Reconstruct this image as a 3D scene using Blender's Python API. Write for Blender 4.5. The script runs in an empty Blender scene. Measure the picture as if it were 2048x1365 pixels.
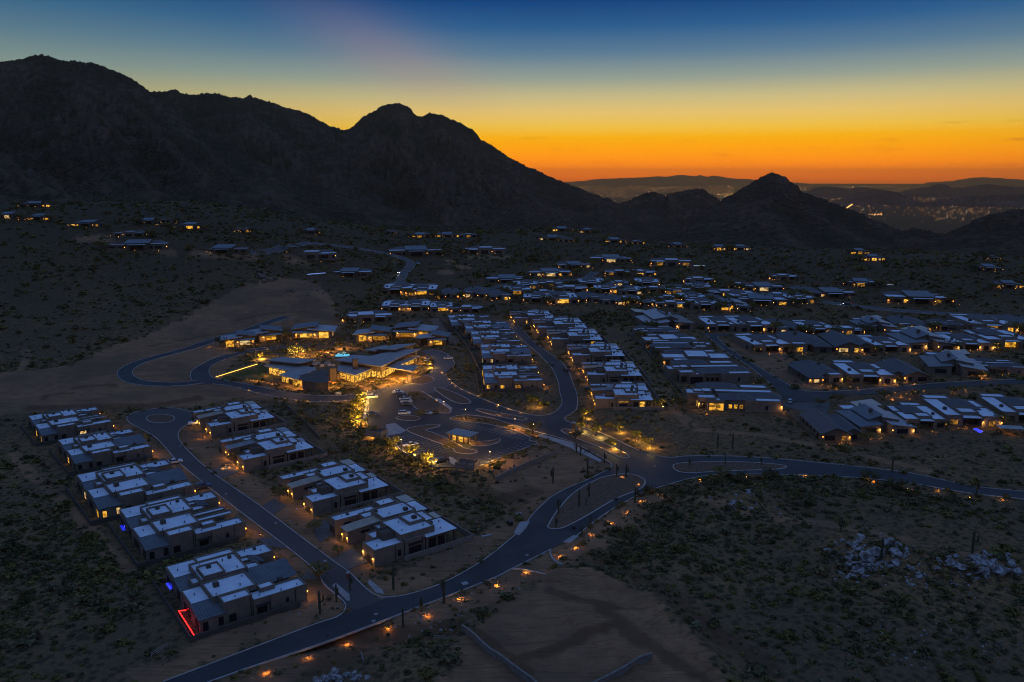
import bpy, bmesh, math, random
import numpy as np
from mathutils import Vector, Matrix, noise
from mathutils.geometry import tessellate_polygon

rng = random.Random(7)
nrs = np.random.RandomState(7)
PI = math.pi
R = math.radians
scene = bpy.context.scene
COL = scene.collection

# ------------------------------------------------------------------ camera
F_PX, CAM_H, HORIZON = 1620.0, 110.0, 358.0
PITCH = math.atan((682.5 - HORIZON) / F_PX)
cam_d = bpy.data.cameras.new('camera')
cam = bpy.data.objects.new('camera', cam_d)
COL.objects.link(cam)
cam.location = (0, 0, CAM_H)
cam.rotation_euler = (PI / 2 - PITCH, 0, 0)
cam_d.sensor_width = 36.0
cam_d.lens = 36.0 * F_PX / 2048.0
cam_d.clip_start = 0.5
cam_d.clip_end = 120000.0
scene.camera = cam

# ------------------------------------------------------------------ colour management
scene.view_settings.view_transform = 'Standard'
scene.view_settings.look = 'None'
scene.view_settings.gamma = 1.0
scene.view_settings.exposure = 0.0
scene.view_settings.use_curve_mapping = False
scene.render.engine = 'CYCLES'
scene.cycles.use_denoising = True
scene.render.filter_size = 0.95
scene.cycles.pixel_filter_type = 'BLACKMAN_HARRIS'
scene.cycles.filter_width = 1.05
scene.cycles.max_bounces = 4
scene.cycles.diffuse_bounces = 2
scene.cycles.glossy_bounces = 2
scene.cycles.transmission_bounces = 2
scene.cycles.volume_bounces = 0
scene.cycles.transparent_max_bounces = 4
scene.cycles.use_light_tree = True
scene.cycles.sample_clamp_indirect = 4.0


def s2l(c):
    c = c / 255.0
    return c / 12.92 if c <= 0.04045 else ((c + 0.055) / 1.055) ** 2.4


def lin(r, g, b):
    return (s2l(r), s2l(g), s2l(b), 1.0)


# ------------------------------------------------------------------ dusk sky
SUN_AZ = R(11.0)           # where the sun went down, measured from +Y towards +X
world = bpy.data.worlds.new('World')
scene.world = world
world.use_nodes = True
wt = world.node_tree
wt.nodes.clear()


def wn(kind, **kw):
    n = wt.nodes.new(kind)
    for k, v in kw.items():
        setattr(n, k, v)
    return n


def wmath(op, a, b=None, c=None, clamp=False):
    n = wn('ShaderNodeMath', operation=op, use_clamp=clamp)
    for i, v in enumerate((a, b, c)):
        if v is None:
            continue
        if isinstance(v, (int, float)):
            n.inputs[i].default_value = v
        else:
            wt.links.new(v, n.inputs[i])
    return n.outputs[0]


def wramp(fac, stops):
    n = wn('ShaderNodeValToRGB')
    cr = n.color_ramp
    cr.interpolation = 'B_SPLINE' if False else 'LINEAR'
    while len(cr.elements) > 1:
        cr.elements.remove(cr.elements[0])
    for i, (el, col) in enumerate(stops):
        p = (el + 5.0) / 50.0
        e = cr.elements[0] if i == 0 else cr.elements.new(p)
        e.position = p
        e.color = col if len(col) == 4 else lin(*col)
    wt.links.new(fac, n.inputs[0])
    return n.outputs[0]


def wmix(f, a, b):
    n = wn('ShaderNodeMix', data_type='RGBA')
    wt.links.new(f, n.inputs[0])
    for s, v in ((n.inputs[6], a), (n.inputs[7], b)):
        if isinstance(v, tuple):
            s.default_value = v
        else:
            wt.links.new(v, s)
    return n.outputs[2]


wtc = wn('ShaderNodeTexCoord')
sepx = wn('ShaderNodeSeparateXYZ')
wt.links.new(wtc.outputs['Generated'], sepx.inputs[0])
wx, wy, wz = sepx.outputs
elev = wmath('MULTIPLY', wmath('ARCSINE', wz), 180 / PI)
azim = wmath('ARCTAN2', wx, wy)
daz = wmath('SUBTRACT', azim, SUN_AZ)
cosd = wmath('COSINE', daz)
dang = wmath('MULTIPLY', wmath('ARCCOSINE', cosd), 180 / PI)
fac = wmath('DIVIDE', wmath('ADD', elev, 5.0), 50.0, clamp=True)
HIGH = [(13.5, (16, 64, 122)), (18, (40, 86, 148)), (28, (84, 118, 176)), (44.9, (90, 122, 182))]
sun_r = wramp(fac, [(-5, (110, 60, 44)), (-0.6, (200, 96, 40)), (0.1, (318, 142, 0)), (0.7, (322, 164, 0)), (1.5, (300, 176, 0)),
                    (2.3, (280, 184, 0)), (2.8, (270, 192, 16)), (3.4, (256, 204, 72)), (4.4, (240, 204, 118)), (5.4, (208, 194, 140)), (6.6, (152, 164, 152)),
                    (8.2, (92, 127, 153)), (9.8, (42, 96, 146)), (11.4, (12, 68, 130))] + HIGH)
side_r = wramp(fac, [(-5, (76, 54, 52)), (-0.6, (110, 66, 48)), (0.2, (176, 90, 30)), (1.2, (226, 126, 12)), (2.3, (228, 158, 34)), (3.6, (206, 168, 84)),
                     (5.2, (168, 164, 122)), (6.8, (128, 148, 142)), (8.6, (90, 124, 142)), (10.2, (58, 104, 138)), (11.4, (32, 84, 130))] + HIGH)
back_r = wramp(fac, [(-5, (48, 48, 60)), (0, (66, 68, 92)), (4, (86, 84, 112)), (9, (80, 92, 132))] + [(14, (70, 96, 142)), (20, (74, 104, 158)), (28, (84, 118, 176)), (44.9, (90, 122, 182))])


def wsmooth(v, a, b):
    n = wn('ShaderNodeMapRange', interpolation_type='SMOOTHSTEP')
    wt.links.new(v, n.inputs[0])
    n.inputs[1].default_value = a
    n.inputs[2].default_value = b
    return n.outputs[0]


sky_c = wmix(wsmooth(dang, 8, 48), sun_r, side_r)
sky_c = wmix(wsmooth(dang, 50, 150), sky_c, back_r)
# faint rosy shaft fanning up left of the glow
bx = wmath('SUBTRACT', wmath('MULTIPLY', azim, 180 / PI), wmath('SUBTRACT', -5.5, wmath('MULTIPLY', wmath('SUBTRACT', elev, 6.2), 1.4)))
bx = wmath('DIVIDE', bx, 4.2)
beam = wmath('EXPONENT', wmath('MULTIPLY', wmath('MULTIPLY', bx, bx), -1.0))
beam = wmath('MULTIPLY', beam, wmath('MULTIPLY', wsmooth(elev, 3.5, 7.0), wsmooth(elev, 13.0, 7.5)))
sky_c = wmix(wmath('MULTIPLY', beam, 0.25), sky_c, lin(188, 140, 138))
# thin dark cloud bars low over the horizon
wmap = wn('ShaderNodeCombineXYZ')
wt.links.new(wmath('MULTIPLY', azim, 6.0), wmap.inputs[0])
wt.links.new(wmath('MULTIPLY', elev, 1.3), wmap.inputs[1])
wno = wn('ShaderNodeTexNoise')
wno.inputs['Scale'].default_value = 2.2
wno.inputs['Detail'].default_value = 4
wt.links.new(wmap.outputs[0], wno.inputs['Vector'])
cl = wmath('MULTIPLY', wsmooth(wno.outputs[0], 0.60, 0.72), wmath('MULTIPLY', wsmooth(elev, 0.2, 0.9), wsmooth(elev, 4.6, 2.0)))
sky_c = wmix(wmath('MULTIPLY', cl, 0.35), sky_c, lin(150, 84, 36))
bg = wn('ShaderNodeBackground')
bg.inputs[1].default_value = 1.0
wt.links.new(sky_c, bg.inputs[0])
wo = wn('ShaderNodeOutputWorld')
wt.links.new(bg.outputs[0], wo.inputs[0])
world.cycles.sampling_method = 'MANUAL'
world.cycles.sample_map_resolution = 1024


# ------------------------------------------------------------------ terrain height
def smooth(a, b, v):
    t = np.clip((v - a) / (b - a), 0, 1)
    return t * t * (3 - 2 * t)


_BD = np.arange(0, 60001, 10.0)
_BH = np.interp(_BD, [0, 650, 760, 950, 1150, 1450, 2000, 3000, 60000], [0, 0, 7, 28, 38, 26, -20, -60, -60])
_k = np.ones(9) / 9
_BH[8:400] = np.convolve(_BH, _k, 'same')[8:400]
_BR = np.interp(_BD, [0, 650, 760, 930, 1000, 1090, 1400, 2000, 2800, 60000], [0, 0, 7, 25, 26, 25, 4, -34, -60, -60])
_LH = np.interp(_BD, [0, 560, 720, 1000, 1500, 2600, 60000], [0, 0, 12, 46, 46, 0, 0])
BUMPS = []          # (x, y, sx, sy, angle, height)
RIDGES = []         # (polyline, width, height)


def base_h(x, y):
    d = np.hypot(x, y)
    az = np.arctan2(x, y)
    rr = smooth(R(5), R(10), az)
    return np.interp(d, _BD, _BH) * (1 - rr) + np.interp(d, _BD, _BR) * rr + smooth(-0.10, -0.42, az) * np.interp(d, _BD, _LH)


def H(x, y):
    x = np.asarray(x, float)
    y = np.asarray(y, float)
    z = base_h(x, y)
    for (bx_, by_, sx, sy, ca, sa, hh) in BUMPS:
        u = ((x - bx_) * ca + (y - by_) * sa) / sx
        v = (-(x - bx_) * sa + (y - by_) * ca) / sy
        z = z + hh * np.exp(-(u * u + v * v))
    for (pl, w, hh) in RIDGES:
        z = z + hh * np.exp(-(pl_dist(x, y, pl) / w) ** 2)
    return z


def pl_dist(x, y, pl):
    best = np.full(np.shape(x), 1e9)
    for (ax, ay), (bx_, by_) in zip(pl, pl[1:]):
        dx, dy = bx_ - ax, by_ - ay
        t = np.clip(((x - ax) * dx + (y - ay) * dy) / (dx * dx + dy * dy + 1e-9), 0, 1)
        best = np.minimum(best, np.hypot(x - ax - t * dx, y - ay - t * dy))
    return best


def ray(px, py):
    u = (px - 1024) / F_PX
    v = (682.5 - py) / F_PX
    return u, math.cos(PITCH) + v * math.sin(PITCH), -math.sin(PITCH) + v * math.cos(PITCH)


_T = 90 * 1.012 ** np.arange(420)


def at(px, py, z=None):
    """Where the sight line through photo pixel (px, py) meets the terrain, or the level z."""
    dx, dy, dz = ray(px, py)
    if z is not None:
        t = (z - CAM_H) / dz
        return Vector((dx * t, dy * t, z))
    g = CAM_H + dz * _T - H(dx * _T, dy * _T)
    i = int(np.argmax(g < 0))
    if g[i] >= 0:
        i = len(_T) - 1
    a, b = _T[max(i - 1, 0)], _T[i]
    tt = np.linspace(a, b, 33)
    g = CAM_H + dz * tt - H(dx * tt, dy * tt)
    j = int(np.argmax(g < 0))
    if g[j] >= 0:
        j = 32
    j = max(j, 1)
    g0, g1 = g[j - 1], g[j]
    t = tt[j - 1] + (tt[j] - tt[j - 1]) * (g0 / (g0 - g1) if g0 != g1 else 0.5)
    return Vector((dx * t, dy * t, CAM_H + dz * t))


def bump(px, py, sx, sy, ang, hh):
    p = at(px, py, 0.0)
    BUMPS.append((p.x, p.y, sx, sy, math.cos(R(ang)), math.sin(R(ang)), hh))


def ridge(pts, w, hh):
    RIDGES.append(([tuple(at(x, y, 0.0).xy) for x, y in pts], w, hh))


bump(1765, 1125, 15, 9, -12, 5.5)
bump(1960, 1150, 15, 7, -8, 5.5)
bump(1470, 1000, 13, 7, 10, 3.6)
bump(1640, 1080, 22, 9, -20, 2.4)
bump(1900, 1250, 30, 26, 0, 2.0)
bump(545, 575, 34, 26, 0, 10)
bump(640, 615, 40, 22, 0, 3)
bump(800, 900, 10, 26, 30, -1.6)
bump(700, 860, 9, 22, 40, -1.6)
bump(1030, 985, 20, 12, 20, -2.4)
ridge([(1115, 1150), (1180, 1152), (1290, 1195), (1350, 1240), (1420, 1320), (1480, 1400)], 3.2, 1.7)
ridge([(1145, 1235), (1180, 1275), (1250, 1320), (1330, 1390)], 2.2, 1.0)
ridge([(1010, 1330), (1100, 1300), (1180, 1262), (1240, 1240)], 1.8, 0.8)
ridge([(430, 668), (480, 664), (520, 652)], 3.0, 1.3)
ridge([(560, 655), (610, 648), (660, 650)], 3.0, 1.5)
ridge([(470, 640), (540, 625), (610, 622)], 3.5, 1.5)
ridge([(60, 815), (200, 812), (330, 808), (395, 795)], 3.5, 1.2)
ridge([(150, 775), (210, 768), (235, 770)], 2.2, 1.0)
ridge([(300, 690), (360, 680), (420, 668)], 2.5, 1.1)
ridge([(560, 1290), (700, 1275), (860, 1265), (960, 1240)], 4.0, -1.6)
ridge([(760, 1262), (700, 1330), (620, 1400)], 4.5, -1.2)

for _q, _w, _h in (([(1130, 1165), (1260, 1245), (1400, 1360)], 0.8, 0.45), ([(1150, 1160), (1285, 1235), (1430, 1345)], 0.8, 0.5), ([(1010, 1275), (1090, 1262), (1180, 1228)], 0.9, 0.55), ([(980, 1300), (1090, 1330), (1200, 1345)], 0.9, 0.5), ([(1060, 1200), (1130, 1212), (1200, 1240)], 1.0, 0.6),
                   ([(1040, 1235), (1110, 1228)], 1.2, 0.7), ([(10, 790), (120, 785), (220, 790)], 1.5, 0.7), ([(280, 745), (330, 730), (375, 728)], 1.5, 0.6), ([(590, 640), (640, 630)], 1.8, 0.9), ([(100, 760), (190, 745)], 1.4, 0.6)):
    ridge(_q, _w, _h)


# ------------------------------------------------------------------ materials
MATS = {}


def nodes(name):
    m = bpy.data.materials.new(name)
    m.use_nodes = True
    nt = m.node_tree
    b = nt.nodes['Principled BSDF']
    return m, nt, b


def link(nt, a, b):
    nt.links.new(a, b)


def nmix(nt, f, a, b, mode='MIX'):
    n = nt.nodes.new('ShaderNodeMix')
    n.data_type = 'RGBA'
    n.blend_type = mode
    for s, v in ((n.inputs[0], f), (n.inputs[6], a), (n.inputs[7], b)):
        if isinstance(v, (int, float)):
            s.default_value = v
        elif isinstance(v, tuple):
            s.default_value = v if len(v) == 4 else (*v, 1)
        else:
            nt.links.new(v, s)
    return n.outputs[2]


def nnoise(nt, scale, detail=4, rough=0.55, coord='Object', dist=0.0):
    tc = nt.nodes.new('ShaderNodeTexCoord')
    n = nt.nodes.new('ShaderNodeTexNoise')
    n.inputs['Scale'].default_value = scale
    n.inputs['Detail'].default_value = detail
    n.inputs['Roughness'].default_value = rough
    n.inputs['Distortion'].default_value = dist
    nt.links.new(tc.outputs[coord], n.inputs['Vector'])
    return n.outputs[0]


def nrange(nt, v, a, b, lo=0.0, hi=1.0):
    n = nt.nodes.new('ShaderNodeMapRange')
    n.interpolation_type = 'SMOOTHSTEP'
    nt.links.new(v, n.inputs[0])
    for i, q in enumerate((a, b, lo, hi)):
        n.inputs[i + 1].default_value = q
    return n.outputs[0]


def nbump(nt, b, v, strength=0.5, dist=0.1):
    n = nt.nodes.new('ShaderNodeBump')
    n.inputs['Strength'].default_value = strength
    n.inputs['Distance'].default_value = dist
    nt.links.new(v, n.inputs['Height'])
    nt.links.new(n.outputs[0], b.inputs['Normal'])


def mat(name, col, col2=None, rough=0.8, scale=0.6, spec=0.3, metal=0.0, lo=0.35, hi=0.65, bumpv=0.0):
    if name in MATS:
        return MATS[name]
    m, nt, b = nodes(name)
    b.inputs['Roughness'].default_value = rough
    b.inputs['Metallic'].default_value = metal
    b.inputs['Specular IOR Level'].default_value = spec
    if col2 is None:
        col2 = tuple(c * 0.72 for c in col)
    n1 = nnoise(nt, scale, 5, 0.6)
    c = nmix(nt, nrange(nt, n1, lo, hi), (*col, 1), (*col2, 1))
    link(nt, c, b.inputs['Base Color'])
    if bumpv:
        nbump(nt, b, n1, bumpv, 0.2)
    MATS[name] = m
    return m


def emit(name, col, strength, sampled=True):
    if name in MATS:
        return MATS[name]
    m, nt, b = nodes(name)
    b.inputs['Base Color'].default_value = (0.05, 0.05, 0.05, 1)
    b.inputs['Emission Color'].default_value = (*col, 1)
    b.inputs['Emission Strength'].default_value = strength
    if not sampled:
        m.cycles.emission_sampling = 'NONE'
    MATS[name] = m
    return m


def lit_window(name, c1, c2, strength):
    m, nt, b = nodes(name)
    b.inputs['Roughness'].default_value = 0.15
    b.inputs['Base Color'].default_value = (0.03, 0.03, 0.03, 1)
    oi = nt.nodes.new('ShaderNodeObjectInfo')
    tc = nt.nodes.new('ShaderNodeTexCoord')
    ad = nt.nodes.new('ShaderNodeVectorMath')
    ad.operation = 'ADD'
    link(nt, tc.outputs['Generated'], ad.inputs[0])
    mul = nt.nodes.new('ShaderNodeMath')
    mul.operation = 'MULTIPLY'
    mul.inputs[1].default_value = 37.0
    link(nt, oi.outputs['Random'], mul.inputs[0])
    link(nt, mul.outputs[0], ad.inputs[1])
    vo = nt.nodes.new('ShaderNodeTexVoronoi')
    vo.distance = 'CHEBYCHEV'
    vo.inputs['Scale'].default_value = 3.2
    link(nt, ad.outputs[0], vo.inputs['Vector'])
    sp = nt.nodes.new('ShaderNodeSeparateColor')
    link(nt, vo.outputs['Color'], sp.inputs[0])
    c = nmix(nt, sp.outputs[0], (*c1, 1), (*c2, 1))
    k = nrange(nt, sp.outputs[1], 0.1, 0.8, 0.18, 1.0)
    mm = nt.nodes.new('ShaderNodeMath')
    mm.operation = 'MULTIPLY'
    mm.inputs[1].default_value = strength
    link(nt, k, mm.inputs[0])
    link(nt, c, b.inputs['Emission Color'])
    link(nt, mm.outputs[0], b.inputs['Emission Strength'])
    MATS[name] = m
    return m


STUCCO = mat('tan_stucco', (0.225, 0.172, 0.13), (0.175, 0.133, 0.10), 0.9, 0.5, 0.15)
STUCCO_D = mat('brown_stucco', (0.155, 0.118, 0.088), (0.12, 0.09, 0.068), 0.9, 0.5, 0.15)
STONE = mat('stacked_stone', (0.16, 0.12, 0.09), (0.08, 0.062, 0.05), 0.9, 2.5, 0.15, bumpv=0.6)
def roof_mat():
    m, nt, b = nodes('white_membrane_roof')
    b.inputs['Roughness'].default_value = 0.6
    b.inputs['Specular IOR Level'].default_value = 0.3
    n1 = nnoise(nt, 0.22, 5, 0.6)
    n2 = nnoise(nt, 0.9, 6, 0.75, dist=1.5)
    c = nmix(nt, nrange(nt, n1, 0.3, 0.7), (0.72, 0.76, 0.81, 1), (0.54, 0.59, 0.65, 1))
    c = nmix(nt, nrange(nt, n2, 0.52, 0.72, 0, 0.55), c, (0.30, 0.31, 0.33, 1))
    link(nt, c, b.inputs['Base Color'])
    MATS['white_membrane_roof'] = m
    return m


ROOF_W = roof_mat()
COPING = mat('dark_coping', (0.10, 0.085, 0.07), None, 0.7, 0.5, 0.2)
METAL_D = mat('dark_standing_seam', (0.115, 0.12, 0.125), (0.085, 0.09, 0.095), 0.45, 0.3, 0.5)
METAL_T = mat('tan_standing_seam', (0.50, 0.42, 0.32), (0.42, 0.35, 0.26), 0.5, 0.3, 0.4)
METAL_G = mat('grey_standing_seam', (0.36, 0.35, 0.34), (0.29, 0.285, 0.28), 0.5, 0.3, 0.4)
TILE = mat('grey_roof_tile', (0.125, 0.118, 0.115), (0.085, 0.08, 0.08), 0.8, 1.6, 0.25, bumpv=0.5)
GLASS = mat('dark_glass', (0.02, 0.022, 0.026), (0.015, 0.016, 0.02), 0.08, 0.5, 0.6)
WOOD = mat('dark_wood', (0.10, 0.06, 0.04), (0.06, 0.037, 0.025), 0.7, 1.5, 0.2)
CONC = mat('concrete', (0.36, 0.335, 0.31), (0.28, 0.26, 0.24), 0.9, 0.3, 0.15)
KERB = mat('kerb_concrete', (0.40, 0.36, 0.33), (0.31, 0.28, 0.255), 0.9, 0.25, 0.15)
BLOCK = mat('block_wall', (0.24, 0.20, 0.165), (0.18, 0.15, 0.12), 0.9, 0.8, 0.15)
BLACK = mat('black_metal', (0.025, 0.025, 0.027), None, 0.5, 1, 0.4)
ROCK = mat('white_quartz_rock', (0.40, 0.37, 0.36), (0.15, 0.12, 0.10), 0.85, 1.1, 0.2, lo=0.36, hi=0.6, bumpv=0.8)
ROCK_B = mat('brown_granite', (0.20, 0.155, 0.12), (0.12, 0.09, 0.07), 0.9, 0.7, 0.2, bumpv=0.8)
BARK = mat('tree_bark', (0.10, 0.085, 0.05), (0.06, 0.05, 0.03), 0.9, 2, 0.1)
LEAF_A = mat('olive_leaves', (0.19, 0.15, 0.045), (0.115, 0.095, 0.032), 0.9, 0.35, 0.1)
LEAF_B = mat('greygreen_leaves', (0.175, 0.145, 0.072), (0.11, 0.096, 0.05), 0.9, 0.35, 0.1)
LEAF_C = mat('dark_leaves', (0.105, 0.092, 0.038), (0.07, 0.065, 0.028), 0.9, 0.35, 0.1)
LEAF_Y = mat('palo_verde_leaves', (0.21, 0.18, 0.03), (0.14, 0.125, 0.024), 0.85, 0.5, 0.15)
DRY = mat('dry_brush', (0.21, 0.145, 0.06), (0.13, 0.09, 0.042), 0.9, 0.5, 0.1)
CACTUS = mat('saguaro_skin', (0.06, 0.068, 0.04), (0.042, 0.048, 0.03), 0.8, 1.5, 0.2)
LAWN = mat('lawn_grass', (0.05, 0.075, 0.02), (0.035, 0.055, 0.015), 0.9, 1.0, 0.1)
WHITEP = mat('white_line_paint', (0.36, 0.36, 0.35), (0.22, 0.22, 0.215), 0.7, 1.5, 0.2)
IRON = mat('cast_iron', (0.30, 0.28, 0.26), None, 0.6, 2, 0.3)
LIT = lit_window('lit_window_glass', (1.0, 0.40, 0.025), (1.0, 0.55, 0.07), 1.0)
LIT2 = lit_window('bright_window_glass', (1.0, 0.43, 0.03), (1.0, 0.60, 0.11), 1.25)
LIT3 = lit_window('dim_window_glass', (1.0, 0.38, 0.03), (1.0, 0.5, 0.08), 0.42)
LIT4 = lit_window('pale_window_glass', (1.0, 0.56, 0.16), (1.0, 0.74, 0.36), 0.8)
LIT_W = lit_window('cool_lit_glass', (0.75, 0.85, 1.0), (1.0, 0.9, 0.7), 1.3)
LAMP = emit('amber_lamp', (1.0, 0.42, 0.05), 5.0)
LAMP_S = emit('amber_lamp_soft', (1.0, 0.46, 0.07), 4.0, False)
LAMP_W = emit('white_lamp', (1.0, 0.95, 0.85), 12.0)
REDLED = emit('red_led_strip', (1.0, 0.012, 0.01), 5.0)
BLUEP = emit('blue_lit_water', (0.02, 0.03, 1.0), 1.6)
POOLW = emit('turquoise_lit_water', (0.06, 0.42, 0.62), 1.1)
TAIL = emit('red_tail_light', (1.0, 0.02, 0.02), 8.0)


def asphalt_mat():
    m, nt, b = nodes('asphalt')
    b.inputs['Roughness'].default_value = 0.75
    b.inputs['Specular IOR Level'].default_value = 0.35
    n1 = nnoise(nt, 0.05, 5, 0.6, dist=0.8)
    n2 = nnoise(nt, 1.2, 4, 0.7)
    c = nmix(nt, nrange(nt, n1, 0.35, 0.68), (0.032, 0.032, 0.031, 1), (0.060, 0.057, 0.053, 1))
    c = nmix(nt, nrange(nt, n2, 0.3, 0.75, 0, 0.5), c, (0.025, 0.025, 0.025, 1))
    link(nt, c, b.inputs['Base Color'])
    return m


def paver_mat():
    m, nt, b = nodes('brick_pavers')
    b.inputs['Roughness'].default_value = 0.85
    tc = nt.nodes.new('ShaderNodeTexCoord')
    mp = nt.nodes.new('ShaderNodeMapping')
    mp.inputs['Rotation'].default_value = (0, 0, R(37))
    link(nt, tc.outputs['Object'], mp.inputs[0])
    br = nt.nodes.new('ShaderNodeTexBrick')
    br.inputs['Scale'].default_value = 2.0
    br.inputs['Color1'].default_value = (0.078, 0.064, 0.057, 1)
    br.inputs['Color2'].default_value = (0.057, 0.048, 0.043, 1)
    br.inputs['Mortar'].default_value = (0.04, 0.036, 0.033, 1)
    link(nt, mp.outputs[0], br.inputs[0])
    n1 = nnoise(nt, 0.06, 4)
    c = nmix(nt, nrange(nt, n1, 0.35, 0.65, 0, 0.5), br.outputs[0], (0.082, 0.072, 0.064, 1))
    link(nt, c, b.inputs['Base Color'])
    return m


def ground_mat():
    m, nt, b = nodes('desert_ground')
    b.inputs['Roughness'].default_value = 0.95
    b.inputs['Specular IOR Level'].default_value = 0.1
    at_ = nt.nodes.new('ShaderNodeAttribute')
    at_.attribute_name = 'bare'
    bare = at_.outputs['Fac']
    ab = nt.nodes.new('ShaderNodeAttribute')
    ab.attribute_name = 'brush'
    big = nnoise(nt, 0.018, 6, 0.6, dist=0.6)
    mid = nnoise(nt, 0.16, 6, 0.65)
    fine = nnoise(nt, 1.1, 5, 0.75)
    soil = nmix(nt, nrange(nt, mid, 0.33, 0.68), (0.29, 0.152, 0.062, 1), (0.185, 0.101, 0.045, 1))
    soil = nmix(nt, nrange(nt, big, 0.35, 0.65), soil, (0.155, 0.092, 0.050, 1))
    scrub = nmix(nt, nrange(nt, fine, 0.42, 0.62), soil, (0.092, 0.070, 0.034, 1))
    pale = nmix(nt, nrange(nt, mid, 0.3, 0.7), (0.330, 0.172, 0.085, 1), (0.230, 0.122, 0.060, 1))
    pale = nmix(nt, nrange(nt, big, 0.42, 0.62, 0, 0.7), pale, (0.135, 0.083, 0.05, 1))
    pale = nmix(nt, nrange(nt, fine, 0.55, 0.75, 0, 0.5), pale, (0.115, 0.072, 0.042, 1))
    stc = nt.nodes.new('ShaderNodeTexCoord')
    smp = nt.nodes.new('ShaderNodeMapping')
    smp.inputs['Rotation'].default_value = (0, 0, R(-38))
    smp.inputs['Scale'].default_value = (0.06, 0.9, 1)
    link(nt, stc.outputs['Object'], smp.inputs[0])
    sn = nt.nodes.new('ShaderNodeTexNoise')
    sn.inputs['Scale'].default_value = 1.0
    sn.inputs['Detail'].default_value = 6
    sn.inputs['Distortion'].default_value = 1.4
    link(nt, smp.outputs[0], sn.inputs['Vector'])
    pale = nmix(nt, nrange(nt, sn.outputs[0], 0.48, 0.66, 0, 0.6), pale, (0.13, 0.07, 0.038, 1))
    vo = nt.nodes.new('ShaderNodeTexVoronoi')
    vo.inputs['Scale'].default_value = 0.42
    vo.inputs['Randomness'].default_value = 1.0
    tc = nt.nodes.new('ShaderNodeTexCoord')
    link(nt, tc.outputs['Object'], vo.inputs['Vector'])
    scrub = nmix(nt, nrange(nt, vo.outputs['Distance'], 0.55, 0.2, 0, 0.75), scrub, (0.042, 0.036, 0.02, 1))
    scrub = nmix(nt, ab.outputs['Fac'], scrub, nmix(nt, nrange(nt, fine, 0.35, 0.65), (0.060, 0.046, 0.026, 1), (0.036, 0.031, 0.017, 1)))
    f = nrange(nt, bare, 0.25, 0.75)
    col = nmix(nt, f, scrub, pale)
    ac = nt.nodes.new('ShaderNodeAttribute')
    ac.attribute_name = 'clay'
    col = nmix(nt, nrange(nt, ac.outputs['Fac'], 0.1, 0.95, 0, 0.66), col, (0.10, 0.052, 0.027, 1))
    link(nt, col, b.inputs['Base Color'])
    nbump(nt, b, mid, 0.6, 0.6)
    return m


def mountain_mat(name, a, c2, speck):
    m, nt, b = nodes(name)
    b.inputs['Roughness'].default_value = 0.95
    b.inputs['Specular IOR Level'].default_value = 0.05
    n1 = nnoise(nt, 0.006, 7, 0.62, dist=0.5)
    n2 = nnoise(nt, 0.05, 6, 0.7)
    n3 = nnoise(nt, 0.22, 3, 0.6)
    c = nmix(nt, nrange(nt, n1, 0.38, 0.62), (*a, 1), (*c2, 1))
    c = nmix(nt, nrange(nt, n2, 0.42, 0.62, 0, 0.8), c, (*speck, 1))
    c = nmix(nt, nrange(nt, n3, 0.5, 0.58, 0, 0.9), c, (speck[0] * 0.5, speck[1] * 0.5, speck[2] * 0.5, 1))
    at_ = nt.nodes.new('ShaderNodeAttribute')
    at_.attribute_name = 'rocky'  # rock against scrub tone, doubling as painted relief shading
    c = nmix(nt, nrange(nt, at_.outputs['Fac'], 0.5, 0.95, 0, 0.6), c, (a[0] * 1.45, a[1] * 1.4, a[2] * 1.45, 1))  # spurs lighter: bare rock, with relief light put into the colour
    c = nmix(nt, nrange(nt, at_.outputs['Fac'], 0.35, 0.05, 0, 0.6), c, (speck[0] * 0.8, speck[1] * 0.85, speck[2] * 0.8, 1))  # gullies darker: scrub, with their shade painted into the colour
    link(nt, c, b.inputs['Base Color'])
    nbump(nt, b, n2, 0.9, 6.0)
    return m


ASPHALT = asphalt_mat()
PAVER = paver_mat()
GROUND = ground_mat()
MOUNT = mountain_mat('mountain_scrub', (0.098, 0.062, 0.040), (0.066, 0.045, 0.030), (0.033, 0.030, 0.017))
FARM = mountain_mat('far_mountain', (0.12, 0.085, 0.07), (0.08, 0.06, 0.05), (0.05, 0.04, 0.035))


# ------------------------------------------------------------------ object helpers
def tag(o, label=None, cat=None, group=None, kind=None):
    if label:
        o['label'] = label
    if cat:
        o['category'] = cat
    if group:
        o['group'] = group
    if kind:
        o['kind'] = kind
    return o


def new(name, data=None, parent=None, loc=None, rot=None, sc=None):
    o = bpy.data.objects.new(name, data)
    COL.objects.link(o)
    if parent is not None:
        o.parent = parent
    if loc is not None:
        o.location = loc
    if rot is not None:
        o.rotation_euler = rot if not isinstance(rot, (int, float)) else (0, 0, rot)
    if sc is not None:
        o.scale = sc if not isinstance(sc, (int, float)) else (sc, sc, sc)
    return o


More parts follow.
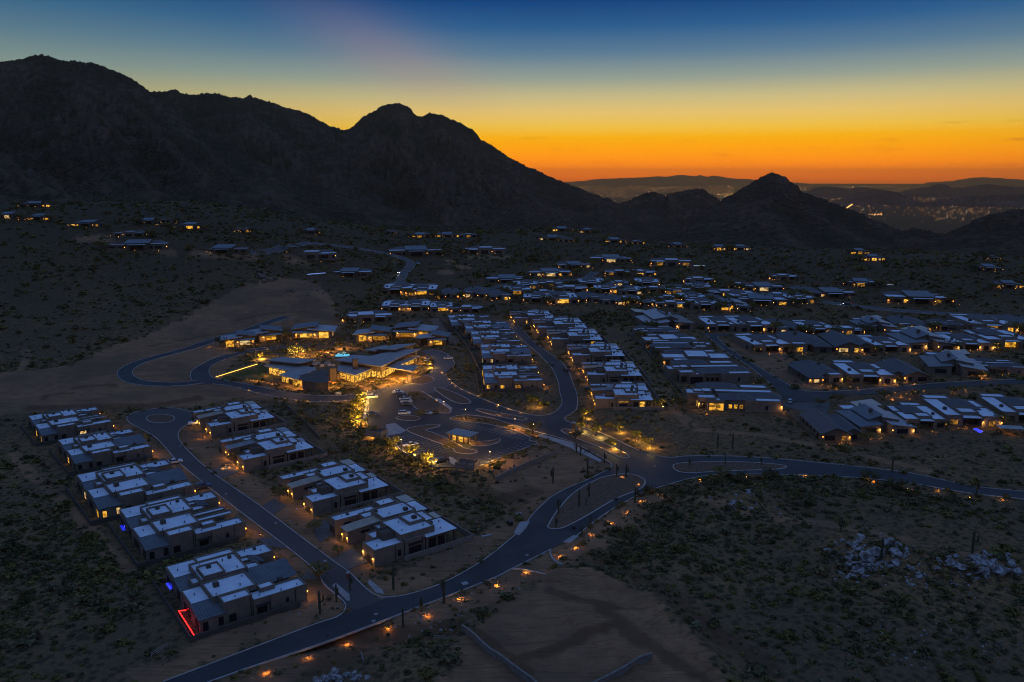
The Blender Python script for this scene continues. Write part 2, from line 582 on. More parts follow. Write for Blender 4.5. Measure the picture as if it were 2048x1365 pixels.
class MB:
    """Gathers faces for one mesh."""

    def __init__(self):
        self.v, self.f, self.m = [], [], []

    def face(self, pts, mi=0):
        n = len(self.v)
        self.v += [tuple(p) for p in pts]
        self.f.append(tuple(range(n, n + len(pts))))
        self.m.append(mi)

    def box(self, x0, x1, y0, y1, z0, z1, mi=0, bottom=True):
        n = len(self.v)
        self.v += [(x0, y0, z0), (x1, y0, z0), (x1, y1, z0), (x0, y1, z0), (x0, y0, z1), (x1, y0, z1), (x1, y1, z1), (x0, y1, z1)]
        fs = [(4, 5, 6, 7), (0, 1, 5, 4), (1, 2, 6, 5), (2, 3, 7, 6), (3, 0, 4, 7)] + ([(3, 2, 1, 0)] if bottom else [])
        for f in fs:
            self.f.append(tuple(n + i for i in f))
            self.m.append(mi)

    def hexa(self, low, high, mi=0):
        n = len(self.v)
        k = len(low)
        self.v += [tuple(p) for p in low] + [tuple(p) for p in high]
        self.f.append(tuple(n + k + i for i in range(k)))
        self.f.append(tuple(n + k - 1 - i for i in range(k)))
        self.m += [mi, mi]
        for i in range(k):
            j = (i + 1) % k
            self.f.append((n + i, n + j, n + k + j, n + k + i))
            self.m.append(mi)

    def prism(self, poly, z0, z1, mi=0, zf=None):
        """Prism over a plan polygon of any outline (counter-clockwise or not)."""
        area = sum(a[0] * b[1] - b[0] * a[1] for a, b in zip(poly, poly[1:] + poly[:1]))
        if area < 0:
            poly = poly[::-1]
        tris = tessellate_polygon([[Vector((p[0], p[1], 0)) for p in poly]])
        n = len(self.v)
        k = len(poly)
        top = (lambda p: z1) if zf is None else zf
        self.v += [(p[0], p[1], z0 if zf is None else zf(p) - (z1 - z0)) for p in poly] + [(p[0], p[1], top(p)) for p in poly]
        for t in tris:
            a, b, c = [poly[i] for i in t]
            ccw = (b[0] - a[0]) * (c[1] - a[1]) - (b[1] - a[1]) * (c[0] - a[0]) > 0
            tt = t if ccw else t[::-1]
            self.f.append(tuple(n + k + i for i in tt))
            self.f.append(tuple(n + i for i in tt[::-1]))
            self.m += [mi, mi]
        for i in range(k):
            j = (i + 1) % k
            self.f.append((n + i, n + j, n + k + j, n + k + i))
            self.m.append(mi)

    def tube(self, pts, rads, sides=6, mi=0, cap=True):
        n = len(self.v)
        prev = None
        for i, p in enumerate(pts):
            p = Vector(p)
            d = (Vector(pts[min(i + 1, len(pts) - 1)]) - Vector(pts[max(i - 1, 0)])).normalized()
            a = d.orthogonal().normalized() if prev is None else (prev - d * prev.dot(d)).normalized()
            prev = a
            b = d.cross(a)
            for s in range(sides):
                t = 2 * PI * s / sides
                self.v.append(tuple(p + (a * math.cos(t) + b * math.sin(t)) * rads[i]))
        for i in range(len(pts) - 1):
            for s in range(sides):
                s2 = (s + 1) % sides
                self.f.append((n + i * sides + s, n + i * sides + s2, n + (i + 1) * sides + s2, n + (i + 1) * sides + s))
                self.m.append(mi)
        if cap:
            e = n + (len(pts) - 1) * sides
            self.f.append(tuple(e + s for s in range(sides)))
            self.m.append(mi)

    def mesh(self, name, mats):
        me = bpy.data.meshes.new(name)
        me.from_pydata(self.v, [], self.f)
        for m_ in (mats if isinstance(mats, (list, tuple)) else [mats]):
            me.materials.append(m_)
        if any(self.m):
            me.polygons.foreach_set('material_index', self.m)
        me.update()
        return me

    def build(self, name, mats, parent=None, **kw):
        return new(name, self.mesh(name, mats), parent, **kw)


def np_mesh(name, verts, faces, mats, smooth_=False, attr=None):
    """Mesh from numpy arrays; faces is n x 3 or n x 4."""
    me = bpy.data.meshes.new(name)
    nv, nf, k = len(verts), len(faces), faces.shape[1]
    me.vertices.add(nv)
    me.vertices.foreach_set('co', np.ascontiguousarray(verts, np.float32).ravel())
    me.loops.add(nf * k)
    me.loops.foreach_set('vertex_index', np.ascontiguousarray(faces, np.int32).ravel())
    me.polygons.add(nf)
    me.polygons.foreach_set('loop_start', np.arange(0, nf * k, k, dtype=np.int32))
    me.polygons.foreach_set('loop_total', np.full(nf, k, np.int32))
    me.polygons.foreach_set('use_smooth', np.full(nf, smooth_))
    for m_ in (mats if isinstance(mats, (list, tuple)) else [mats]):
        me.materials.append(m_)
    if attr:
        for an, av in attr.items():
            a = me.attributes.new(an, 'FLOAT', 'POINT')
            a.data.foreach_set('value', np.ascontiguousarray(av, np.float32))
    me.update(calc_edges=True)
    me.validate()
    return me


ORD = ['', 'first', 'second', 'third', 'fourth', 'fifth', 'sixth', 'seventh', 'eighth', 'ninth', 'tenth', 'eleventh', 'twelfth', 'thirteenth',
       'fourteenth', 'fifteenth', 'sixteenth', 'seventeenth', 'eighteenth', 'nineteenth', 'twentieth', 'twenty-first', 'twenty-second',
       'twenty-third', 'twenty-fourth', 'twenty-fifth', 'twenty-sixth', 'twenty-seventh', 'twenty-eighth', 'twenty-ninth', 'thirtieth']


def P(pts, z=0.0):
    return [tuple(at(x, y, z).xy) for x, y in pts]


def pip(x, y, poly):
    x = np.asarray(x)
    y = np.asarray(y)
    ins = np.zeros(x.shape, bool)
    n = len(poly)
    for i in range(n):
        x0, y0 = poly[i]
        x1, y1 = poly[(i + 1) % n]
        if y0 == y1:
            continue
        c = ((y0 > y) != (y1 > y)) & (x < (x1 - x0) * (y - y0) / (y1 - y0) + x0)
        ins ^= c
    return ins


def smooth_line(pts, step=2.0, closed=False):
    """Catmull-Rom through plan points, resampled."""
    p = [np.array(q, float) for q in pts]
    n = len(p)
    out = []
    for i in range(n if closed else n - 1):
        p0 = p[(i - 1) % n] if closed or i > 0 else 2 * p[0] - p[1]
        p1, p2 = p[i], p[(i + 1) % n]
        p3 = p[(i + 2) % n] if closed or i < n - 2 else 2 * p[-1] - p[-2]
        k = max(1, int(np.hypot(*(p2 - p1)) / step))
        for j in range(k):
            t = j / k
            out.append(tuple(0.5 * (2 * p1 + (p2 - p0) * t + (2 * p0 - 5 * p1 + 4 * p2 - p3) * t * t + (3 * p1 - p0 - 3 * p2 + p3) * t ** 3)))
    if not closed:
        out.append(tuple(p[-1]))
    return out


EXCL = []           # plan polygons where nothing grows


def hz(x, y):
    return float(H(x, y))
# ================================================================== SETTING
GRAVEL = mat('desert_gravel', (0.165, 0.104, 0.066), (0.10, 0.066, 0.044), 0.95, 0.9, 0.1, bumpv=0.5)
DIRT = mat('graded_dirt', (0.20, 0.137, 0.094), (0.15, 0.10, 0.07), 0.95, 0.25, 0.1, bumpv=0.4)

ROAD_PX = {
    'main_road': [(150, 1432), (326, 1365), (500, 1299), (629, 1250), (690, 1228), (773, 1197), (820, 1190), (890, 1166), (969, 1121), (1023, 1078), (1044, 1060),
                  (1069, 1027), (1103, 996), (1137, 977), (1169, 964), (1200, 949), (1219, 938), (1223, 930), (1209, 921), (1181, 905), (1144, 886), (1106, 874), (1075, 866),
                  (1028, 852), (981, 838), (934, 832), (905, 836), (899, 826), (902, 816), (872, 800), (841, 782), (870, 775), (880, 770), (872, 752), (889, 751), (915, 775), (943, 789), (974, 803),
                  (1011, 817), (1044, 827), (1075, 832), (1100, 836), (1128, 838), (1147, 847), (1162, 855), (1206, 869), (1247, 888), (1278, 903), (1309, 912), (1340, 917),
                  (1375, 914), (1450, 914), (1520, 917), (1573, 921), (1697, 933), (1821, 948), (1945, 974), (2048, 985), (2300, 1012), (2300, 1026), (2048, 999), (1945, 988), (1821, 968), (1697, 955),
                  (1552, 950), (1448, 950), (1390, 956), (1337, 970), (1291, 985), (1246, 1007), (1200, 1036), (1151, 1072), (1101, 1100), (1023, 1139), (980, 1160),
                  (812, 1225), (652, 1285), (500, 1336), (413, 1368), (230, 1432)],
    'parking_lot': [(775, 777), (748, 786), (735, 795), (739, 811), (733, 839), (741, 856), (772, 870), (803, 902), (847, 921), (869, 935), (950, 936), (981, 924), (1028, 905), (1075, 887),
                    (1062, 876), (1028, 863), (981, 850), (919, 842), (904, 840), (899, 826), (860, 828), (820, 812), (815, 786), (800, 780)],
    'brick_street': [(710, 1221), (689, 1212), (680, 1198), (650, 1172), (629, 1142), (574, 1096), (467, 1015), (395, 958), (352, 921), (314, 879), (284, 861), (262, 849), (254, 840), (257, 832),
                     (272, 826), (310, 819), (340, 817.5), (357, 819), (380, 824), (388, 833), (378, 846), (359, 860), (357, 879), (382, 909), (425, 947), (510, 1006), (595, 1070), (663, 1121), (697, 1145),
                     (731, 1179), (752, 1196), (766, 1201)],
    'curved_street': [(1075, 833), (1100, 830), (1117, 820), (1124, 805), (1120, 786), (1116, 763), (1107, 742), (1098, 730), (1075, 707), (1042, 678), (1021, 655), (1003, 644), (970, 637),
                      (930, 633), (860, 631), (780, 632), (745, 634), (745, 629), (800, 626), (870, 625), (940, 627), (985, 632), (1015, 640), (1034, 650), (1058, 674), (1091, 702), (1119, 721), (1136, 742),
                      (1145, 765), (1154, 791), (1153, 819), (1142, 829), (1128, 838), (1105, 842)],
    'far_side_street': [(1403, 667), (1411, 670), (1440, 694), (1453, 704), (1484, 724), (1503, 737), (1536, 764), (1550, 776), (1572, 800), (1584, 804), (1643, 805), (1674, 792), (1751, 789), (1822, 780), (1941, 773),
                        (2048, 768), (2300, 752), (2300, 745), (2048, 760), (1917, 765), (1798, 774), (1712, 782), (1640, 785), (1607, 783), (1589, 777), (1572, 768), (1528, 742), (1484, 715), (1451, 693),
                        (1435, 677), (1437, 672), (1500, 672), (1640, 675), (1640, 671), (1500, 668)],
    'club_drive': [(765, 780), (802, 772), (840, 760), (856, 750), (868, 736), (869, 724), (862, 712), (845, 704), (866, 701), (888, 706), (902, 716), (908, 730), (898, 740), (889, 751), (905, 768), (890, 778),
                   (865, 787), (820, 788), (790, 783)],
    'service_road': [(770, 783), (731, 796), (670, 803), (617, 803), (565, 796), (512, 786), (459, 772), (425, 768), (400, 770), (383, 762), (381, 750), (385, 741), (401, 730), (433, 715), (467, 707), (500, 699), (540, 694.5),
                     (600, 691), (640, 690), (640, 693), (600, 694.5), (545, 699), (503, 704), (470, 713), (446, 721), (425, 731), (418, 740), (420, 750), (428, 757), (459, 763), (512, 773), (565, 784), (617, 791), (670, 793), (723, 788), (765, 779)],
}
ROAD_Z = {'main_road': 0.10, 'parking_lot': 0.096, 'brick_street': 0.108, 'curved_street': 0.092, 'far_side_street': 0.10, 'club_drive': 0.112, 'service_road': 0.088}
ROADS = {k: P(v) for k, v in ROAD_PX.items()}
for k, poly in ROADS.items():
    mb = MB()
    mb.prism(poly, -0.4, ROAD_Z[k])
    mt = PAVER if k == 'brick_street' else CONC if k == 'club_drive' else ASPHALT
    if k == 'club_drive':
        mt = mat('grey_pavers', (0.125, 0.115, 0.105), (0.095, 0.088, 0.08), 0.85, 1.0, 0.2)
    tag(mb.build(k, mt), kind='structure')
    EXCL.append(poly)


def ribbon(name, px, width, mt, lift=0.16, step=6.0, kerb=True, kind='structure', parent=None):
    line = smooth_line([tuple(at(x, y).xy) for x, y in px], step)
    vs, fs = [], []
    n = len(line)
    L_, R_ = [], []
    cols = 5
    for i, (x, y) in enumerate(line):
        a, b = line[max(i - 1, 0)], line[min(i + 1, n - 1)]
        d = np.array([b[0] - a[0], b[1] - a[1]])
        d /= np.hypot(*d) + 1e-9
        nx, ny = -d[1], d[0]
        for c in range(cols):
            o_ = (c / (cols - 1) - 0.5) * width
            q = (x + nx * o_, y + ny * o_)
            vs.append((q[0], q[1], hz(*q) + lift))
        L_.append((x + nx * width / 2, y + ny * width / 2))
        R_.append((x - nx * width / 2, y - ny * width / 2))
    for i in range(n - 1):
        for c in range(cols - 1):
            fs.append((i * cols + c, i * cols + c + 1, (i + 1) * cols + c + 1, (i + 1) * cols + c))
    me = np_mesh(name, np.array(vs), np.array(fs), mt)
    tag(new(name, me, parent), kind=kind)
    EXCL.append(L_ + R_[::-1])
    if kerb:
        for side in (L_, R_):
            kerb_line(side, drape=lift)


def kerb_line(pts, w=0.32, hgt=0.15, closed=False, drape=None, name='kerb'):
    mb = MB()
    n = len(pts)
    lo, hi = [], []
    rng_ = range(n)
    for i in rng_:
        a = pts[(i - 1) % n] if (closed or i > 0) else pts[i]
        b = pts[(i + 1) % n] if (closed or i < n - 1) else pts[i]
        d = np.array([b[0] - a[0], b[1] - a[1]])
        d /= np.hypot(*d) + 1e-9
        nx, ny = -d[1] * w / 2, d[0] * w / 2
        z = hgt + 0.10 if drape is None else hz(*pts[i]) + drape + 0.14
        lo.append(((pts[i][0] + nx, pts[i][1] + ny, z), (pts[i][0] - nx, pts[i][1] - ny, z)))
    for i in range(n if closed else n - 1):
        (a, b), (c, d) = lo[i], lo[(i + 1) % n]
        dn = lambda q: (q[0], q[1], q[2] - 0.5)
        mb.face([a, b, d, c])
        mb.face([b, dn(b), dn(d), d])
        mb.face([dn(a), a, c, dn(c)])
    o = mb.build(name, KERB)
    tag(o, kind='structure')
    return o


KERBS = [
    [(326, 1365), (500, 1299), (629, 1250), (672, 1236), (688, 1224), (691, 1210), (680, 1197), (650, 1171), (629, 1141), (574, 1095), (467, 1014), (395, 957), (352, 920), (314, 878), (284, 860), (262, 848), (254, 839), (258, 831),
     (272, 825), (310, 818), (340, 816.5), (357, 818), (380, 823.5), (389, 833), (378, 847), (360, 861), (358, 879), (383, 909), (426, 947), (511, 1006), (596, 1070), (664, 1121), (698, 1145), (732, 1178), (753, 1192), (775, 1196),
     (820, 1189), (890, 1165), (969, 1120), (1023, 1077), (1044, 1059), (1069, 1026), (1103, 995), (1137, 976), (1169, 963), (1200, 948), (1220, 938), (1223, 929), (1209, 920), (1181, 904), (1144, 885), (1106, 873), (1075, 865), (1028, 851), (981, 837), (934, 831), (908, 834),
     (900, 840), (919, 843), (981, 850), (1028, 862), (1060, 875), (1058, 882), (1075, 887), (1028, 905), (981, 924), (950, 936)],
    [(869, 935), (847, 921), (803, 902), (772, 871)],
    [(735, 850), (732, 839), (738, 811), (734, 795), (748, 785), (775, 776)],
    [(413, 1367), (500, 1336), (652, 1285), (812, 1225), (980, 1160), (1023, 1139), (1101, 1100)],
    [(1150, 1075), (1200, 1036), (1246, 1007), (1291, 985), (1337, 970), (1390, 956), (1448, 950), (1552, 950), (1697, 955), (1821, 968), (1945, 988), (2048, 999), (2200, 1015)],
    [(1147, 846), (1162, 854), (1206, 868), (1247, 887), (1278, 902), (1309, 911), (1340, 916), (1375, 913), (1450, 913), (1520, 916), (1573, 920), (1697, 932), (1821, 947), (1945, 973), (2048, 984), (2200, 1000)],
    [(889, 751), (915, 774), (943, 788), (974, 802), (1011, 816), (1044, 826), (1075, 832), (1100, 829), (1117, 819), (1124, 804), (1120, 786), (1116, 763), (1107, 742), (1098, 730), (1075, 707), (1042, 678), (1021, 655), (1003, 644), (970, 637), (930, 633)],
    [(1016, 640), (1034, 650), (1058, 674), (1091, 702), (1119, 721), (1136, 742), (1145, 765), (1154, 791), (1153, 818), (1142, 828), (1129, 838), (1138, 845), (1150, 848)],
    [(1411, 670), (1440, 694), (1453, 704), (1484, 724), (1503, 737), (1536, 764), (1549, 777)],
    [(1437, 673), (1436, 677), (1451, 692), (1484, 714), (1528, 741), (1572, 767), (1589, 776), (1607, 782), (1640, 784), (1712, 781), (1798, 773), (1917, 764), (2048, 759)],
    [(770, 783.5), (731, 796.5), (670, 803.5), (617, 803.5), (565, 796.5), (512, 786.5), (459, 772.5), (425, 768.5)],
    [(765, 778.5), (723, 787.5), (670, 792.5), (617, 790.5), (565, 783.5), (512, 772.5), (459, 762.5), (428, 756.5), (420, 750), (418, 740), (425, 731), (446, 721), (470, 713), (503, 704), (545, 699)],
    [(383, 762), (381, 750), (385, 741), (401, 730), (433, 715), (467, 707), (500, 699), (540, 694.5)],
    [(845, 704), (866, 700.5), (888, 705.5), (902, 715.5), (909, 729), (899, 740)],
]
for kp in KERBS:
    kerb_line(smooth_line(P(kp), 1.6))


def island(px, mt=None, name='planted_island', hgt=0.16):
    pl = smooth_line(P(px), 1.5, closed=True)
    mb = MB()
    mb.prism(pl, -0.1, 0.10 + hgt - 0.02)
    o = tag(mb.build(name, mt or GRAVEL), kind='structure')
    k = kerb_line(pl, closed=True, hgt=hgt, w=0.45)
    ISL.append(pl)
    return o


ISL = []
island([(1095, 1055), (1119, 1017), (1153, 983), (1200, 958), (1244, 949), (1272, 952), (1289, 961), (1289, 969), (1278, 980), (1231, 999), (1178, 1030), (1137, 1052), (1116, 1059), (1100, 1059)])
island([(1346, 934), (1357, 928), (1407, 925), (1480, 925), (1545, 929), (1573, 934), (1548, 940), (1448, 943), (1386, 947), (1357, 944)])
island([(1122, 862), (1131, 859), (1150, 863), (1184, 877), (1231, 898), (1256, 911), (1255, 917), (1236, 914), (1200, 896), (1160, 880), (1137, 871)])
island([(952, 820), (959, 818), (997, 826), (1044, 835), (1054, 839), (1047, 842), (997, 834), (966, 826)])
island([(869, 779), (876, 776), (890, 779), (922, 792), (940, 803), (937, 808), (915, 807), (894, 797)])
island([(822, 786), (841, 783), (870, 800), (900, 820), (896, 827), (876, 826), (845, 823), (826, 812), (822, 800)])
island([(792, 836), (803, 841), (830, 842), (841, 837), (828, 833), (810, 832)])
island([(816, 863), (838, 853), (875, 850), (878, 854), (852, 861), (870, 868), (915, 889), (928, 897), (950, 902), (955, 905), (940, 909), (913, 906), (908, 902), (900, 895)])
island([(938, 883), (960, 884), (985, 882), (998, 878), (1000, 883), (985, 890), (962, 893), (945, 892)])
island([(293, 838), (300, 832), (321, 829.5), (342, 832), (349, 838), (342, 844), (321, 847), (300, 844)])
island([(812, 764), (825, 768), (848, 769), (866, 763), (866, 757), (850, 752), (830, 757)])

ribbon('loop_road', [(402, 764), (375, 768), (342, 770), (301, 768.5), (268, 763), (250, 751), (254, 739), (275, 727), (325, 712), (390, 694), (444, 676), (496, 661), (545, 643), (574, 634)], 8.0, ASPHALT, lift=0.2)
ribbon('hill_road', [(800, 570), (803, 555), (812, 543), (822, 530), (812, 521), (785, 511), (743, 502), (689, 494), (635, 488), (609, 488), (560, 498), (500, 506)], 9.0, mat('old_asphalt', (0.12, 0.113, 0.105), (0.09, 0.085, 0.08), 0.85, 0.1, 0.2), lift=0.3)
ribbon('valley_road', [(1645, 604), (1703, 612), (1774, 620), (1870, 627), (1960, 632), (2048, 637), (2150, 643)], 9.0, MATS['old_asphalt'], lift=0.3)
ribbon('upper_lane', [(960, 588), (1000, 574), (1040, 564), (1100, 562), (1160, 561), (1180, 552), (1190, 545)], 8.0, MATS['old_asphalt'], lift=0.3)
ribbon('dirt_trail', [(868, 637), (884, 660), (900, 676), (912, 690)], 7.0, DIRT, lift=0.1, kerb=False)

# sidewalks and driveways as real slabs
SLABS = [
    ('sidewalk', [(869, 797), (880, 799), (905, 817), (899, 826), (888, 826), (893, 818)], 0.2),
    ('sidewalk', [(1144, 886), (1150, 892), (1181, 908), (1205, 922), (1200, 925), (1170, 911), (1140, 896), (1100, 881), (1075, 872), (1080, 869), (1110, 877)], 0.2),
    ('sidewalk', [(735, 790), (742, 788), (735, 812), (730, 840), (726, 838), (731, 812)], 0.2),
    ('concrete_pad', [(772, 850), (790, 847), (813, 862), (800, 868), (773, 873)], 0.13),
    ('concrete_pad', [(898, 914), (906, 916), (920, 928), (950, 935), (918, 936), (900, 926)], 0.13),
    ('driveway', [(640, 1158), (600, 1161), (618, 1140), (628, 1142)], 0.12),
    ('driveway', [(575, 1098), (530, 1092), (515, 1077), (548, 1076)], 0.12),
    ('driveway', [(620, 1053), (648, 1041), (680, 1062), (640, 1086)], 0.12),
    ('driveway', [(697, 1140), (664, 1120), (704, 1097), (738, 1124)], 0.12),
    ('driveway', [(525, 1012), (548, 998), (573, 1012), (545, 1030)], 0.12),
    ('driveway', [(425, 941), (455, 930), (480, 944), (440, 958)], 0.12),
    ('driveway', [(1535, 805), (1600, 806), (1660, 806), (1655, 826), (1600, 822)], 0.12),
    ('sidewalk', [(739, 1160), (735, 1166), (752, 1186), (768, 1189), (765, 1181)], 0.16),
    ('sidewalk', [(664, 1172), (672, 1167), (699, 1190), (700, 1202), (694, 1203)], 0.16),
    ('headwall', [(1028, 1067), (1040, 1045), (1060, 1043), (1052, 1058), (1038, 1072)], 0.2),
    ('headwall', [(1126, 1085), (1146, 1072), (1158, 1073), (1140, 1087)], 0.2),
]
for nm, px, z in SLABS:
    mb = MB()
    pl = P(px)
    mb.prism(pl, -0.2, z)
    tag(mb.build(nm, MATS['grey_pavers'] if nm == 'driveway' else CONC), kind='structure')
    EXCL.append(pl)

# painted bay lines
stripe_me = None
mbs = MB()
mbs.box(0, 5.4, -0.06, 0.06, 0, 0.006)
stripe_me = mbs.mesh('bay_line', WHITEP)
lot = [o for o in COL.objects if o.name == 'parking_lot'][0]


def bays(a, b, n, side, ln=1.0, z=0.099, skip=()):
    pa, pb = at(*a, 0.0), at(*b, 0.0)
    d = (pb - pa).normalized()
    nrm = Vector((-d.y, d.x, 0)) * side
    for i in range(n + 1):
        if i in skip:
            continue
        q = pa.lerp(pb, i / n)
        new('bay_line', stripe_me, lot, loc=(q.x, q.y, z), rot=math.atan2(nrm.y, nrm.x), sc=(ln, 1.6, 1))


bays((922, 843), (1056, 875), 17, -1)
bays((820, 865), (905, 901), 13, -1)
bays((826, 859), (866, 851), 3, -1, 0.8)
bays((785, 878), (852, 920), 12, 1)
bays((958, 932), (1068, 890), 12, 1)
bays((884, 872), (936, 857), 5, -1, 0.7)
bays((738, 803), (734, 838), 8, -1)
bays((822, 785), (824, 812), 6, 1)

# manholes, flush iron lids
for (x, y) in [(747, 1243), (752, 1229), (650, 1123), (552, 1047), (452, 989), (383, 1043 - 145), (1054, 1111), (1309, 933), (360, 893), (925, 820)]:
    p = at(x, y, 0.0)
    mb = MB()
    mb.prism([(0.55 * math.cos(t * PI / 8), 0.55 * math.sin(t * PI / 8)) for t in range(16)], 0, 0.02)
    tag(mb.build('manhole_cover', IRON, loc=(p.x, p.y, 0.102)), kind='structure')

# ------------------------------------------------------------------ ground sheet
BARE = [P(q) for q in [
    [(-200, 850), (-200, 760), (60, 742), (150, 730), (210, 702), (290, 682), (380, 652), (470, 617), (540, 602), (640, 599), (688, 640), (680, 668), (560, 662), (450, 690), (470, 720), (440, 760), (512, 787), (617, 805), (720, 801),
     (560, 806), (480, 795), (390, 814), (250, 816), (100, 822)],
    [(413, 1380), (652, 1288), (812, 1227), (980, 1162), (1101, 1102), (1151, 1075), (1246, 1010), (1337, 973), (1345, 990), (1290, 1032), (1205, 1090), (1150, 1122), (1090, 1147), (1000, 1202), (900, 1237), (780, 1287), (640, 1342), (500, 1420)],
    [(690, 1229), (890, 1160), (1023, 1072), (1103, 990), (1222, 930), (1209, 921), (1137, 890), (1080, 890), (1000, 930), (985, 968), (1060, 990), (1000, 1050), (900, 1092), (760, 1162), (700, 1200)],
    [(300, 1375), (629, 1247), (690, 1227), (680, 1190), (640, 1165), (400, 1282), (250, 1345)],
    [(1100, 1142), (1180, 1148), (1290, 1195), (1390, 1290), (1480, 1420), (880, 1430), (930, 1262), (1020, 1202)],
    [(560, 1110), (625, 1155), (690, 1215), (660, 1170), (560, 1085), (470, 1010), (350, 915), (255, 850), (235, 860), (330, 930), (450, 1030)],
    [(365, 850), (358, 880), (440, 955), (560, 1045), (690, 1150), (760, 1180), (720, 1120), (600, 1020), (470, 925), (400, 870)],
    [(1440, 678), (1530, 690), (1600, 730), (1660, 782), (1600, 780), (1520, 735)],
    [(1410, 520), (1540, 518), (1690, 518), (1700, 530), (1560, 538), (1440, 532)],
]] 
BARE_LINES = [([tuple(at(x, y).xy) for x, y in q], w) for q, w in [
    ([(20, 900), (60, 945), (110, 990), (180, 1060), (225, 1115), (290, 1165)], 2.2),
    ([(690, 860), (740, 890), (790, 930), (850, 962), (920, 985)], 3.0),
    ([(40, 740), (55, 715), (50, 700)], 2.5),
    ([(890, 690), (1000, 720), (1010, 760)], 2.0),
    ([(1230, 690), (1270, 745), (1330, 800), (1380, 850)], 3.5),
    ([(1400, 860), (1530, 872), (1700, 905), (1850, 940)], 3.0),
    ([(1420, 1000), (1560, 1040), (1680, 1052), (1800, 1080), (1960, 1110)], 4.0),
    ([(180, 478), (260, 496), (330, 500)], 14.0), ([(400, 508), (500, 512)], 10.0), ([(580, 520), (680, 520)], 9.0), ([(790, 520), (890, 518), (900, 530)], 7.0), ([(930, 512), (1010, 514)], 8.0),
    ([(880, 548), (930, 535)], 8.0),
]]
CLAY = [([tuple(at(x, y).xy) for x, y in q], w) for q, w in [
    ([(1208, 1127), (1262, 1152), (1345, 1193), (1386, 1235), (1432, 1264), (1531, 1334)], 3.6),
    ([(1020, 1324), (1109, 1297), (1164, 1270), (1242, 1242)], 1.7),
    ([(1200, 1218), (1241, 1251), (1324, 1309), (1415, 1365)], 2.2),
    ([(950, 1262), (1000, 1300), (1060, 1345)], 1.4), ([(1100, 1180), (1160, 1200), (1230, 1215)], 1.4),
    ([(600, 1283), (700, 1272), (860, 1268), (910, 1258)], 3.0), ([(640, 1330), (720, 1300)], 3.0),
    ([(430, 669), (480, 665), (520, 653)], 2.2), ([(560, 657), (610, 650), (660, 652)], 2.2), ([(470, 642), (540, 627), (610, 624)], 2.4), ([(60, 817), (200, 814), (330, 810), (395, 797)], 3.0),
    ([(150, 777), (210, 770), (235, 772)], 1.6), ([(85, 800), (92, 790), (145, 787)], 1.3), ([(300, 692), (360, 682), (420, 670)], 1.8), ([(860, 955), (930, 985), (990, 1000), (1060, 985)], 4.0),
]]
az_f = np.arange(-37, 37.01, 0.165)
az_o = np.arange(37, 323.01, 4.0)[1:-1]
azs = np.radians(np.concatenate([az_f, az_o]))
ds = [4.0, 20, 45, 75, 100]
while ds[-1] < 760:
    ds.append(ds[-1] * 1.0062)
while ds[-1] < 30000:
    ds.append(ds[-1] * 1.03)
ds = np.array(ds)
A_, D_ = np.meshgrid(azs, ds)
GX, GY = D_ * np.sin(A_), D_ * np.cos(A_)
GZ = H(GX, GY)
gx, gy = GX.ravel(), GY.ravel()
near = (D_.ravel() < 1500) & (np.abs(gx) < 1200) & (gy > 0)
bare = np.zeros(gx.shape)
nx_, ny_ = gx[near], gy[near]
wob = np.array([noise.noise((a * 0.12, b * 0.12, 3.0)) for a, b in zip(nx_, ny_)])
wob2 = np.array([noise.noise((a * 0.45, b * 0.45, 9.0)) for a, b in zip(nx_, ny_)])
bn = np.zeros(nx_.shape)
for poly in BARE:
    ins = pip(nx_, ny_, poly)
    dd = pl_dist(nx_, ny_, poly + poly[:1])
    sd = np.where(ins, dd, -dd) + wob * 4.5
    bn = np.maximum(bn, smooth(-3, 3, sd + wob2 * 2.0))
for pl, w in BARE_LINES:
    bn = np.maximum(bn, 0.85 * smooth(w * 1.6, w * 0.4, pl_dist(nx_, ny_, pl) + wob * w * 0.5))
bn = np.clip(bn + 0.25 * wob2, 0, 1)
bare[near] = bn
clay = np.zeros(gx.shape)
cn = np.zeros(nx_.shape)
for pl, w in CLAY:
    cn = np.maximum(cn, smooth(w * 1.9, w * 0.1, pl_dist(nx_, ny_, pl) + wob * w * 0.7 + wob2 * w * 0.55))
clay[near] = cn
# small humps where nothing is built
rd = np.full(nx_.shape, 1e9)
for pl in list(ROADS.values()) + EXCL:
    ins = pip(nx_, ny_, pl)
    rd = np.minimum(rd, np.where(ins, 0, pl_dist(nx_, ny_, list(pl) + list(pl[:1]))))
amp = smooth(3, 12, rd) * 0.32
gz = GZ.ravel()
gz[near] += amp * (wob * 1.3 + wob2 * 0.55)
gz[near] -= 0.06 * (rd < 1)
far_n = D_.ravel() > 1500
GZ = gz.reshape(GZ.shape)
nr, nc = GX.shape
idx = np.arange(nr * nc).reshape(nr, nc)
ii = np.concatenate([idx, idx[:, :1]], 1)
quads = np.stack([ii[:-1, :-1], ii[1:, :-1], ii[1:, 1:], ii[:-1, 1:]], -1).reshape(-1, 4)
gv = np.stack([gx, gy, GZ.ravel()], 1)
gme = np_mesh('ground', gv, quads[:, ::-1], GROUND, True, {'bare': bare, 'clay': clay, 'brush': smooth(420, 1000, D_.ravel()) * 0.75})
tag(new('ground', gme), kind='structure')


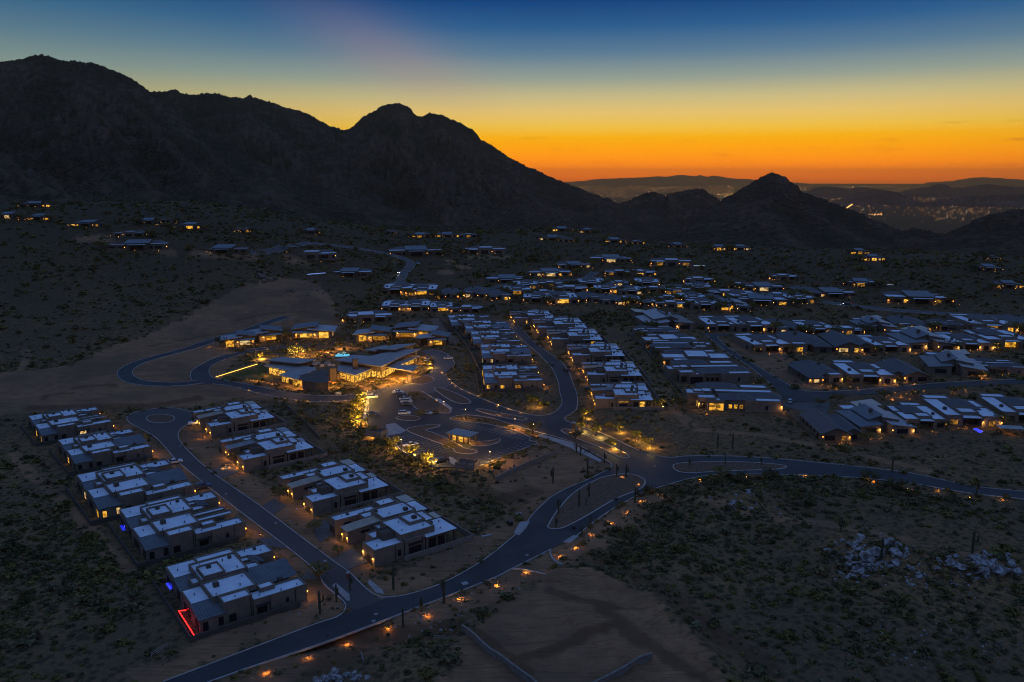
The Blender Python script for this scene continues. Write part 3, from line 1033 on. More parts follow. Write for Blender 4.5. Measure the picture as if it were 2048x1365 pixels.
# ------------------------------------------------------------------ mountains
def mountain(name, sil, dfun, bfun, mt, spur=0.13, jag=1.3, rows=46, back=0.3, seed=1.0, step=0.06, lab=None, power=1.2, sink=4.0, freq=1.0):
    pts = []
    for (x, y) in sil:
        dx, dy, dz = ray(x, y)
        pts.append((math.atan2(dx, dy), dz / math.hypot(dx, dy), x))
    az0, az1 = pts[0][0], pts[-1][0]
    n = int(math.degrees(az1 - az0) / step) + 1
    aa = np.linspace(az0, az1, n)
    tel = np.interp(aa, [p[0] for p in pts], [p[1] for p in pts])
    xs = np.interp(aa, [p[0] for p in pts], [p[2] for p in pts])
    k = jag * 1.5 / F_PX
    tel = tel + np.array([k * (noise.noise((a * 160, seed, 0)) * 1.2 + noise.noise((a * 420, seed, 5)) * 0.9 + noise.noise((a * 1100, seed, 8)) * 0.9 + max(0, noise.noise((a * 2300, seed, 11))) * 1.5) for a in aa])
    D = np.interp(xs, [q[0] for q in dfun], [q[1] for q in dfun])
    B = np.interp(xs, [q[0] for q in bfun], [q[1] for q in bfun])
    zr = CAM_H + D * tel
    tf = np.linspace(0, 1, rows)
    tb = np.linspace(1, 1 + back, 12)[1:]
    V = []
    K = []
    for t in np.concatenate([tf, tb]):
        if t <= 1:
            d = B + (D - B) * t
            zb = base_h(B * np.sin(aa), B * np.cos(aa)) - sink
            pr = 0.35 * t + 0.65 * t ** (1 + power)
            z = zb + (zr - zb) * pr
        else:
            s = (t - 1) / back
            d = D * (1 + 0.22 * s)
            z = zr + (base_h(d * np.sin(aa), d * np.cos(aa)) - 30 - zr) * (s ** 0.9)
        x, y = d * np.sin(aa), d * np.cos(aa)
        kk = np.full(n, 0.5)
        if 0 < t < 1:
            w = math.sin(PI * t) ** 0.8 * (1.0 if t < 0.8 else (1 - t) / 0.2)
            hr = np.maximum(zr - zb, 5)
            nz = np.empty(n)
            for i in range(n):
                a = aa[i]
                r1 = 1 - abs(noise.noise((a * 14 * freq + t * 1.6, t * 1.3, seed))) * 2.2
                r2 = 1 - abs(noise.noise((x[i] * 0.011 * freq, y[i] * 0.009 * freq, seed + 4))) * 2.2
                r3 = noise.noise((x[i] * 0.035 * freq, y[i] * 0.035 * freq, seed + 7))
                r4 = noise.noise((x[i] * 0.1 * freq, y[i] * 0.1 * freq, seed + 9))
                nz[i] = 0.6 * r1 + 0.35 * r2 + 0.22 * r3 + 0.12 * r4 - 0.45
            z = z + hr * spur * 1.5 * w * nz
            kk = np.clip(0.5 + nz * 0.6 + 0.9 * np.array([noise.noise((p * 0.03, q * 0.03, seed + 20)) * noise.noise((p * 0.11, q * 0.11, seed + 21)) * 2.2 + 0.3 * noise.noise((p * 0.09, r * 0.05, q * 0.09)) for p, q, r in zip(x, y, z)]), 0, 1)  # follows spurs and gullies, so the tone paints in their relief
        V.append(np.stack([x, y, z], 1))
        K.append(kk)
    V = np.array(V)
    m_ = V.shape[0]
    idx = np.arange(m_ * n).reshape(m_, n)
    q = np.stack([idx[:-1, :-1], idx[:-1, 1:], idx[1:, 1:], idx[1:, :-1]], -1).reshape(-1, 4)
    me = np_mesh(name, V.reshape(-1, 3), q, mt, True, {'rocky': np.array(K).ravel()})  # attribute carries rock and scrub tone plus painted relief shading
    return tag(new(name, me), kind='structure')


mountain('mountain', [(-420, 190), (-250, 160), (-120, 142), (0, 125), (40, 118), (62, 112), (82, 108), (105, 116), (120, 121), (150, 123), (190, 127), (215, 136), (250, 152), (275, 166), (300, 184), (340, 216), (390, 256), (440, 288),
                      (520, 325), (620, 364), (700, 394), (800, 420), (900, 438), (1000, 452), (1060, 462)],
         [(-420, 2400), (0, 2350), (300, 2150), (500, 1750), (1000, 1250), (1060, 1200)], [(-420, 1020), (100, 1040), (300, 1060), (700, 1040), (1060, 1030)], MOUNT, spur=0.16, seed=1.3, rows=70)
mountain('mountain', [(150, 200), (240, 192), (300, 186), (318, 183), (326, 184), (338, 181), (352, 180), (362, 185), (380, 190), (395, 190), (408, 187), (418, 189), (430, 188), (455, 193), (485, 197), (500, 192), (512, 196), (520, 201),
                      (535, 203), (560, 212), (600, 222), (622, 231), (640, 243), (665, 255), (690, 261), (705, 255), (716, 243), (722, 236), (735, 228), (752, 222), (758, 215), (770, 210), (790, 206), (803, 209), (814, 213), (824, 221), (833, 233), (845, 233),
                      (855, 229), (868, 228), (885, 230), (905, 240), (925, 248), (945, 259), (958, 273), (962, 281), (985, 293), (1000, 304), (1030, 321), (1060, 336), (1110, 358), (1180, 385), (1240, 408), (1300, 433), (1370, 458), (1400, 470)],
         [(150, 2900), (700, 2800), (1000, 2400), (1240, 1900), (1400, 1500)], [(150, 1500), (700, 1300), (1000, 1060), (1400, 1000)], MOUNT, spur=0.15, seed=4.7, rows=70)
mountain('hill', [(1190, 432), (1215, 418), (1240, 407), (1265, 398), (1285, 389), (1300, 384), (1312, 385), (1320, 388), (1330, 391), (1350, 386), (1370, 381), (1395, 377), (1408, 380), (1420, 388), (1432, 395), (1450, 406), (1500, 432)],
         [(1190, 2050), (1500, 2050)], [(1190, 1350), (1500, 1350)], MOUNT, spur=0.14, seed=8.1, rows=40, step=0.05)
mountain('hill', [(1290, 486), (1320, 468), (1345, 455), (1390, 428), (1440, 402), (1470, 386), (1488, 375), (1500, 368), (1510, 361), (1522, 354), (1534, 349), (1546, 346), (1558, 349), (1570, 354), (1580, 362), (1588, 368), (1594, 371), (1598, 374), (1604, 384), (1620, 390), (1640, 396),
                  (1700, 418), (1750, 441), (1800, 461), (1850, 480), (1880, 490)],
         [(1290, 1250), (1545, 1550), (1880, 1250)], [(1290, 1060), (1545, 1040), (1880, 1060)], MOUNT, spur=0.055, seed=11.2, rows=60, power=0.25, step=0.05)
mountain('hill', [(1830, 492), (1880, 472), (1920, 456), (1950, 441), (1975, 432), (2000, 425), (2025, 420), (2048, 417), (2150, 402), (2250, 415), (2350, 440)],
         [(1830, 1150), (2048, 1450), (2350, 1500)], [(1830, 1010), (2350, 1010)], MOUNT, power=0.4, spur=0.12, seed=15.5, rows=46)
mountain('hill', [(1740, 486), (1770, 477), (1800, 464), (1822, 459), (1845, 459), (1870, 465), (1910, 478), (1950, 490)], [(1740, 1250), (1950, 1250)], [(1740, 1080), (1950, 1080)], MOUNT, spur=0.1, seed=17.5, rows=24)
mountain('ridge', [(1600, 388), (1625, 378), (1650, 373), (1672, 375), (1700, 379), (1722, 374), (1745, 377), (1765, 380), (1800, 388)], [(1600, 9000), (1800, 9000)], [(1600, 7600), (1800, 7600)], FARM, jag=0.7, rows=14, seed=21, freq=0.2)
mountain('ridge', [(1670, 402), (1695, 393), (1715, 386), (1745, 381), (1775, 381), (1795, 386), (1815, 394), (1840, 402)], [(1670, 6500), (1840, 6500)], [(1670, 5600), (1840, 5600)], FARM, jag=0.7, rows=14, seed=22, freq=0.2)
mountain('ridge', [(1790, 388), (1815, 381), (1840, 376), (1862, 373), (1878, 367), (1890, 370), (1905, 375), (1925, 376), (1950, 371), (1975, 369), (2000, 371), (2030, 375), (2060, 373), (2120, 380), (2200, 392)],
         [(1790, 9500), (2200, 9500)], [(1790, 8000), (2200, 8000)], FARM, jag=0.7, rows=14, seed=23, freq=0.2)
mountain('ridge', [(1820, 410), (1860, 402), (1910, 396), (1950, 393), (2000, 390), (2048, 389), (2150, 392), (2250, 404)], [(1820, 6200), (2250, 6200)], [(1820, 5600), (2250, 5600)], FARM, jag=0.7, rows=14, seed=24, freq=0.2)
mountain('far_range', [(1090, 368), (1130, 365), (1170, 362), (1200, 358), (1240, 357), (1290, 355), (1315, 353), (1335, 354), (1352, 351), (1366, 350), (1378, 352), (1392, 353), (1400, 350), (1412, 354), (1425, 352), (1440, 353), (1460, 357), (1500, 359), (1560, 364), (1620, 368)],
         [(1090, 26000), (1620, 26000)], [(1090, 23000), (1620, 23000)], FARM, jag=0.4, rows=10, seed=25, freq=0.05, step=0.06)
mountain('far_range', [(1850, 366), (1900, 363), (1925, 359), (1945, 356), (1965, 355), (1990, 356), (2015, 358), (2048, 360), (2120, 364)],
         [(1850, 24000), (2120, 24000)], [(1850, 21000), (2120, 21000)], FARM, jag=0.4, rows=10, seed=26, freq=0.05, step=0.06)

# ------------------------------------------------------------------ city lights down on the plain
def dots(name, plist, mt, label):
    vs, fs = [], []
    o8 = np.array([(1, 0, 0), (0, 1, 0), (-1, 0, 0), (0, -1, 0), (0, 0, 1), (0, 0, -1)], float)
    f8 = np.array([(0, 1, 4), (1, 2, 4), (2, 3, 4), (3, 0, 4), (1, 0, 5), (2, 1, 5), (3, 2, 5), (0, 3, 5)])
    for i, (p, r) in enumerate(plist):
        vs.append(o8 * r + np.array(p))
        fs.append(f8 + 6 * i)
    o = new(name, np_mesh(name, np.concatenate(vs), np.concatenate(fs), mt))
    o['kind'] = 'stuff'
    o['label'] = label
    return o


CITY = emit('city_lamp', (1.0, 0.45, 0.14), 2.8, False)
CITY_R = emit('city_red_lamp', (1.0, 0.05, 0.03), 1.6, False)
CITY_W = emit('city_pale_lamp', (1.0, 0.75, 0.45), 2.8, False)
clusters = [(rng.uniform(1120, 2048), rng.uniform(368, 440)) for _ in range(110)]


def city_pts(n, seed):
    r_ = random.Random(seed)
    out = []
    while len(out) < n:
        if r_.random() < 0.28:
            cx, cy = r_.choice(clusters)
            x, y = cx + r_.gauss(0, 26), cy + r_.gauss(0, 2.5)
        else:
            x = r_.uniform(1090, 2060)
            y = 372 + abs(r_.gauss(0, 24))
        if not 371 < y < 470:
            continue
        dx, dy, dz = ray(x, y)
        t = (-56 - CAM_H) / dz
        d = math.hypot(dx, dy) * t
        if d < 3000:
            continue
        s = d / F_PX
        out.append(((dx * t, dy * t, -56), s * r_.choice([0.32, 0.38, 0.46, 0.56]) * (1.0 if d < 9000 else 0.8)))
    return out


dots('city_lights', city_pts(1900, 3), CITY, 'amber street and house lights spread over the distant plain')
dots('pale_city_lights', city_pts(350, 4), CITY_W, 'pale lights scattered over the distant plain')
dots('red_city_lights', [q for q in city_pts(30, 5)], CITY_R, 'red mast lights on the distant plain')
av = []
for i in range(46):
    f = i / 45
    x, y = 1692 + (1729 - 1692) * f + rng.gauss(0, 0.35), 417 + (394 - 417) * f
    p = at(x, y, -54.0)
    av.append((tuple(p), p.length / F_PX * (0.7 if i % 3 else 0.95)))
for i in range(26):
    x, y = 1736 + 28 * rng.random(), 429 + rng.gauss(0, 1.0)
    p = at(x, y, -54.0)
    av.append((tuple(p), p.length / F_PX * 0.42))
for i in range(40):
    x, y = 1435 + 40 * rng.random(), 389 + rng.gauss(0, 2.0)
    p = at(x, y, -54.0)
    av.append((tuple(p), p.length / F_PX * 0.42))
dots('avenue_lights', av, emit('avenue_lamp', (1.0, 0.46, 0.12), 4.0, False), 'bright line of lights along an avenue across the plain')

# ------------------------------------------------------------------ haze
hm = bpy.data.materials.new('haze_air')
hm.use_nodes = True
hn = hm.node_tree
hn.nodes.clear()
ho = hn.nodes.new('ShaderNodeOutputMaterial')
hp = hn.nodes.new('ShaderNodeVolumePrincipled')
hp.inputs['Color'].default_value = (1.0, 0.68, 0.24, 1)
hp.inputs['Density'].default_value = 3.4e-5
hp.inputs['Anisotropy'].default_value = 0.7
hn.links.new(hp.outputs[0], ho.inputs['Volume'])
mb = MB()
mb.box(-32000, 32000, -32000, 32000, -90, 445)
hz_o = mb.build('haze', hm)
hz_o['kind'] = 'stuff'
hz_o['label'] = 'thin dusk haze over the valley'
hm.cycles.homogeneous_volume = True
# ================================================================== HOUSES
MESHES = {}


def cached(key, fn):
    if key not in MESHES:
        MESHES[key] = fn()
    return MESHES[key]


def win_mesh(w, h, d=0.14):
    def f():
        mb = MB()
        t = 0.09
        mb.box(-w / 2, w / 2, -d / 2, d / 2, -h / 2, -h / 2 + t)
        mb.box(-w / 2, w / 2, -d / 2, d / 2, h / 2 - t, h / 2)
        mb.box(-w / 2, -w / 2 + t, -d / 2, d / 2, -h / 2 + t, h / 2 - t)
        mb.box(w / 2 - t, w / 2, -d / 2, d / 2, -h / 2 + t, h / 2 - t)
        n = int(w // 1.3)
        for i in range(1, n):
            x = -w / 2 + w * i / n
            mb.box(x - 0.04, x + 0.04, -d / 2, d / 2, -h / 2 + t, h / 2 - t)
        return mb.mesh('window', BLACK)
    return cached(('win', round(w, 1), round(h, 1)), f)


def pane_mesh(w, h):
    def f():
        mb = MB()
        mb.box(-w / 2 + 0.05, w / 2 - 0.05, -0.03, 0.03, -h / 2 + 0.05, h / 2 - 0.05)
        return mb.mesh('pane', GLASS)
    return cached(('pane', round(w, 1), round(h, 1)), f)


def door_mesh(w, h):
    def f():
        mb = MB()
        n = 4
        for i in range(n):
            z0 = -h / 2 + h * i / n
            mb.box(-w / 2, w / 2, -0.05, 0.05, z0 + 0.02, z0 + h / n - 0.02)
        mb.box(-w / 2, w / 2, -0.02, 0.02, -h / 2, h / 2)
        return mb.mesh('garage_door', WOOD)
    return cached(('door', round(w, 1), round(h, 1)), f)


def sconce_mesh():
    def f():
        mb = MB()
        mb.box(-0.14, 0.14, -0.12, 0.12, 0.0, 0.5, 0)
        mb.box(-0.18, 0.18, -0.15, 0.15, 0.5, 0.58, 1)
        return mb.mesh('wall_sconce', [LAMP, BLACK])
    return cached('sconce', f)


class House:
    """A house kind: parts as (name, mesh, location, turn, children)."""

    def __init__(self, detail=True, mirror=False, wall=STUCCO):
        self.walls = {}
        self.parts = []
        self.lamps = []
        self.detail = detail
        self.mx = -1 if mirror else 1
        self.wall_m = wall

    def X(self, a, b):
        return (a, b) if self.mx > 0 else (-b, -a)

    def W(self, m=None):
        m = m or self.wall_m
        return self.walls.setdefault(m.name, (MB(), m))[0]

    def add(self, name, mb, mats, loc=None, rot=0.0, kids=()):
        self.parts.append((name, mb.mesh(name, mats) if isinstance(mb, MB) else mb, loc, rot, kids))

    def flat(self, x0, x1, y0, y1, z, par=0.45, roof=ROOF_W, wall=None, cope=True, t=0.3):
        x0, x1 = self.X(x0, x1)
        w = self.W(wall)
        zr = z - par
        # outer faces, top of the parapet, inner faces
        o = [(x0, y0), (x1, y0), (x1, y1), (x0, y1)]
        i_ = [(x0 + t, y0 + t), (x1 - t, y0 + t), (x1 - t, y1 - t), (x0 + t, y1 - t)]
        for k in range(4):
            a, b = o[k], o[(k + 1) % 4]
            c, d = i_[k], i_[(k + 1) % 4]
            w.face([(*a, -1.2), (*b, -1.2), (*b, z), (*a, z)])
            w.face([(*a, z), (*b, z), (*d, z), (*c, z)])
            w.face([(*d, zr - 0.1), (*c, zr - 0.1), (*c, z), (*d, z)])
        mb = MB()
        mb.box(x0 + t - 0.01, x1 - t + 0.01, y0 + t - 0.01, y1 - t + 0.01, zr - 0.2, zr)
        self.add('roof', mb, roof)

    def slab(self, x0, x1, y0, y1, z, th=0.32, m=ROOF_W, posts=(), edge=COPING):
        x0, x1 = self.X(x0, x1)
        mb = MB()
        mb.box(x0, x1, y0, y1, z - th, z - 0.03, 1)
        mb.box(x0 + 0.06, x1 - 0.06, y0 + 0.06, y1 - 0.06, z - 0.03, z, 0)
        self.add('roof', mb, [m, edge])
        for (px, py) in posts:
            px *= self.mx
            pm = MB()
            pm.box(px - 0.35, px + 0.35, py - 0.35, py + 0.35, -1.0, z - th - 0.005)
            self.add('pillar', pm, STONE)

    def body(self, x0, x1, y0, y1, z, m=None):
        x0, x1 = self.X(x0, x1)
        self.W(m).box(x0, x1, y0, y1, -1.2, z)

    def shed(self, x0, x1, y0, y1, za, zb, axis='x', m=METAL_D, over=0.5, ribs=False, wall=None, th=0.22):
        """Single slope: height za at the low coordinate, zb at the high one."""
        if self.mx < 0 and axis == 'x':
            za, zb = zb, za
        x0, x1 = self.X(x0, x1)
        f = (lambda x, y: za + (zb - za) * (x - x0) / (x1 - x0)) if axis == 'x' else (lambda x, y: za + (zb - za) * (y - y0) / (y1 - y0))
        w = self.W(wall)
        c = [(x0, y0), (x1, y0), (x1, y1), (x0, y1)]
        w.hexa([(*p, -1.2) for p in c], [(*p, f(*p) - th - 0.02) for p in c])
        e = [(x0 - over, y0 - over), (x1 + over, y0 - over), (x1 + over, y1 + over), (x0 - over, y1 + over)]
        mb = MB()
        mb.hexa([(*p, f(*p) - th) for p in e], [(*p, f(*p)) for p in e])
        if ribs:
            if axis == 'y':
                n = int((x1 - x0 + 2 * over) / 0.75)
                for i in range(n + 1):
                    x = x0 - over + 0.04 + (x1 - x0 + 2 * over - 0.08) * i / n
                    q = [(x - 0.04, y0 - over), (x + 0.04, y0 - over), (x + 0.04, y1 + over), (x - 0.04, y1 + over)]
                    mb.hexa([(*p, f(*p) - 0.02) for p in q], [(*p, f(*p) + 0.11) for p in q])
            else:
                n = int((y1 - y0 + 2 * over) / 0.75)
                for i in range(n + 1):
                    y = y0 - over + 0.04 + (y1 - y0 + 2 * over - 0.08) * i / n
                    q = [(x0 - over, y - 0.04), (x1 + over, y - 0.04), (x1 + over, y + 0.04), (x0 - over, y + 0.04)]
                    mb.hexa([(*p, f(*p) - 0.02) for p in q], [(*p, f(*p) + 0.11) for p in q])
        self.add('roof', mb, m)

    def hip(self, x0, x1, y0, y1, ze, zr, m=TILE, over=0.6, gable=None, wall=None, th=0.25):
        """Hipped roof, or gabled along 'x' / 'y'."""
        x0, x1 = self.X(x0, x1)
        w = self.W(wall)
        a, b = x0 - over, x1 + over
        c, d = y0 - over, y1 + over
        cx, cy = (a + b) / 2, (c + d) / 2
        if gable == 'y':
            r0, r1 = (cx, c), (cx, d)
        elif gable == 'x':
            r0, r1 = (a, cy), (b, cy)
        elif (b - a) < (d - c):
            k = (b - a) / 2
            r0, r1 = (cx, c + k), (cx, d - k)
        else:
            k = (d - c) / 2
            r0, r1 = (a + k, cy), (b - k, cy)
        mb = MB()
        E = [(a, c), (b, c), (b, d), (a, d)]
        for dz in (0.0, -th):
            q = [(*p, ze + dz) for p in E]
            u, v = (*r0, zr + dz), (*r1, zr + dz)
            along_y = abs(r0[0] - r1[0]) < 1e-6
            if along_y:
                fs = [[q[0], q[1], u], [q[1], q[2], v, u], [q[2], q[3], v], [q[3], q[0], u, v]]
            else:
                fs = [[q[0], q[1], v, u], [q[1], q[2], v], [q[2], q[3], u, v], [q[3], q[0], u]]
            if gable:
                fs = [f for f in fs if len(f) == 4]
            for f in fs:
                mb.face(f if dz == 0 else f[::-1])
        for k in range(4):
            p, q = E[k], E[(k + 1) % 4]
            if gable and ((gable == 'y' and k in (0, 2)) or (gable == 'x' and k in (1, 3))):
                r = r0 if k in (0, 3) else r1
                for s, t in ((p, r), (r, q)):
                    zs = ze if s is p else zr
                    zt = ze if t is q else zr
                    mb.face([(*s, zs - th), (*t, zt - th), (*t, zt), (*s, zs)])
                continue
            mb.face([(*p, ze - th), (*q, ze - th), (*q, ze), (*p, ze)])
        self.add('roof', mb, m)
        w.box(x0, x1, y0, y1, -1.2, ze - th - 0.02)
        if gable:
            zz = zr - th - 0.05 - over * (zr - ze) / (((b - a) if gable == 'y' else (d - c)) / 2)
            if gable == 'y':
                for y, s in ((y0 + 0.003, -1), (y1 - 0.003, 1)):
                    w.face([(x0, y, ze - th - 0.03), (x1, y, ze - th - 0.03), ((x0 + x1) / 2, y, zr - th - 0.1)][::-s])
            else:
                for x, s in ((x0 + 0.003, 1), (x1 - 0.003, -1)):
                    w.face([(x, y0, ze - th - 0.03), (x, y1, ze - th - 0.03), (x, (y0 + y1) / 2, zr - th - 0.1)][::s if s > 0 else -1])

    def win(self, x, y, z, w, h, face='-y', lit=None):
        """Window centred at x, y with sill height z; face is the way it looks."""
        x *= self.mx
        if self.mx < 0 and face in ('-x', '+x'):
            face = '+x' if face == '-x' else '-x'
        rot = {'-y': 0, '+y': PI, '-x': -PI / 2, '+x': PI / 2}[face]
        off = {'-y': (0, -0.05), '+y': (0, 0.05), '-x': (-0.05, 0), '+x': (0.05, 0)}[face]
        loc = (x + off[0], y + off[1], z + h / 2)
        if self.detail:
            self.parts.append(('window', win_mesh(w, h), loc, rot, [('pane', pane_mesh(w, h), lit)]))
        else:
            self.parts.append(('window', pane_mesh(w, h), loc, rot, lit))

    def door(self, x, y, w, h, face='-y'):
        x *= self.mx
        if self.mx < 0 and face in ('-x', '+x'):
            face = '+x' if face == '-x' else '-x'
        rot = {'-y': 0, '+y': PI, '-x': -PI / 2, '+x': PI / 2}[face]
        off = {'-y': (0, -0.03), '+y': (0, 0.03), '-x': (-0.03, 0), '+x': (0.03, 0)}[face]
        self.parts.append(('garage_door', door_mesh(w, h), (x + off[0], y + off[1], h / 2), rot, ()))

    def sconce(self, x, y, z=2.0, face='-y', light=True):
        x *= self.mx
        if self.mx < 0 and face in ('-x', '+x'):
            face = '+x' if face == '-x' else '-x'
        off = {'-y': (0, -0.2), '+y': (0, 0.2), '-x': (-0.2, 0), '+x': (0.2, 0)}[face]
        self.parts.append(('wall_sconce', sconce_mesh(), (x + off[0], y + off[1], z), 0.0, ()))
        if light:
            self.lamps.append((x + off[0] * 2.6, y + off[1] * 2.6, z - 0.25))

    def chimney(self, x, y, s, z0, z1, m=STONE):
        x *= self.mx
        mb = MB()
        mb.box(x - s / 2, x + s / 2, y - s / 2, y + s / 2, z0, z1)
        mb.box(x - s / 2 - 0.12, x + s / 2 + 0.12, y - s / 2 - 0.12, y + s / 2 + 0.12, z1 + 0.002, z1 + 0.18)
        self.add('chimney', mb, m)

    def unit(self, x, y, z, s=1.3):
        x *= self.mx
        mb = MB()
        mb.box(x - s / 2, x + s / 2, y - s / 2, y + s / 2, z - 0.05, z + s * 0.75)
        mb.box(x - s * 0.42, x + s * 0.42, y - s * 0.42, y + s * 0.42, z + s * 0.75, z + s * 0.8)
        self.add('rooftop_unit', mb, COPING)

    def vents(self, pts):
        for x, y, z, s in pts:
            x *= self.mx
            mb = MB()
            mb.tube([(x, y, z - 0.1), (x, y, z + s * 2.2)], [s * 0.5, s * 0.5], 6)
            mb.tube([(x, y, z + s * 2.2), (x, y, z + s * 2.6)], [s * 0.9, s * 0.3], 6)
            self.add('roof_vent', mb, COPING)

    def pipe(self, x, y, z0, z1):
        x *= self.mx
        mb = MB()
        mb.box(x - 0.06, x + 0.06, y - 0.06, y + 0.06, z0, z1)
        self.add('downpipe', mb, BLACK)

    def done(self):
        for mb, m in self.walls.values():
            self.parts.insert(0, ('wall', mb.mesh('wall', m), None, 0.0, ()))
        return self


LIGHT_DATA = {}


def light_data(kind, watts, col=(1.0, 0.52, 0.14), size=0.12, spot=150):
    k = (kind, watts, col, spot)
    if k not in LIGHT_DATA:
        d = bpy.data.lights.new('lamp_light', kind)
        d.energy = watts
        d.color = col
        d.shadow_soft_size = size
        if kind == 'SPOT':
            d.spot_size = R(spot)
            d.spot_blend = 0.6
        LIGHT_DATA[k] = d
    return LIGHT_DATA[k]


N_LIGHTS = [0]


def put_light(parent, loc, kind, watts, rot=None, **kw):
    o = new('lamp_light', light_data(kind, watts, **kw), parent, loc=loc, rot=rot)
    N_LIGHTS[0] += 1
    return o


def set_mat(o, m):
    o.material_slots[0].link = 'OBJECT'
    o.material_slots[0].material = m


def place(hs, name, loc, rot, label, cat='house', group=None, sc=1.0, lit=0.15, watts=18, litmat=None, recess=(), zsc=None, dim=0.0):
    off = set()
    root = new(name, None, None, loc=loc, rot=rot, sc=(sc, sc, zsc or sc))
    root.empty_display_size = 2
    tag(root, label, cat, group)
    for nm, me, l_, r_, kids in hs.parts:
        o = new(nm, me, root, loc=l_, rot=r_ or None)
        if nm == 'wall_sconce' and rng.random() < dim:
            set_mat(o, BLACK)
            off.add(round(l_[0], 1))
        if nm == 'window':
            if isinstance(kids, (list, tuple)):
                for kn, km, kl in kids:
                    c = new(kn, km, o)
                    want = kl if kl is not None else rng.random() < lit
                    if want:
                        set_mat(c, litmat or rng.choice((LIT2, LIT, LIT, LIT3, LIT4)))
            else:
                want = kids if kids is not None else rng.random() < lit
                if want:
                    set_mat(o, litmat or rng.choice((LIT2, LIT, LIT, LIT3, LIT3, LIT4)))
    if watts:
        for l_ in hs.lamps:
            if any(abs(l_[0] - q) < 0.7 for q in off):
                continue
            put_light(root, l_, 'POINT', watts * 4.5 * sc * sc)
    return root


# ------------------------------------------------------------------ the two villa kinds
def villa_east(mirror=False, detail=True, tan=True, lamps=True):
    """Street on the low-x side."""
    h = House(detail, mirror)
    h.flat(0, 9.8, 0, 7.5, 5.0)
    h.flat(9.6, 21.4, 1.6, 14.4, 6.5)
    h.flat(15.6, 21.15, 6.8, 13.6, 7.1)
    h.slab(17.2, 28.2, -0.6, 9.3, 4.5, posts=((27.6, 0.1), (27.6, 8.6)))
    h.body(17.6, 24.6, 0.4, 9.0, 4.16)
    h.flat(10.4, 17.2, 0.4, 3.2, 5.02)
    h.flat(5.4, 9.4, 4.8, 8.9, 7.0, wall=STONE, roof=COPING)
    h.flat(4.4, 10.2, 9.3, 14.2, 4.2)
    h.shed(0.2, 11, 17.6, 21.6, 4.6, 5.2, 'x', METAL_T if tan else METAL_G, 0.35, True)
    h.flat(8.6, 12.5, 13.8, 17.8, 4.4)
    h.flat(0, 15, 26, 30.8, 5.0)
    h.flat(8, 13.2, 21.9, 26.2, 5.4)
    h.flat(11.4, 23.2, 15.7, 24.2, 6.52)
    h.flat(16, 22.2, 26.4, 31.5, 6.0)
    h.flat(14.8, 17, 23.8, 28, 5.2)
    h.slab(25, 29.2, 26.8, 33, 4.5, m=METAL_T if tan else METAL_G, posts=((28.7, 32.4), (28.7, 27.4)))
    h.body(21.6, 25.6, 26.0, 31.8, 4.1)
    h.slab(22.8, 28.7, 17.8, 26.3, 4.52)
    h.body(22.8, 27.6, 18.2, 26.0, 4.15)
    h.slab(26.8, 29.2, 10.2, 15.2, 4.3, m=METAL_T if tan else METAL_G)
    h.flat(21.0, 26.6, 9.6, 17.9, 4.75)
    h.unit(18.9, 9.6, 6.55)
    h.unit(20.6, 18.0, 6.0)
    h.unit(12.2, 22.2, 6.0, 1.0)
    h.vents([(2.5, 3, 4.5, .25), (7, 5.6, 4.5, .2), (12, 5, 6.0, .25), (14.2, 11, 6.0, .2), (19, 4.4, 6.0, .3), (24, 2.5, 4.5, .22), (26, 6.6, 4.5, .3), (15, 18.5, 6.05, .25), (21.5, 22, 6.05, .2), (3.5, 28.6, 4.5, .22), (11, 28, 4.5, .3), (25.5, 21, 4.5, .25), (18.6, 29, 5.5, .2)])
    h.unit(23.6, 7.4, 4.5, 0.9)
    h.unit(5.6, 29.0, 4.5, 0.8)
    # front on the street
    h.door(0, 3.7, 5.0, 2.5, '-x')
    h.door(0.2, 19.6, 3.0, 2.5, '-x')
    h.door(0, 28.4, 3.2, 2.5, '-x')
    for (x, y) in ((0, 0.7), (0, 6.9), (0.2, 17.9), (0.2, 21.4)):
        h.sconce(x, y, 2.0, '-x', lamps)
    h.win(4.4, 11.5, 0.9, 2.0, 1.8, '-x')
    # long side
    h.win(8.2, 0, 1.0, 1.1, 2.0)
    h.win(13.8, 0.4, 2.9, 4.6, 0.8)
    h.win(13.8, 0.4, 0.5, 4.2, 2.0)
    h.win(19.8, 0.4, 0.4, 2.6, 3.0)
    h.win(22.9, 0.4, 0.4, 2.4, 3.0)
    h.win(24.6, 3.0, 0.4, 3.0, 3.0, '+x')
    h.win(13.2, 26.4, 2.6, 1.6, 1.0, '+y')
    h.win(18.0, 26.4, 3.4, 3.0, 0.9)
    h.win(4.0, 26.0, 2.6, 2.4, 1.0)
    h.win(6.0, 17.6, 2.6, 3.0, 0.9)
    h.pipe(6.9, -0.08, 0, 4.6)
    h.pipe(16.4, 0.3, 0, 4.6)
    # garden wall along the side and the back
    w = h.W(BLOCK)
    a, b = h.X(8.5, 33)
    w.box(a, b, -2.6, -2.3, -0.8, 1.7)
    a, b = h.X(32.7, 33.0)
    w.box(a, b, -2.3, 34.0, -0.8, 1.7)
    return h.done()


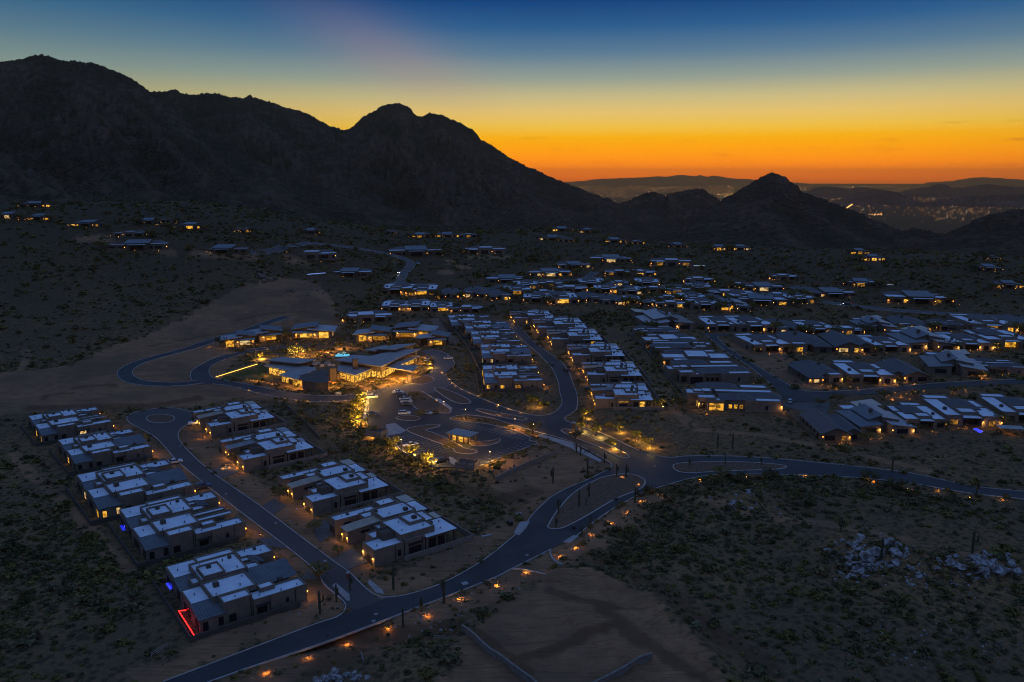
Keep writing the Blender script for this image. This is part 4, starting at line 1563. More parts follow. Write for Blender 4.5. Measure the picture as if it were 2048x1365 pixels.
def villa_west(mirror=False, detail=True, seam=True, lamps=True, back_led=False):
    """Street on the x = 0 side, house towards negative x."""
    h = House(detail, mirror)
    h.flat(-14.3, 0, 0.3, 5.6, 4.5)
    h.flat(-11.3, -7.3, 3.8, 6.9, 5.2, par=0.25)
    h.flat(-21.6, -14.4, 0.75, 5.2, 6.0)
    h.flat(-23, -11.6, 5.3, 14.7, 6.02)
    if seam:
        h.shed(-11.0, 0, 7.3, 15.8, 4.4, 5.6, 'y', METAL_D, 0.3, True)
    else:
        h.flat(-11.5, -0.4, 8.4, 11.4, 4.9)
        h.flat(-11.5, -1.2, 13.2, 16, 4.7)
        h.body(-11, -2, 11, 13.4, 3.4)
    h.flat(-22.9, -10.4, 15.2, 26.6, 6.5)
    h.flat(-22, -16.3, 15.5, 22.6, 7.15)
    h.flat(-8.8, 0.3, 24.8, 31.6, 4.5)
    h.flat(-10.6, -6.2, 17.2, 21, 5.0)
    h.shed(-7.2, -4.2, 20.6, 25.2, 4.9, 4.2, 'x', METAL_D, 0.25, detail)
    h.flat(-10.5, -7.0, 22.2, 25.2, 5.05)
    h.flat(-27.5, -16.9, 24, 32.6, 4.8, par=0.12)
    h.shed(-27.4, -22.6, 17.6, 23.9, 3.7, 4.7, 'y', METAL_D, 0.25, detail)
    h.flat(-24.8, -21.4, 16.2, 20.4, 5.6)
    h.flat(-27.8, -22.8, 7.4, 16.1, 4.7, par=0.12)
    h.shed(-27.8, -21.5, 0.4, 7.1, 3.6, 4.75, 'y', METAL_D, 0.25, detail)
    h.flat(-20, -9.6, 28.6, 32.2, 5.5)
    h.flat(-17.2, -9.0, 26.2, 28.9, 5.1)
    h.unit(-20.2, 11.4, 5.57, 1.4)
    h.unit(-4.8, 6.5, 4.4, 1.2)
    h.unit(-19.2, 20.8, 6.7, 1.1)
    h.vents([(-2, 2, 4.05, .22), (-6.5, 1.6, 4.05, .25), (-12, 2.6, 4.05, .2), (-18, 3, 5.5, .22), (-15, 8, 5.55, .28), (-21.5, 7, 5.55, .2), (-13, 12.6, 5.55, .22), (-12.6, 17.4, 6.05, .25), (-14.6, 23.6, 6.05, .3), (-20.4, 24.6, 6.05, .2), (-2.4, 27.6, 4.05, .22), (-6.4, 30, 4.05, .25), (-25.4, 28, 4.68, .25), (-25.6, 12, 4.58, .25)])
    h.unit(-12.4, 24.4, 6.05, 0.9)
    h.unit(-3.6, 29.6, 4.05, 0.8)
    h.door(0, 2.9, 4.2, 2.5, '+x')
    h.door(0, 12.2, 4.0, 2.5, '+x')
    h.door(0.3, 28.2, 4.2, 2.5, '+x')
    for (x, y) in ((0, 0.6), (0, 5.2), (0.3, 25.2), (0.3, 31.2)):
        h.sconce(x, y, 2.0, '+x', lamps)
    h.win(-26.4, 0.4, 0.4, 1.3, 2.3)
    h.win(-22.6, 0.4, 0.6, 1.2, 2.2)
    h.win(-19.6, 0.75, 0.4, 1.8, 2.0)
    h.win(-12.2, 0.3, 0.3, 2.6, 2.3)
    h.win(-5.4, 0.3, 1.2, 0.8, 1.2)
    h.win(-18, 15.2, 5.0, 3.2, 0.8)
    for y in (2.6, 9.4, 12.6, 20.4, 27.0, 30.2):
        h.win(-27.8 if y < 17 else -27.5, y, 0.3, 2.4, 2.5, '-x')
    mb = MB()
    a, b = h.X(-13.8, -10.2)
    mb.box(a, b, -1.0, 0.29, 2.75, 2.9)
    h.add('awning', mb, BLACK)
    h.pipe(-14.9, 0.66, 0, 5.5)
    h.pipe(-3.2, 0.22, 0, 4.1)
    h.pipe(-10.0, 0.22, 0, 4.1)
    w = h.W(COPING)
    a, b = h.X(-30.9, -3.0)
    w.box(a, b, -2.2, -1.9, -0.8, 1.5)
    a, b = h.X(-30.9, -30.7)
    w.box(a, b, -1.9, 33.5, -0.8, 1.5)
    return h.done()


V_EAST = villa_east()
V_EAST_G = villa_east(tan=False)
V_WEST = villa_west()
V_WEST_F = villa_west(seam=False)
V_EAST_S = villa_east(detail=False)
V_EAST_SG = villa_east(detail=False, tan=False)
V_WEST_S = villa_west(detail=False)
V_WEST_SF = villa_west(detail=False, seam=False)
PADS = []


def pad(loc, ang, x0, x1, y0, y1, sc=1.0):
    c, s = math.cos(ang), math.sin(ang)
    pl = [(loc[0] + (x * c - y * s) * sc, loc[1] + (x * s + y * c) * sc) for x, y in ((x0, y0), (x1, y0), (x1, y1), (x0, y1))]
    PADS.append(pl)
    EXCL.append(pl)


def villa(hs, px, z, deg, label, group, lit=0.1, x0=-1, x1=33, sc=1.0, watts=28):
    p = at(px[0], px[1], z)
    g = hz(p.x, p.y)
    pad((p.x, p.y), R(deg), x0, x1, -2.5, 34, sc)
    return place(hs, 'villa', (p.x, p.y, g), R(deg), label, 'villa', group, sc=sc, lit=lit, watts=watts)


GW = 'stepped white-roofed villas on the west side of the brick street'
GE = 'stepped white-roofed villas on the east side of the brick street'
GC = 'stepped white-roofed villas on the west side of the curved street'
GD = 'stepped white-roofed villas on the east side of the curved street'
w_ = -34
villa(V_WEST, (614, 1169), 4.5, 37, "villa beside the red light strip, lowest in the brick street's west row", GW, 0.06, w_, 1)
villa(V_WEST_F, (490.6, 1046), 4.5, 38, "villa with dim blue spa, second up in the brick street's west row", GW, 0.0, w_, 1, 1.05)
villa(V_WEST, (389, 972), 4.6, 39, "villa with lit side windows, third up in the brick street's west row", GW, 0.5, w_, 1, 1.1)
villa(V_WEST, (304, 893), 4.5, 40, "villa fourth up in the brick street's west row, beside the street bend", GW, 0.05, w_, 1)
villa(V_WEST_F, (226, 843), 4.5, 40, "uppermost villa of the brick street's west row, nearest the turning circle", GW, 0.2, w_, 1)
villa(V_EAST, (748, 1102), 5, 37, "villa with tan ribbed garage roof, lowest in the brick street's east row", GE, 0.03)
villa(V_EAST, (624.6, 1005), 5, 37, "villa second up in the brick street's east row", GE, 0.05)
villa(V_EAST_G, (487, 920.6), 5, 37, "villa with amber garden lamps, third up in the brick street's east row", GE, 0.06)
villa(V_EAST, (421, 854), 5, 36, "uppermost villa of the brick street's east row, beside the white pickup", GE, 0.06)
# the curved street
for i, (q, deg, lit, hs, sc, lb) in enumerate([
        ((1087.5, 763), 5, 0.9, V_WEST_SF, 1.12, "villa with brightly lit glass front, lowest in the curved street's west row"),
        ((1064, 713), 5, 0.15, V_WEST_S, 1.08, "villa second from the bottom in the curved street's west row"),
        ((1042, 684), 7, 0.1, V_WEST_SF, 1.12, "villa third from the bottom in the curved street's west row"),
        ((1024, 662), 8, 0.1, V_WEST_S, 1.15, "villa fourth from the bottom in the curved street's west row"),
        ((990, 648), 10, 0.2, V_WEST_SF, 1.15, 'uppermost villa of the west row on the curved street')]):
    villa(hs, q, 4.5, deg, lb, GC, lit, w_, 1, sc, 26)
for i, (q, deg, lit, hs, sc, lb) in enumerate([
        ((1191, 798), 0, 0.3, V_EAST_SG, 1.0, "villa with lit patio doors, lowest in the curved street's east row"),
        ((1176, 751), 2, 0.12, V_EAST_S, 1.05, "villa second from the bottom in the curved street's east row"),
        ((1146, 713), 3, 0.12, V_EAST_SG, 1.12, "villa third from the bottom in the curved street's east row"),
        ((1104, 682), 4, 0.12, V_EAST_S, 1.2, "villa fourth from the bottom in the curved street's east row"),
        ((1077, 659), 6, 0.12, V_EAST_SG, 1.25, 'uppermost villa of the east row on the curved street'),
        ((1030, 638), 8, 0.25, V_EAST_SG, 1.1, 'villa at the top bend of the curved street')]):
    villa(hs, q, 5, deg, lb, GD, lit, -1, 33, sc, 26)


# ------------------------------------------------------------------ single houses
def d_hip(mirror=False, detail=True):
    h = House(detail, mirror, STUCCO_D)
    h.hip(-10, 10, 6, 30, 3.3, 5.9)
    h.hip(-10, -2, 0, 9, 3.2, 4.9)
    h.flat(1.5, 8.8, 1.5, 8, 4.2, wall=STUCCO)
    h.hip(-6, 8, 26, 36, 3.32, 5.2)
    h.chimney(3, 20, 1.4, 3, 6.6)
    h.win(-6, 0, 0.6, 3.0, 1.8)
    h.win(5.2, 1.5, 0.4, 3.2, 2.2)
    h.win(-0.4, 6, 0.2, 1.6, 2.4)
    h.win(9.4, 6, 0.5, 1.0, 2.0)
    h.win(10, 14, 0.6, 2.4, 1.8, '+x')
    h.win(-10, 14, 0.6, 2.4, 1.8, '-x')
    h.sconce(-9.2, 0, 1.7, '-y')
    h.sconce(-2.6, 0, 1.7, '-y', False)
    h.sconce(8.4, 1.5, 1.8, '-y')
    return h.done()


def d_gable(mirror=False, detail=True):
    h = House(detail, mirror, STUCCO_D)
    h.hip(-10.5, 4.5, 0, 36, 3.2, 5.9, gable='y')
    h.hip(2, 11, 3, 30, 3.15, 5.1, gable='y', over=0.5)
    h.flat(-6, 3, 35, 41, 4.0)
    h.win(-6.2, 0, 0.5, 5.0, 2.1)
    h.win(0.6, 0, 0.5, 2.2, 2.1)
    h.win(6.8, 3, 0.5, 3.6, 1.9)
    for y in (5, 11, 17, 23, 29):
        h.win(-10.5, y, 0.4, 1.6, 2.2, '-x', False)
    h.sconce(-9.8, 0, 1.8, '-y', False)
    h.sconce(3.6, 0, 1.8, '-y')
    return h.done()


def d_shed(mirror=False, detail=True):
    h = House(detail, mirror, STUCCO)
    h.shed(-12, -2.6, 0.5, 26, 3.3, 4.2, 'x', METAL_D, 0.6)
    h.shed(1.5, 12, -1, 24, 4.6, 3.4, 'x', METAL_G, 0.6)
    h.shed(-5.5, 0.2, 7, 25, 4.6, 6.4, 'x', METAL_D, 0.5)
    h.shed(0.2, 7.5, 5, 30, 6.1, 5.0, 'x', METAL_G, 0.5)
    h.flat(-9, -1, 26, 34, 4.1)
    h.shed(1, 11, 30, 40, 3.6, 4.8, 'x', METAL_T, 0.5)
    h.chimney(-1.6, 14, 1.3, 4, 7.0)
    h.win(-7.2, 0.5, 0.6, 5.0, 1.9)
    h.win(6.5, -1, 0.6, 5.0, 1.9)
    h.win(-0.4, 7, 0.3, 2.2, 2.6)
    h.win(12, 8, 0.6, 2.4, 1.8, '+x')
    h.win(-12, 12, 0.6, 2.4, 1.8, '-x')
    h.sconce(-3.2, 0.5, 1.8, '-y')
    h.sconce(1.9, -1, 1.8, '-y', False)
    h.sconce(11.4, -1, 1.8, '-y')
    return h.done()


def d_modern(mirror=False, detail=True):
    h = House(detail, mirror, STUCCO)
    h.flat(-11, -4, 0, 27, 4.2)
    h.flat(-4.2, 3.2, 2.6, 10, 4.9)
    h.hip(-3.5, 6.5, 10, 24, 4.4, 6.2, over=0.5)
    h.flat(3.0, 11, -1, 14, 4.3)
    h.slab(-4.4, 3.4, -1.2, 2.7, 3.5)
    h.flat(6.5, 11.2, 15, 27, 4.0)
    h.flat(-9, 2, 27.3, 34, 4.1)
    h.unit(-7.5, 10, 3.8)
    h.win(-0.5, 2.6, 0.2, 6.6, 2.8)
    h.win(-7.5, 0, 0.5, 3.4, 2.0)
    h.win(7, -1, 0.4, 2.6, 2.2)
    h.win(11, 6, 0.5, 2.4, 1.8, '+x')
    h.win(-11, 8, 0.5, 2.4, 1.8, '-x')
    h.sconce(-10.4, 0, 1.8, '-y', False)
    h.sconce(3.5, -1, 1.8, '-y')
    h.sconce(10.6, -1, 1.8, '-y')
    return h.done()


def d_estate(mirror=False, detail=False):
    h = House(detail, mirror, STUCCO_D)
    h.flat(-22, -8, 2, 16, 4.2)
    h.shed(-8, 8, 0, 18, 5.0, 6.3, 'y', METAL_D, 0.8)
    h.flat(7.6, 22, 3, 15, 4.0)
    h.slab(-6.5, 6.5, -4.5, -0.9, 4.0, posts=((-6, -4.1), (6, -4.1)))
    h.hip(-19, -6, 16, 26, 3.6, 5.6)
    h.flat(5, 17, 15, 22, 4.6)
    h.win(0, 0, 0.3, 9, 2.9)
    h.win(-15, 2, 0.6, 5, 2.0)
    h.win(-10, 2, 0.6, 2, 2.2)
    h.win(12, 3, 0.6, 3, 2.0)
    h.win(18, 3, 0.6, 4, 2.0)
    h.sconce(-21, 2, 1.8)
    h.sconce(-8.6, 2, 1.8, '-y', False)
    h.sconce(8.6, 0, 1.8, '-y')
    h.sconce(21, 3, 1.8, '-y', False)
    return h.done()


def d_long(mirror=False, detail=False):
    h = House(detail, mirror, STUCCO)
    h.flat(-17, -6, 0, 13, 4.0)
    h.flat(-6.2, 5, -1.5, 15, 5.0)
    h.flat(5.2, 17, 1, 12, 3.9)
    h.slab(4.6, 12, -2.6, 1, 3.4)
    h.flat(-12, -2, 13, 19, 4.5)
    h.hip(1, 14, 12, 20, 3.6, 5.0, over=0.4)
    h.win(-12, 0, 0.6, 5, 2)
    h.win(-0.6, -1.5, 0.4, 6, 2.6)
    h.win(9, 1, 0.4, 5, 2.4)
    h.win(15, 1, 0.6, 2, 2)
    h.sconce(-16.2, 0, 1.8)
    h.sconce(-6.6, 0, 1.8, '-y', False)
    h.sconce(16.4, 1, 1.8)
    return h.done()


def d_wide(mirror=False, detail=True):
    """Flat blocks round a dark tiled middle, garage end at +x."""
    h = House(detail, mirror, STUCCO)
    h.flat(-18, -11, 8, 16, 4.6)
    h.flat(-14, -7, 2, 8.2, 4.4)
    h.flat(-10.5, -4, 0, 5, 4.0)
    h.hip(-5, 8, 2.5, 11, 3.8, 5.4, over=0.5)
    h.flat(4, 18, 0.5, 6, 4.1)
    h.hip(2, 19, 6.5, 13, 3.7, 5.0, over=0.4)
    h.flat(-15, -7.4, 10.5, 17, 4.8)
    h.flat(-6, 17, 13.5, 19, 4.2)
    h.hip(-12, 4, 19, 27, 3.8, 5.4)
    h.flat(5, 16, 20, 26, 4.4)
    h.win(-7.2, 0, 0.2, 5.6, 2.8)
    h.win(-12.4, 2, 0.4, 2.4, 2.4)
    h.win(-1.5, 2.5, 0.5, 1.5, 1.6)
    h.win(0.6, 2.5, 0.5, 1.5, 1.6)
    h.win(2.7, 2.5, 0.5, 1.5, 1.6)
    h.win(-14, 5, 0.4, 2.6, 2.6, '-x')
    h.win(12, 0.5, 0.8, 1.0, 1.6, '-y', False)
    h.sconce(-13.6, 2, 2.0)
    h.sconce(17.6, 0.5, 2.0)
    return h.done()


def d_casita(mirror=False, detail=True):
    h = House(detail, mirror, STUCCO_D)
    h.shed(-7, 0.5, 0, 9, 3.6, 4.4, 'x', METAL_G, 1.3)
    h.shed(-0.2, 7, 2, 11, 5.4, 4.4, 'x', METAL_D, 1.1)
    h.slab(-2, 7.5, -2.6, 2, 3.3, m=METAL_G, posts=((7, -2.1),))
    h.win(-4, 0, 0.2, 3.6, 2.8)
    h.win(2.4, 2, 0.2, 5.2, 2.6, '-y', True)
    h.win(7, 5, 0.2, 3.0, 2.6, '+x')
    h.win(-7, 4, 0.4, 2.4, 2.2, '-x')
    h.sconce(-0.6, 0, 1.8, '-y')
    h.sconce(6.4, 2, 1.8, '-y')
    return h.done()


DES = {'hip': (d_hip, 20), 'gable': (d_gable, 21.5), 'shed': (d_shed, 24), 'modern': (d_modern, 22), 'estate': (d_estate, 44), 'long': (d_long, 34), 'wide': (d_wide, 37), 'casita': (d_casita, 14.5)}
LOOK = {'hip': 'tile-roofed house', 'gable': 'gable-roofed house', 'shed': 'metal-roofed house', 'modern': 'stepped white-roofed house',
        'estate': 'wide estate house', 'long': 'long flat-roofed house', 'wide': 'broad white-roofed house', 'casita': 'small tilted-roof casita'}
TPL = {}


def tpl(d, mir, det):
    k = (d, mir, det)
    if k not in TPL:
        TPL[k] = DES[d][0](mir, det)
    return TPL[k]


HOUSE_POS = []


def house_row(where, group, rows, watts=20, side='west'):
    rows = sorted(rows, key=lambda r: r[0])
    for i, (px, py, w, d, deg, lit, mir) in enumerate(rows):
        p = at(px, py)
        dist = p.length
        depth = math.hypot(p.y, p.z - CAM_H)
        wm = w * depth / F_PX
        s = max(0.55, min(2.0, (0.95 if d in ('hip', 'gable') else 1.1) * wm / DES[d][1]))
        det = dist < 560
        hs = tpl(d, mir, det)
        jr = random.Random(int(px * 7 + py))
        deg = deg + jr.uniform(-7, 7)
        az = math.atan2(p.x, p.y)
        n = len(rows)
        state = 'brightly lit' if lit > 0.6 else 'dimly lit' if lit > 0.25 else 'unlit'
        wh = ORD[i + 1] + ' from the west' if n > 1 else 'alone'
        lab = f'{state} {LOOK[d]}, {wh} {where}'
        pad((p.x, p.y), R(deg), -DES[d][1] / 2 - 1, DES[d][1] / 2 + 1, -3, 24, s)
        HOUSE_POS.append((p.x, p.y, s * DES[d][1], R(deg), dist, lit))
        sink = 0.0 if dist < 520 else -0.4
        place(hs, 'house', (p.x, p.y, p.z + sink), R(deg), lab, 'house', group, sc=s, zsc=max(1.05, min(1.6, s * 1.1)), lit=lit * 0.62,
              watts=(watts if dist < 900 else 0), litmat=None, dim=0.35)


house_row('in the nearest eastern row', 'houses in the nearest eastern row', [
    (1684, 884, 88, 'gable', 4, 0.8, False), (1774, 869, 96, 'shed', 2, 0.0, False), (1850, 857, 76, 'modern', -6, 0.35, True), (1945, 853, 96, 'modern', -12, 0.9, False), (2056, 846, 90, 'modern', -14, 0.1, False)], 30)
house_row('above the eastern street', 'houses above the eastern street', [
    (1655, 768, 80, 'hip', 4, 0.05, False), (1743, 768, 82, 'modern', -4, 0.25, False), (1822, 764, 78, 'gable', -6, 0.1, True), (1915, 752, 92, 'shed', -10, 0.05, False), (2004, 748, 92, 'wide', -12, 0.1, False)], 30)
house_row('in the middle eastern row', 'houses in the middle eastern row', [
    (1545, 704, 74, 'modern', 4, 0.1, False), (1622, 706, 84, 'hip', 0, 0.3, True), (1710, 706, 82, 'gable', -4, 0.55, False), (1784, 704, 66, 'modern', -6, 0.3, False), (1866, 701, 90, 'shed', -8, 0.3, False), (1945, 700, 70, 'modern', -8, 0.2, False), (2020, 697, 84, 'modern', -10, 0.45, True)], 28)
house_row('along the back eastern street', 'houses along the back eastern street', [
    (1449, 662, 64, 'modern', 0, 0.1, False), (1514, 664, 70, 'modern', 0, 0.15, False), (1584, 668, 62, 'hip', -2, 0.2, True), (1642, 668, 58, 'modern', -2, 0.2, False), (1698, 669, 60, 'long', -4, 0.2, False), (1762, 665, 66, 'shed', -4, 0.4, False),
    (1828, 663, 66, 'hip', -6, 0.3, True), (1905, 661, 74, 'wide', -8, 0.2, False), (1989, 665, 80, 'modern', -8, 0.7, False), (2060, 664, 70, 'gable', -8, 0.2, False)], 28)
house_row('beside the eastern street bend', 'broad houses beside the eastern street', [
    (1470, 824, 172, 'wide', 0, 0.8, False)], 30)
house_row('behind the broad lit house on the eastern street', 'broad houses beside the eastern street', [
    (1425, 768, 152, 'wide', 3, 0.12, False)], 26)
house_row('third up beside the eastern street', 'broad houses beside the eastern street', [(1394, 733, 122, 'long', 5, 0.2, True)], 26)
house_row('fourth up beside the eastern street', 'broad houses beside the eastern street', [(1370, 711, 112, 'wide', 5, 0.2, True)], 26)
house_row('fifth up beside the eastern street', 'broad houses beside the eastern street', [(1345, 693, 100, 'long', 4, 0.15, False)], 26)
house_row('at the top end of the eastern street', 'houses at the top of the eastern street', [(1318, 675, 84, 'wide', 6, 0.15, False)], 26)
house_row('uppermost by the eastern street with pale roofs', 'houses at the top of the eastern street', [(1342, 661, 86, 'shed', 4, 0.25, True)], 26)
house_row('above the curved street', 'houses above the curved street', [
    (735, 644, 92, 'long', 6, 0.3, False), (790, 622, 50, 'modern', 6, 0.6, False), (830, 622, 52, 'modern', 4, 0.1, True), (886, 623, 46, 'modern', 4, 0.3, False), (934, 625, 60, 'long', 4, 0.3, False)], 28)
house_row('in the row under the hill road', 'houses in the row under the hill road', [
    (792, 589, 58, 'modern', 6, 0.25, False), (842, 591, 56, 'modern', 4, 0.7, True), (897, 597, 48, 'hip', 4, 0.1, False), (949, 596, 54, 'hip', 2, 0.1, True), (1000, 601, 50, 'hip', 2, 0.15, False), (1073, 605, 50, 'modern', 2, 0.1, False),
    (1127, 608, 58, 'modern', 0, 0.8, True), (1179, 605, 50, 'hip', 0, 0.1, False), (1226, 610, 50, 'hip', 0, 0.1, True), (1268, 607, 34, 'modern', 0, 0.1, False), (1298, 612, 34, 'modern', 0, 0.1, False), (1343, 615, 58, 'long', -2, 0.2, False),
    (1413, 619, 56, 'modern', -2, 0.1, False), (1469, 622, 58, 'shed', -4, 0.8, False)], 24)
house_row('in the upper middle row', 'houses in the upper middle row', [
    (1139, 584, 66, 'long', 2, 0.5, False), (1213, 586, 48, 'modern', 0, 0.8, False), (1262, 589, 44, 'modern', 0, 0.3, True), (1308, 585, 52, 'long', -2, 0.3, False), (1356, 589, 48, 'modern', -2, 0.2, False), (1450, 592, 62, 'long', -2, 0.3, True),
    (1528, 582, 76, 'estate', -4, 0.6, False), (1668, 595, 88, 'estate', -6, 0.35, False)], 22)
house_row('in the packed middle row', 'houses in the packed middle row', [
    (1036, 590, 50, 'modern', 3, 0.4, False), (1087, 592, 50, 'long', 2, 0.3, True), (1052, 578, 46, 'modern', 2, 0.5, False), (1103, 574, 48, 'long', 2, 0.4, False), (1182, 575, 50, 'modern', 1, 0.3, True), (1240, 573, 46, 'long', 0, 0.5, False), (1295, 573, 44, 'modern', 0, 0.3, False),
    (1334, 603, 46, 'long', -2, 0.3, True), (1388, 604, 48, 'modern', -2, 0.5, False), (1434, 607, 46, 'hip', -2, 0.3, False), (1492, 603, 54, 'modern', -3, 0.4, True), (1556, 598, 52, 'long', -4, 0.3, False), (1604, 607, 54, 'modern', -4, 0.5, False), (1622, 592, 48, 'hip', -4, 0.3, True),
    (1400, 583, 46, 'modern', -2, 0.3, False), (1480, 577, 44, 'long', -3, 0.3, False)], 22)
house_row('on the scrub above the middle rows', 'houses on the scrub above the middle rows', [
    (1013, 566, 76, 'estate', 4, 0.3, False), (1102, 553, 78, 'estate', 2, 0.8, True), (1150, 537, 62, 'estate', 2, 0.7, False), (1222, 525, 76, 'estate', 0, 0.4, False), (1238, 551, 52, 'long', 0, 0.8, True), (1281, 552, 62, 'long', -2, 0.3, False), (1342, 532, 74, 'long', -2, 0.5, True),
    (1398, 566, 58, 'long', -2, 0.9, False), (1568, 560, 54, 'long', -4, 0.4, False), (1722, 573, 62, 'estate', -6, 0.3, True)], 22)
house_row('below the pointed hill', 'houses below the pointed hill', [
    (1356, 496, 34, 'estate', 0, 0.1, False), (1438, 501, 34, 'estate', -2, 0.8, False), (1481, 501, 28, 'estate', -2, 0.4, True), (1720, 509, 22, 'estate', -6, 0.9, False), (1748, 522, 30, 'estate', -6, 1.0, False), (1903, 503, 34, 'estate', -8, 0.4, False), (1983, 521, 24, 'long', -10, 0.4, False)], 0)
house_row('at the far eastern edge', 'houses at the far eastern edge', [(1523, 611, 110, 'estate', -3, 0.35, True), (1843, 608, 116, 'estate', -8, 0.55, False), (1979, 543, 48, 'estate', -10, 0.1, False), (2018, 577, 46, 'estate', -10, 0.8, False)], 22)
house_row('at the foot of the mountain slope', 'houses at the foot of the mountain slope', [
    (1099, 446, 44, 'estate', 0, 0.7, False), (1104, 481, 46, 'estate', 0, 0.6, True), (1124, 463, 42, 'estate', 0, 0.2, False), (1133, 484, 30, 'long', 0, 0.9, False), (1174, 466, 32, 'estate', -2, 0.5, False), (1219, 461, 36, 'estate', -2, 0.3, True),
    (1229, 486, 42, 'estate', -2, 1.0, False), (1262, 467, 28, 'estate', -2, 0.4, False), (1272, 489, 32, 'long', -2, 0.9, False)], 0)
house_row('on graded pads by the hill road', 'houses on graded pads by the hill road', [
    (622, 468, 34, 'estate', 8, 0.2, False), (624, 518, 86, 'long', 6, 0.0, False), (697, 553, 80, 'estate', 6, 0.5, True), (777, 468, 28, 'long', 6, 0.1, False), (833, 512, 98, 'estate', 4, 0.0, False), (839, 476, 42, 'estate', 4, 0.6, True), (895, 475, 46, 'estate', 4, 0.1, False),
    (938, 475, 38, 'long', 2, 0.4, False), (968, 508, 76, 'long', 2, 0.0, True)], 0)
house_row('on the western hillside', 'houses on the western hillside', [
    (14, 437, 42, 'estate', 14, 0.9, False), (68, 415, 52, 'estate', 14, 1.0, False), (75, 441, 44, 'estate', 14, 0.8, True), (171, 454, 66, 'estate', 12, 0.7, False), (260, 473, 58, 'long', 12, 0.05, False), (274, 500, 104, 'estate', 12, 0.0, True), (298, 449, 38, 'estate', 12, 0.0, False),
    (336, 446, 32, 'long', 10, 0.0, True), (379, 458, 54, 'estate', 10, 0.9, False), (444, 507, 88, 'estate', 10, 0.0, False), (485, 465, 20, 'long', 8, 0.3, False)], 0)
house_row('around the clubhouse lawn', 'casitas around the clubhouse', [
    (478, 693, 56, 'casita', 20, 0.35, False), (530, 683, 60, 'casita', 18, 0.4, False), (626, 677, 70, 'casita', 10, 0.95, True), (743, 683, 58, 'casita', 4, 0.9, False), (826, 676, 70, 'casita', -4, 0.6, True), (864, 691, 52, 'casita', -6, 0.5, False)], 34)


# ------------------------------------------------------------------ the clubhouse
def zoomed(pts):
    return [(520 + x / 5.689, 670 + y / 5.689) for x, y in pts]


club = new('clubhouse', None, loc=tuple(at(715, 780, 0.0)))
tag(club, 'large lit clubhouse with broad sloping roofs and a drive-through canopy', 'clubhouse')
CO = Vector(club.location)
CROOF = mat('bronze_metal_roof', (0.30, 0.275, 0.25), (0.24, 0.22, 0.20), 0.5, 0.25, 0.4)


def c_roof(pts, z, m=CROOF, th=0.5, wall=STUCCO_D, inset=0.86, glass=None, tilt=None):
    q = [at(x, y, z) for x, y in zoomed(pts)]
    pl = [(p.x - CO.x, p.y - CO.y) for p in q]
    mb = MB()
    mb.prism(pl, z - th, z)
    mb2 = MB()
    o = mb.build('roof', [m], club)
    cx = sum(p[0] for p in pl) / len(pl)
    cy = sum(p[1] for p in pl) / len(pl)
    EXCL.append([(p[0] + CO.x, p[1] + CO.y) for p in pl])
    if wall is not None:
        ip = [(cx + (p[0] - cx) * inset, cy + (p[1] - cy) * inset) for p in pl]
        mb2.prism(ip, -0.5, z - th - 0.01)
        mb2.build('wall', wall, club)
        if glass:
            n = len(ip)
            for i in range(n):
                a, b = Vector(ip[i]), Vector(ip[(i + 1) % n])
                d = b - a
                if d.length < 3:
                    continue
                nrm = Vector((d.y, -d.x)).normalized()
                mid = (a + b) / 2
                if nrm.dot(mid - Vector((cx, cy))) < 0:
                    nrm = -nrm
                if nrm.y > 0.35:
                    continue
                k = max(1, int(d.length / 3.4))
                for j in range(k):
                    c = a + d * ((j + 0.5) / k)
                    w = d.length / k - 0.35
                    hh = min(z - th - 0.5, 3.6)
                    wo_ = new('window', win_mesh(w, hh), club, loc=(c.x + nrm.x * 0.06, c.y + nrm.y * 0.06, hh / 2 + 0.15), rot=math.atan2(nrm.y, nrm.x) + PI / 2)
                    po = new('pane', pane_mesh(w, hh), wo_)
                    if rng.random() < glass:
                        set_mat(po, LIT2)
    return o


c_roof([(60, 287), (240, 250), (650, 280), (440, 325)], 6.8, inset=0.84, glass=0.5)
c_roof([(33, 344), (110, 336), (480, 350), (640, 372), (640, 395), (475, 458), (432, 512), (212, 454), (330, 412)], 4.6, glass=0.9, inset=0.8)
c_roof([(890, 345), (1040, 330), (1290, 378), (1080, 460), (880, 402)], 5.0, glass=1.0)
c_roof([(852, 285), (1060, 225), (1250, 240), (1620, 160), (1830, 160), (1562, 268), (1550, 278), (1382, 360)], 7.6, glass=1.0, inset=0.88)
c_roof([(1305, 160), (1540, 110), (1780, 97), (1530, 168)], 9.4, inset=0.85)
c_roof([(1190, 172), (1420, 115), (1460, 122), (1320, 184)], 7.9, inset=0.6)
c_roof([(1400, 362), (1530, 312), (1800, 235), (1812, 240), (1602, 336), (1805, 352), (1730, 412)], 5.2, wall=None)
c_roof([(450, 462), (720, 388), (780, 410), (780, 540), (640, 545), (475, 520)], 4.9, m=COPING, inset=0.97, wall=STUCCO_D)
for (x, y, s, z0, z1, m) in ((830, 545, 3.4, 0, 8.2, STONE), (1083, 335, 2.6, 4, 10.2, STONE), (1700, 545, 2.2, 0, 4.9, STONE), (1360, 480, 2.0, 0, 4.9, STONE), (465, 590, 1.3, 0, 4.2, STUCCO), (1765, 320, 1.4, 0, 4.9, STONE)):
    qx, qy = zoomed([(x, y)])[0]
    p = at(qx, qy, 0.0 if z0 == 0 else 7.6)
    mb = MB()
    mb.box(-s / 2, s / 2, -s / 2, s / 2, z0 - (0.5 if z0 == 0 else 0), z1)
    mb.box(-s / 2 - 0.25, s / 2 + 0.25, -s / 2 - 0.25, s / 2 + 0.25, z1 + 0.003, z1 + 0.25)
    mb.build('chimney' if z1 > 6 else 'pillar', m, club, loc=(p.x - CO.x, p.y - CO.y, 0), rot=0.35)
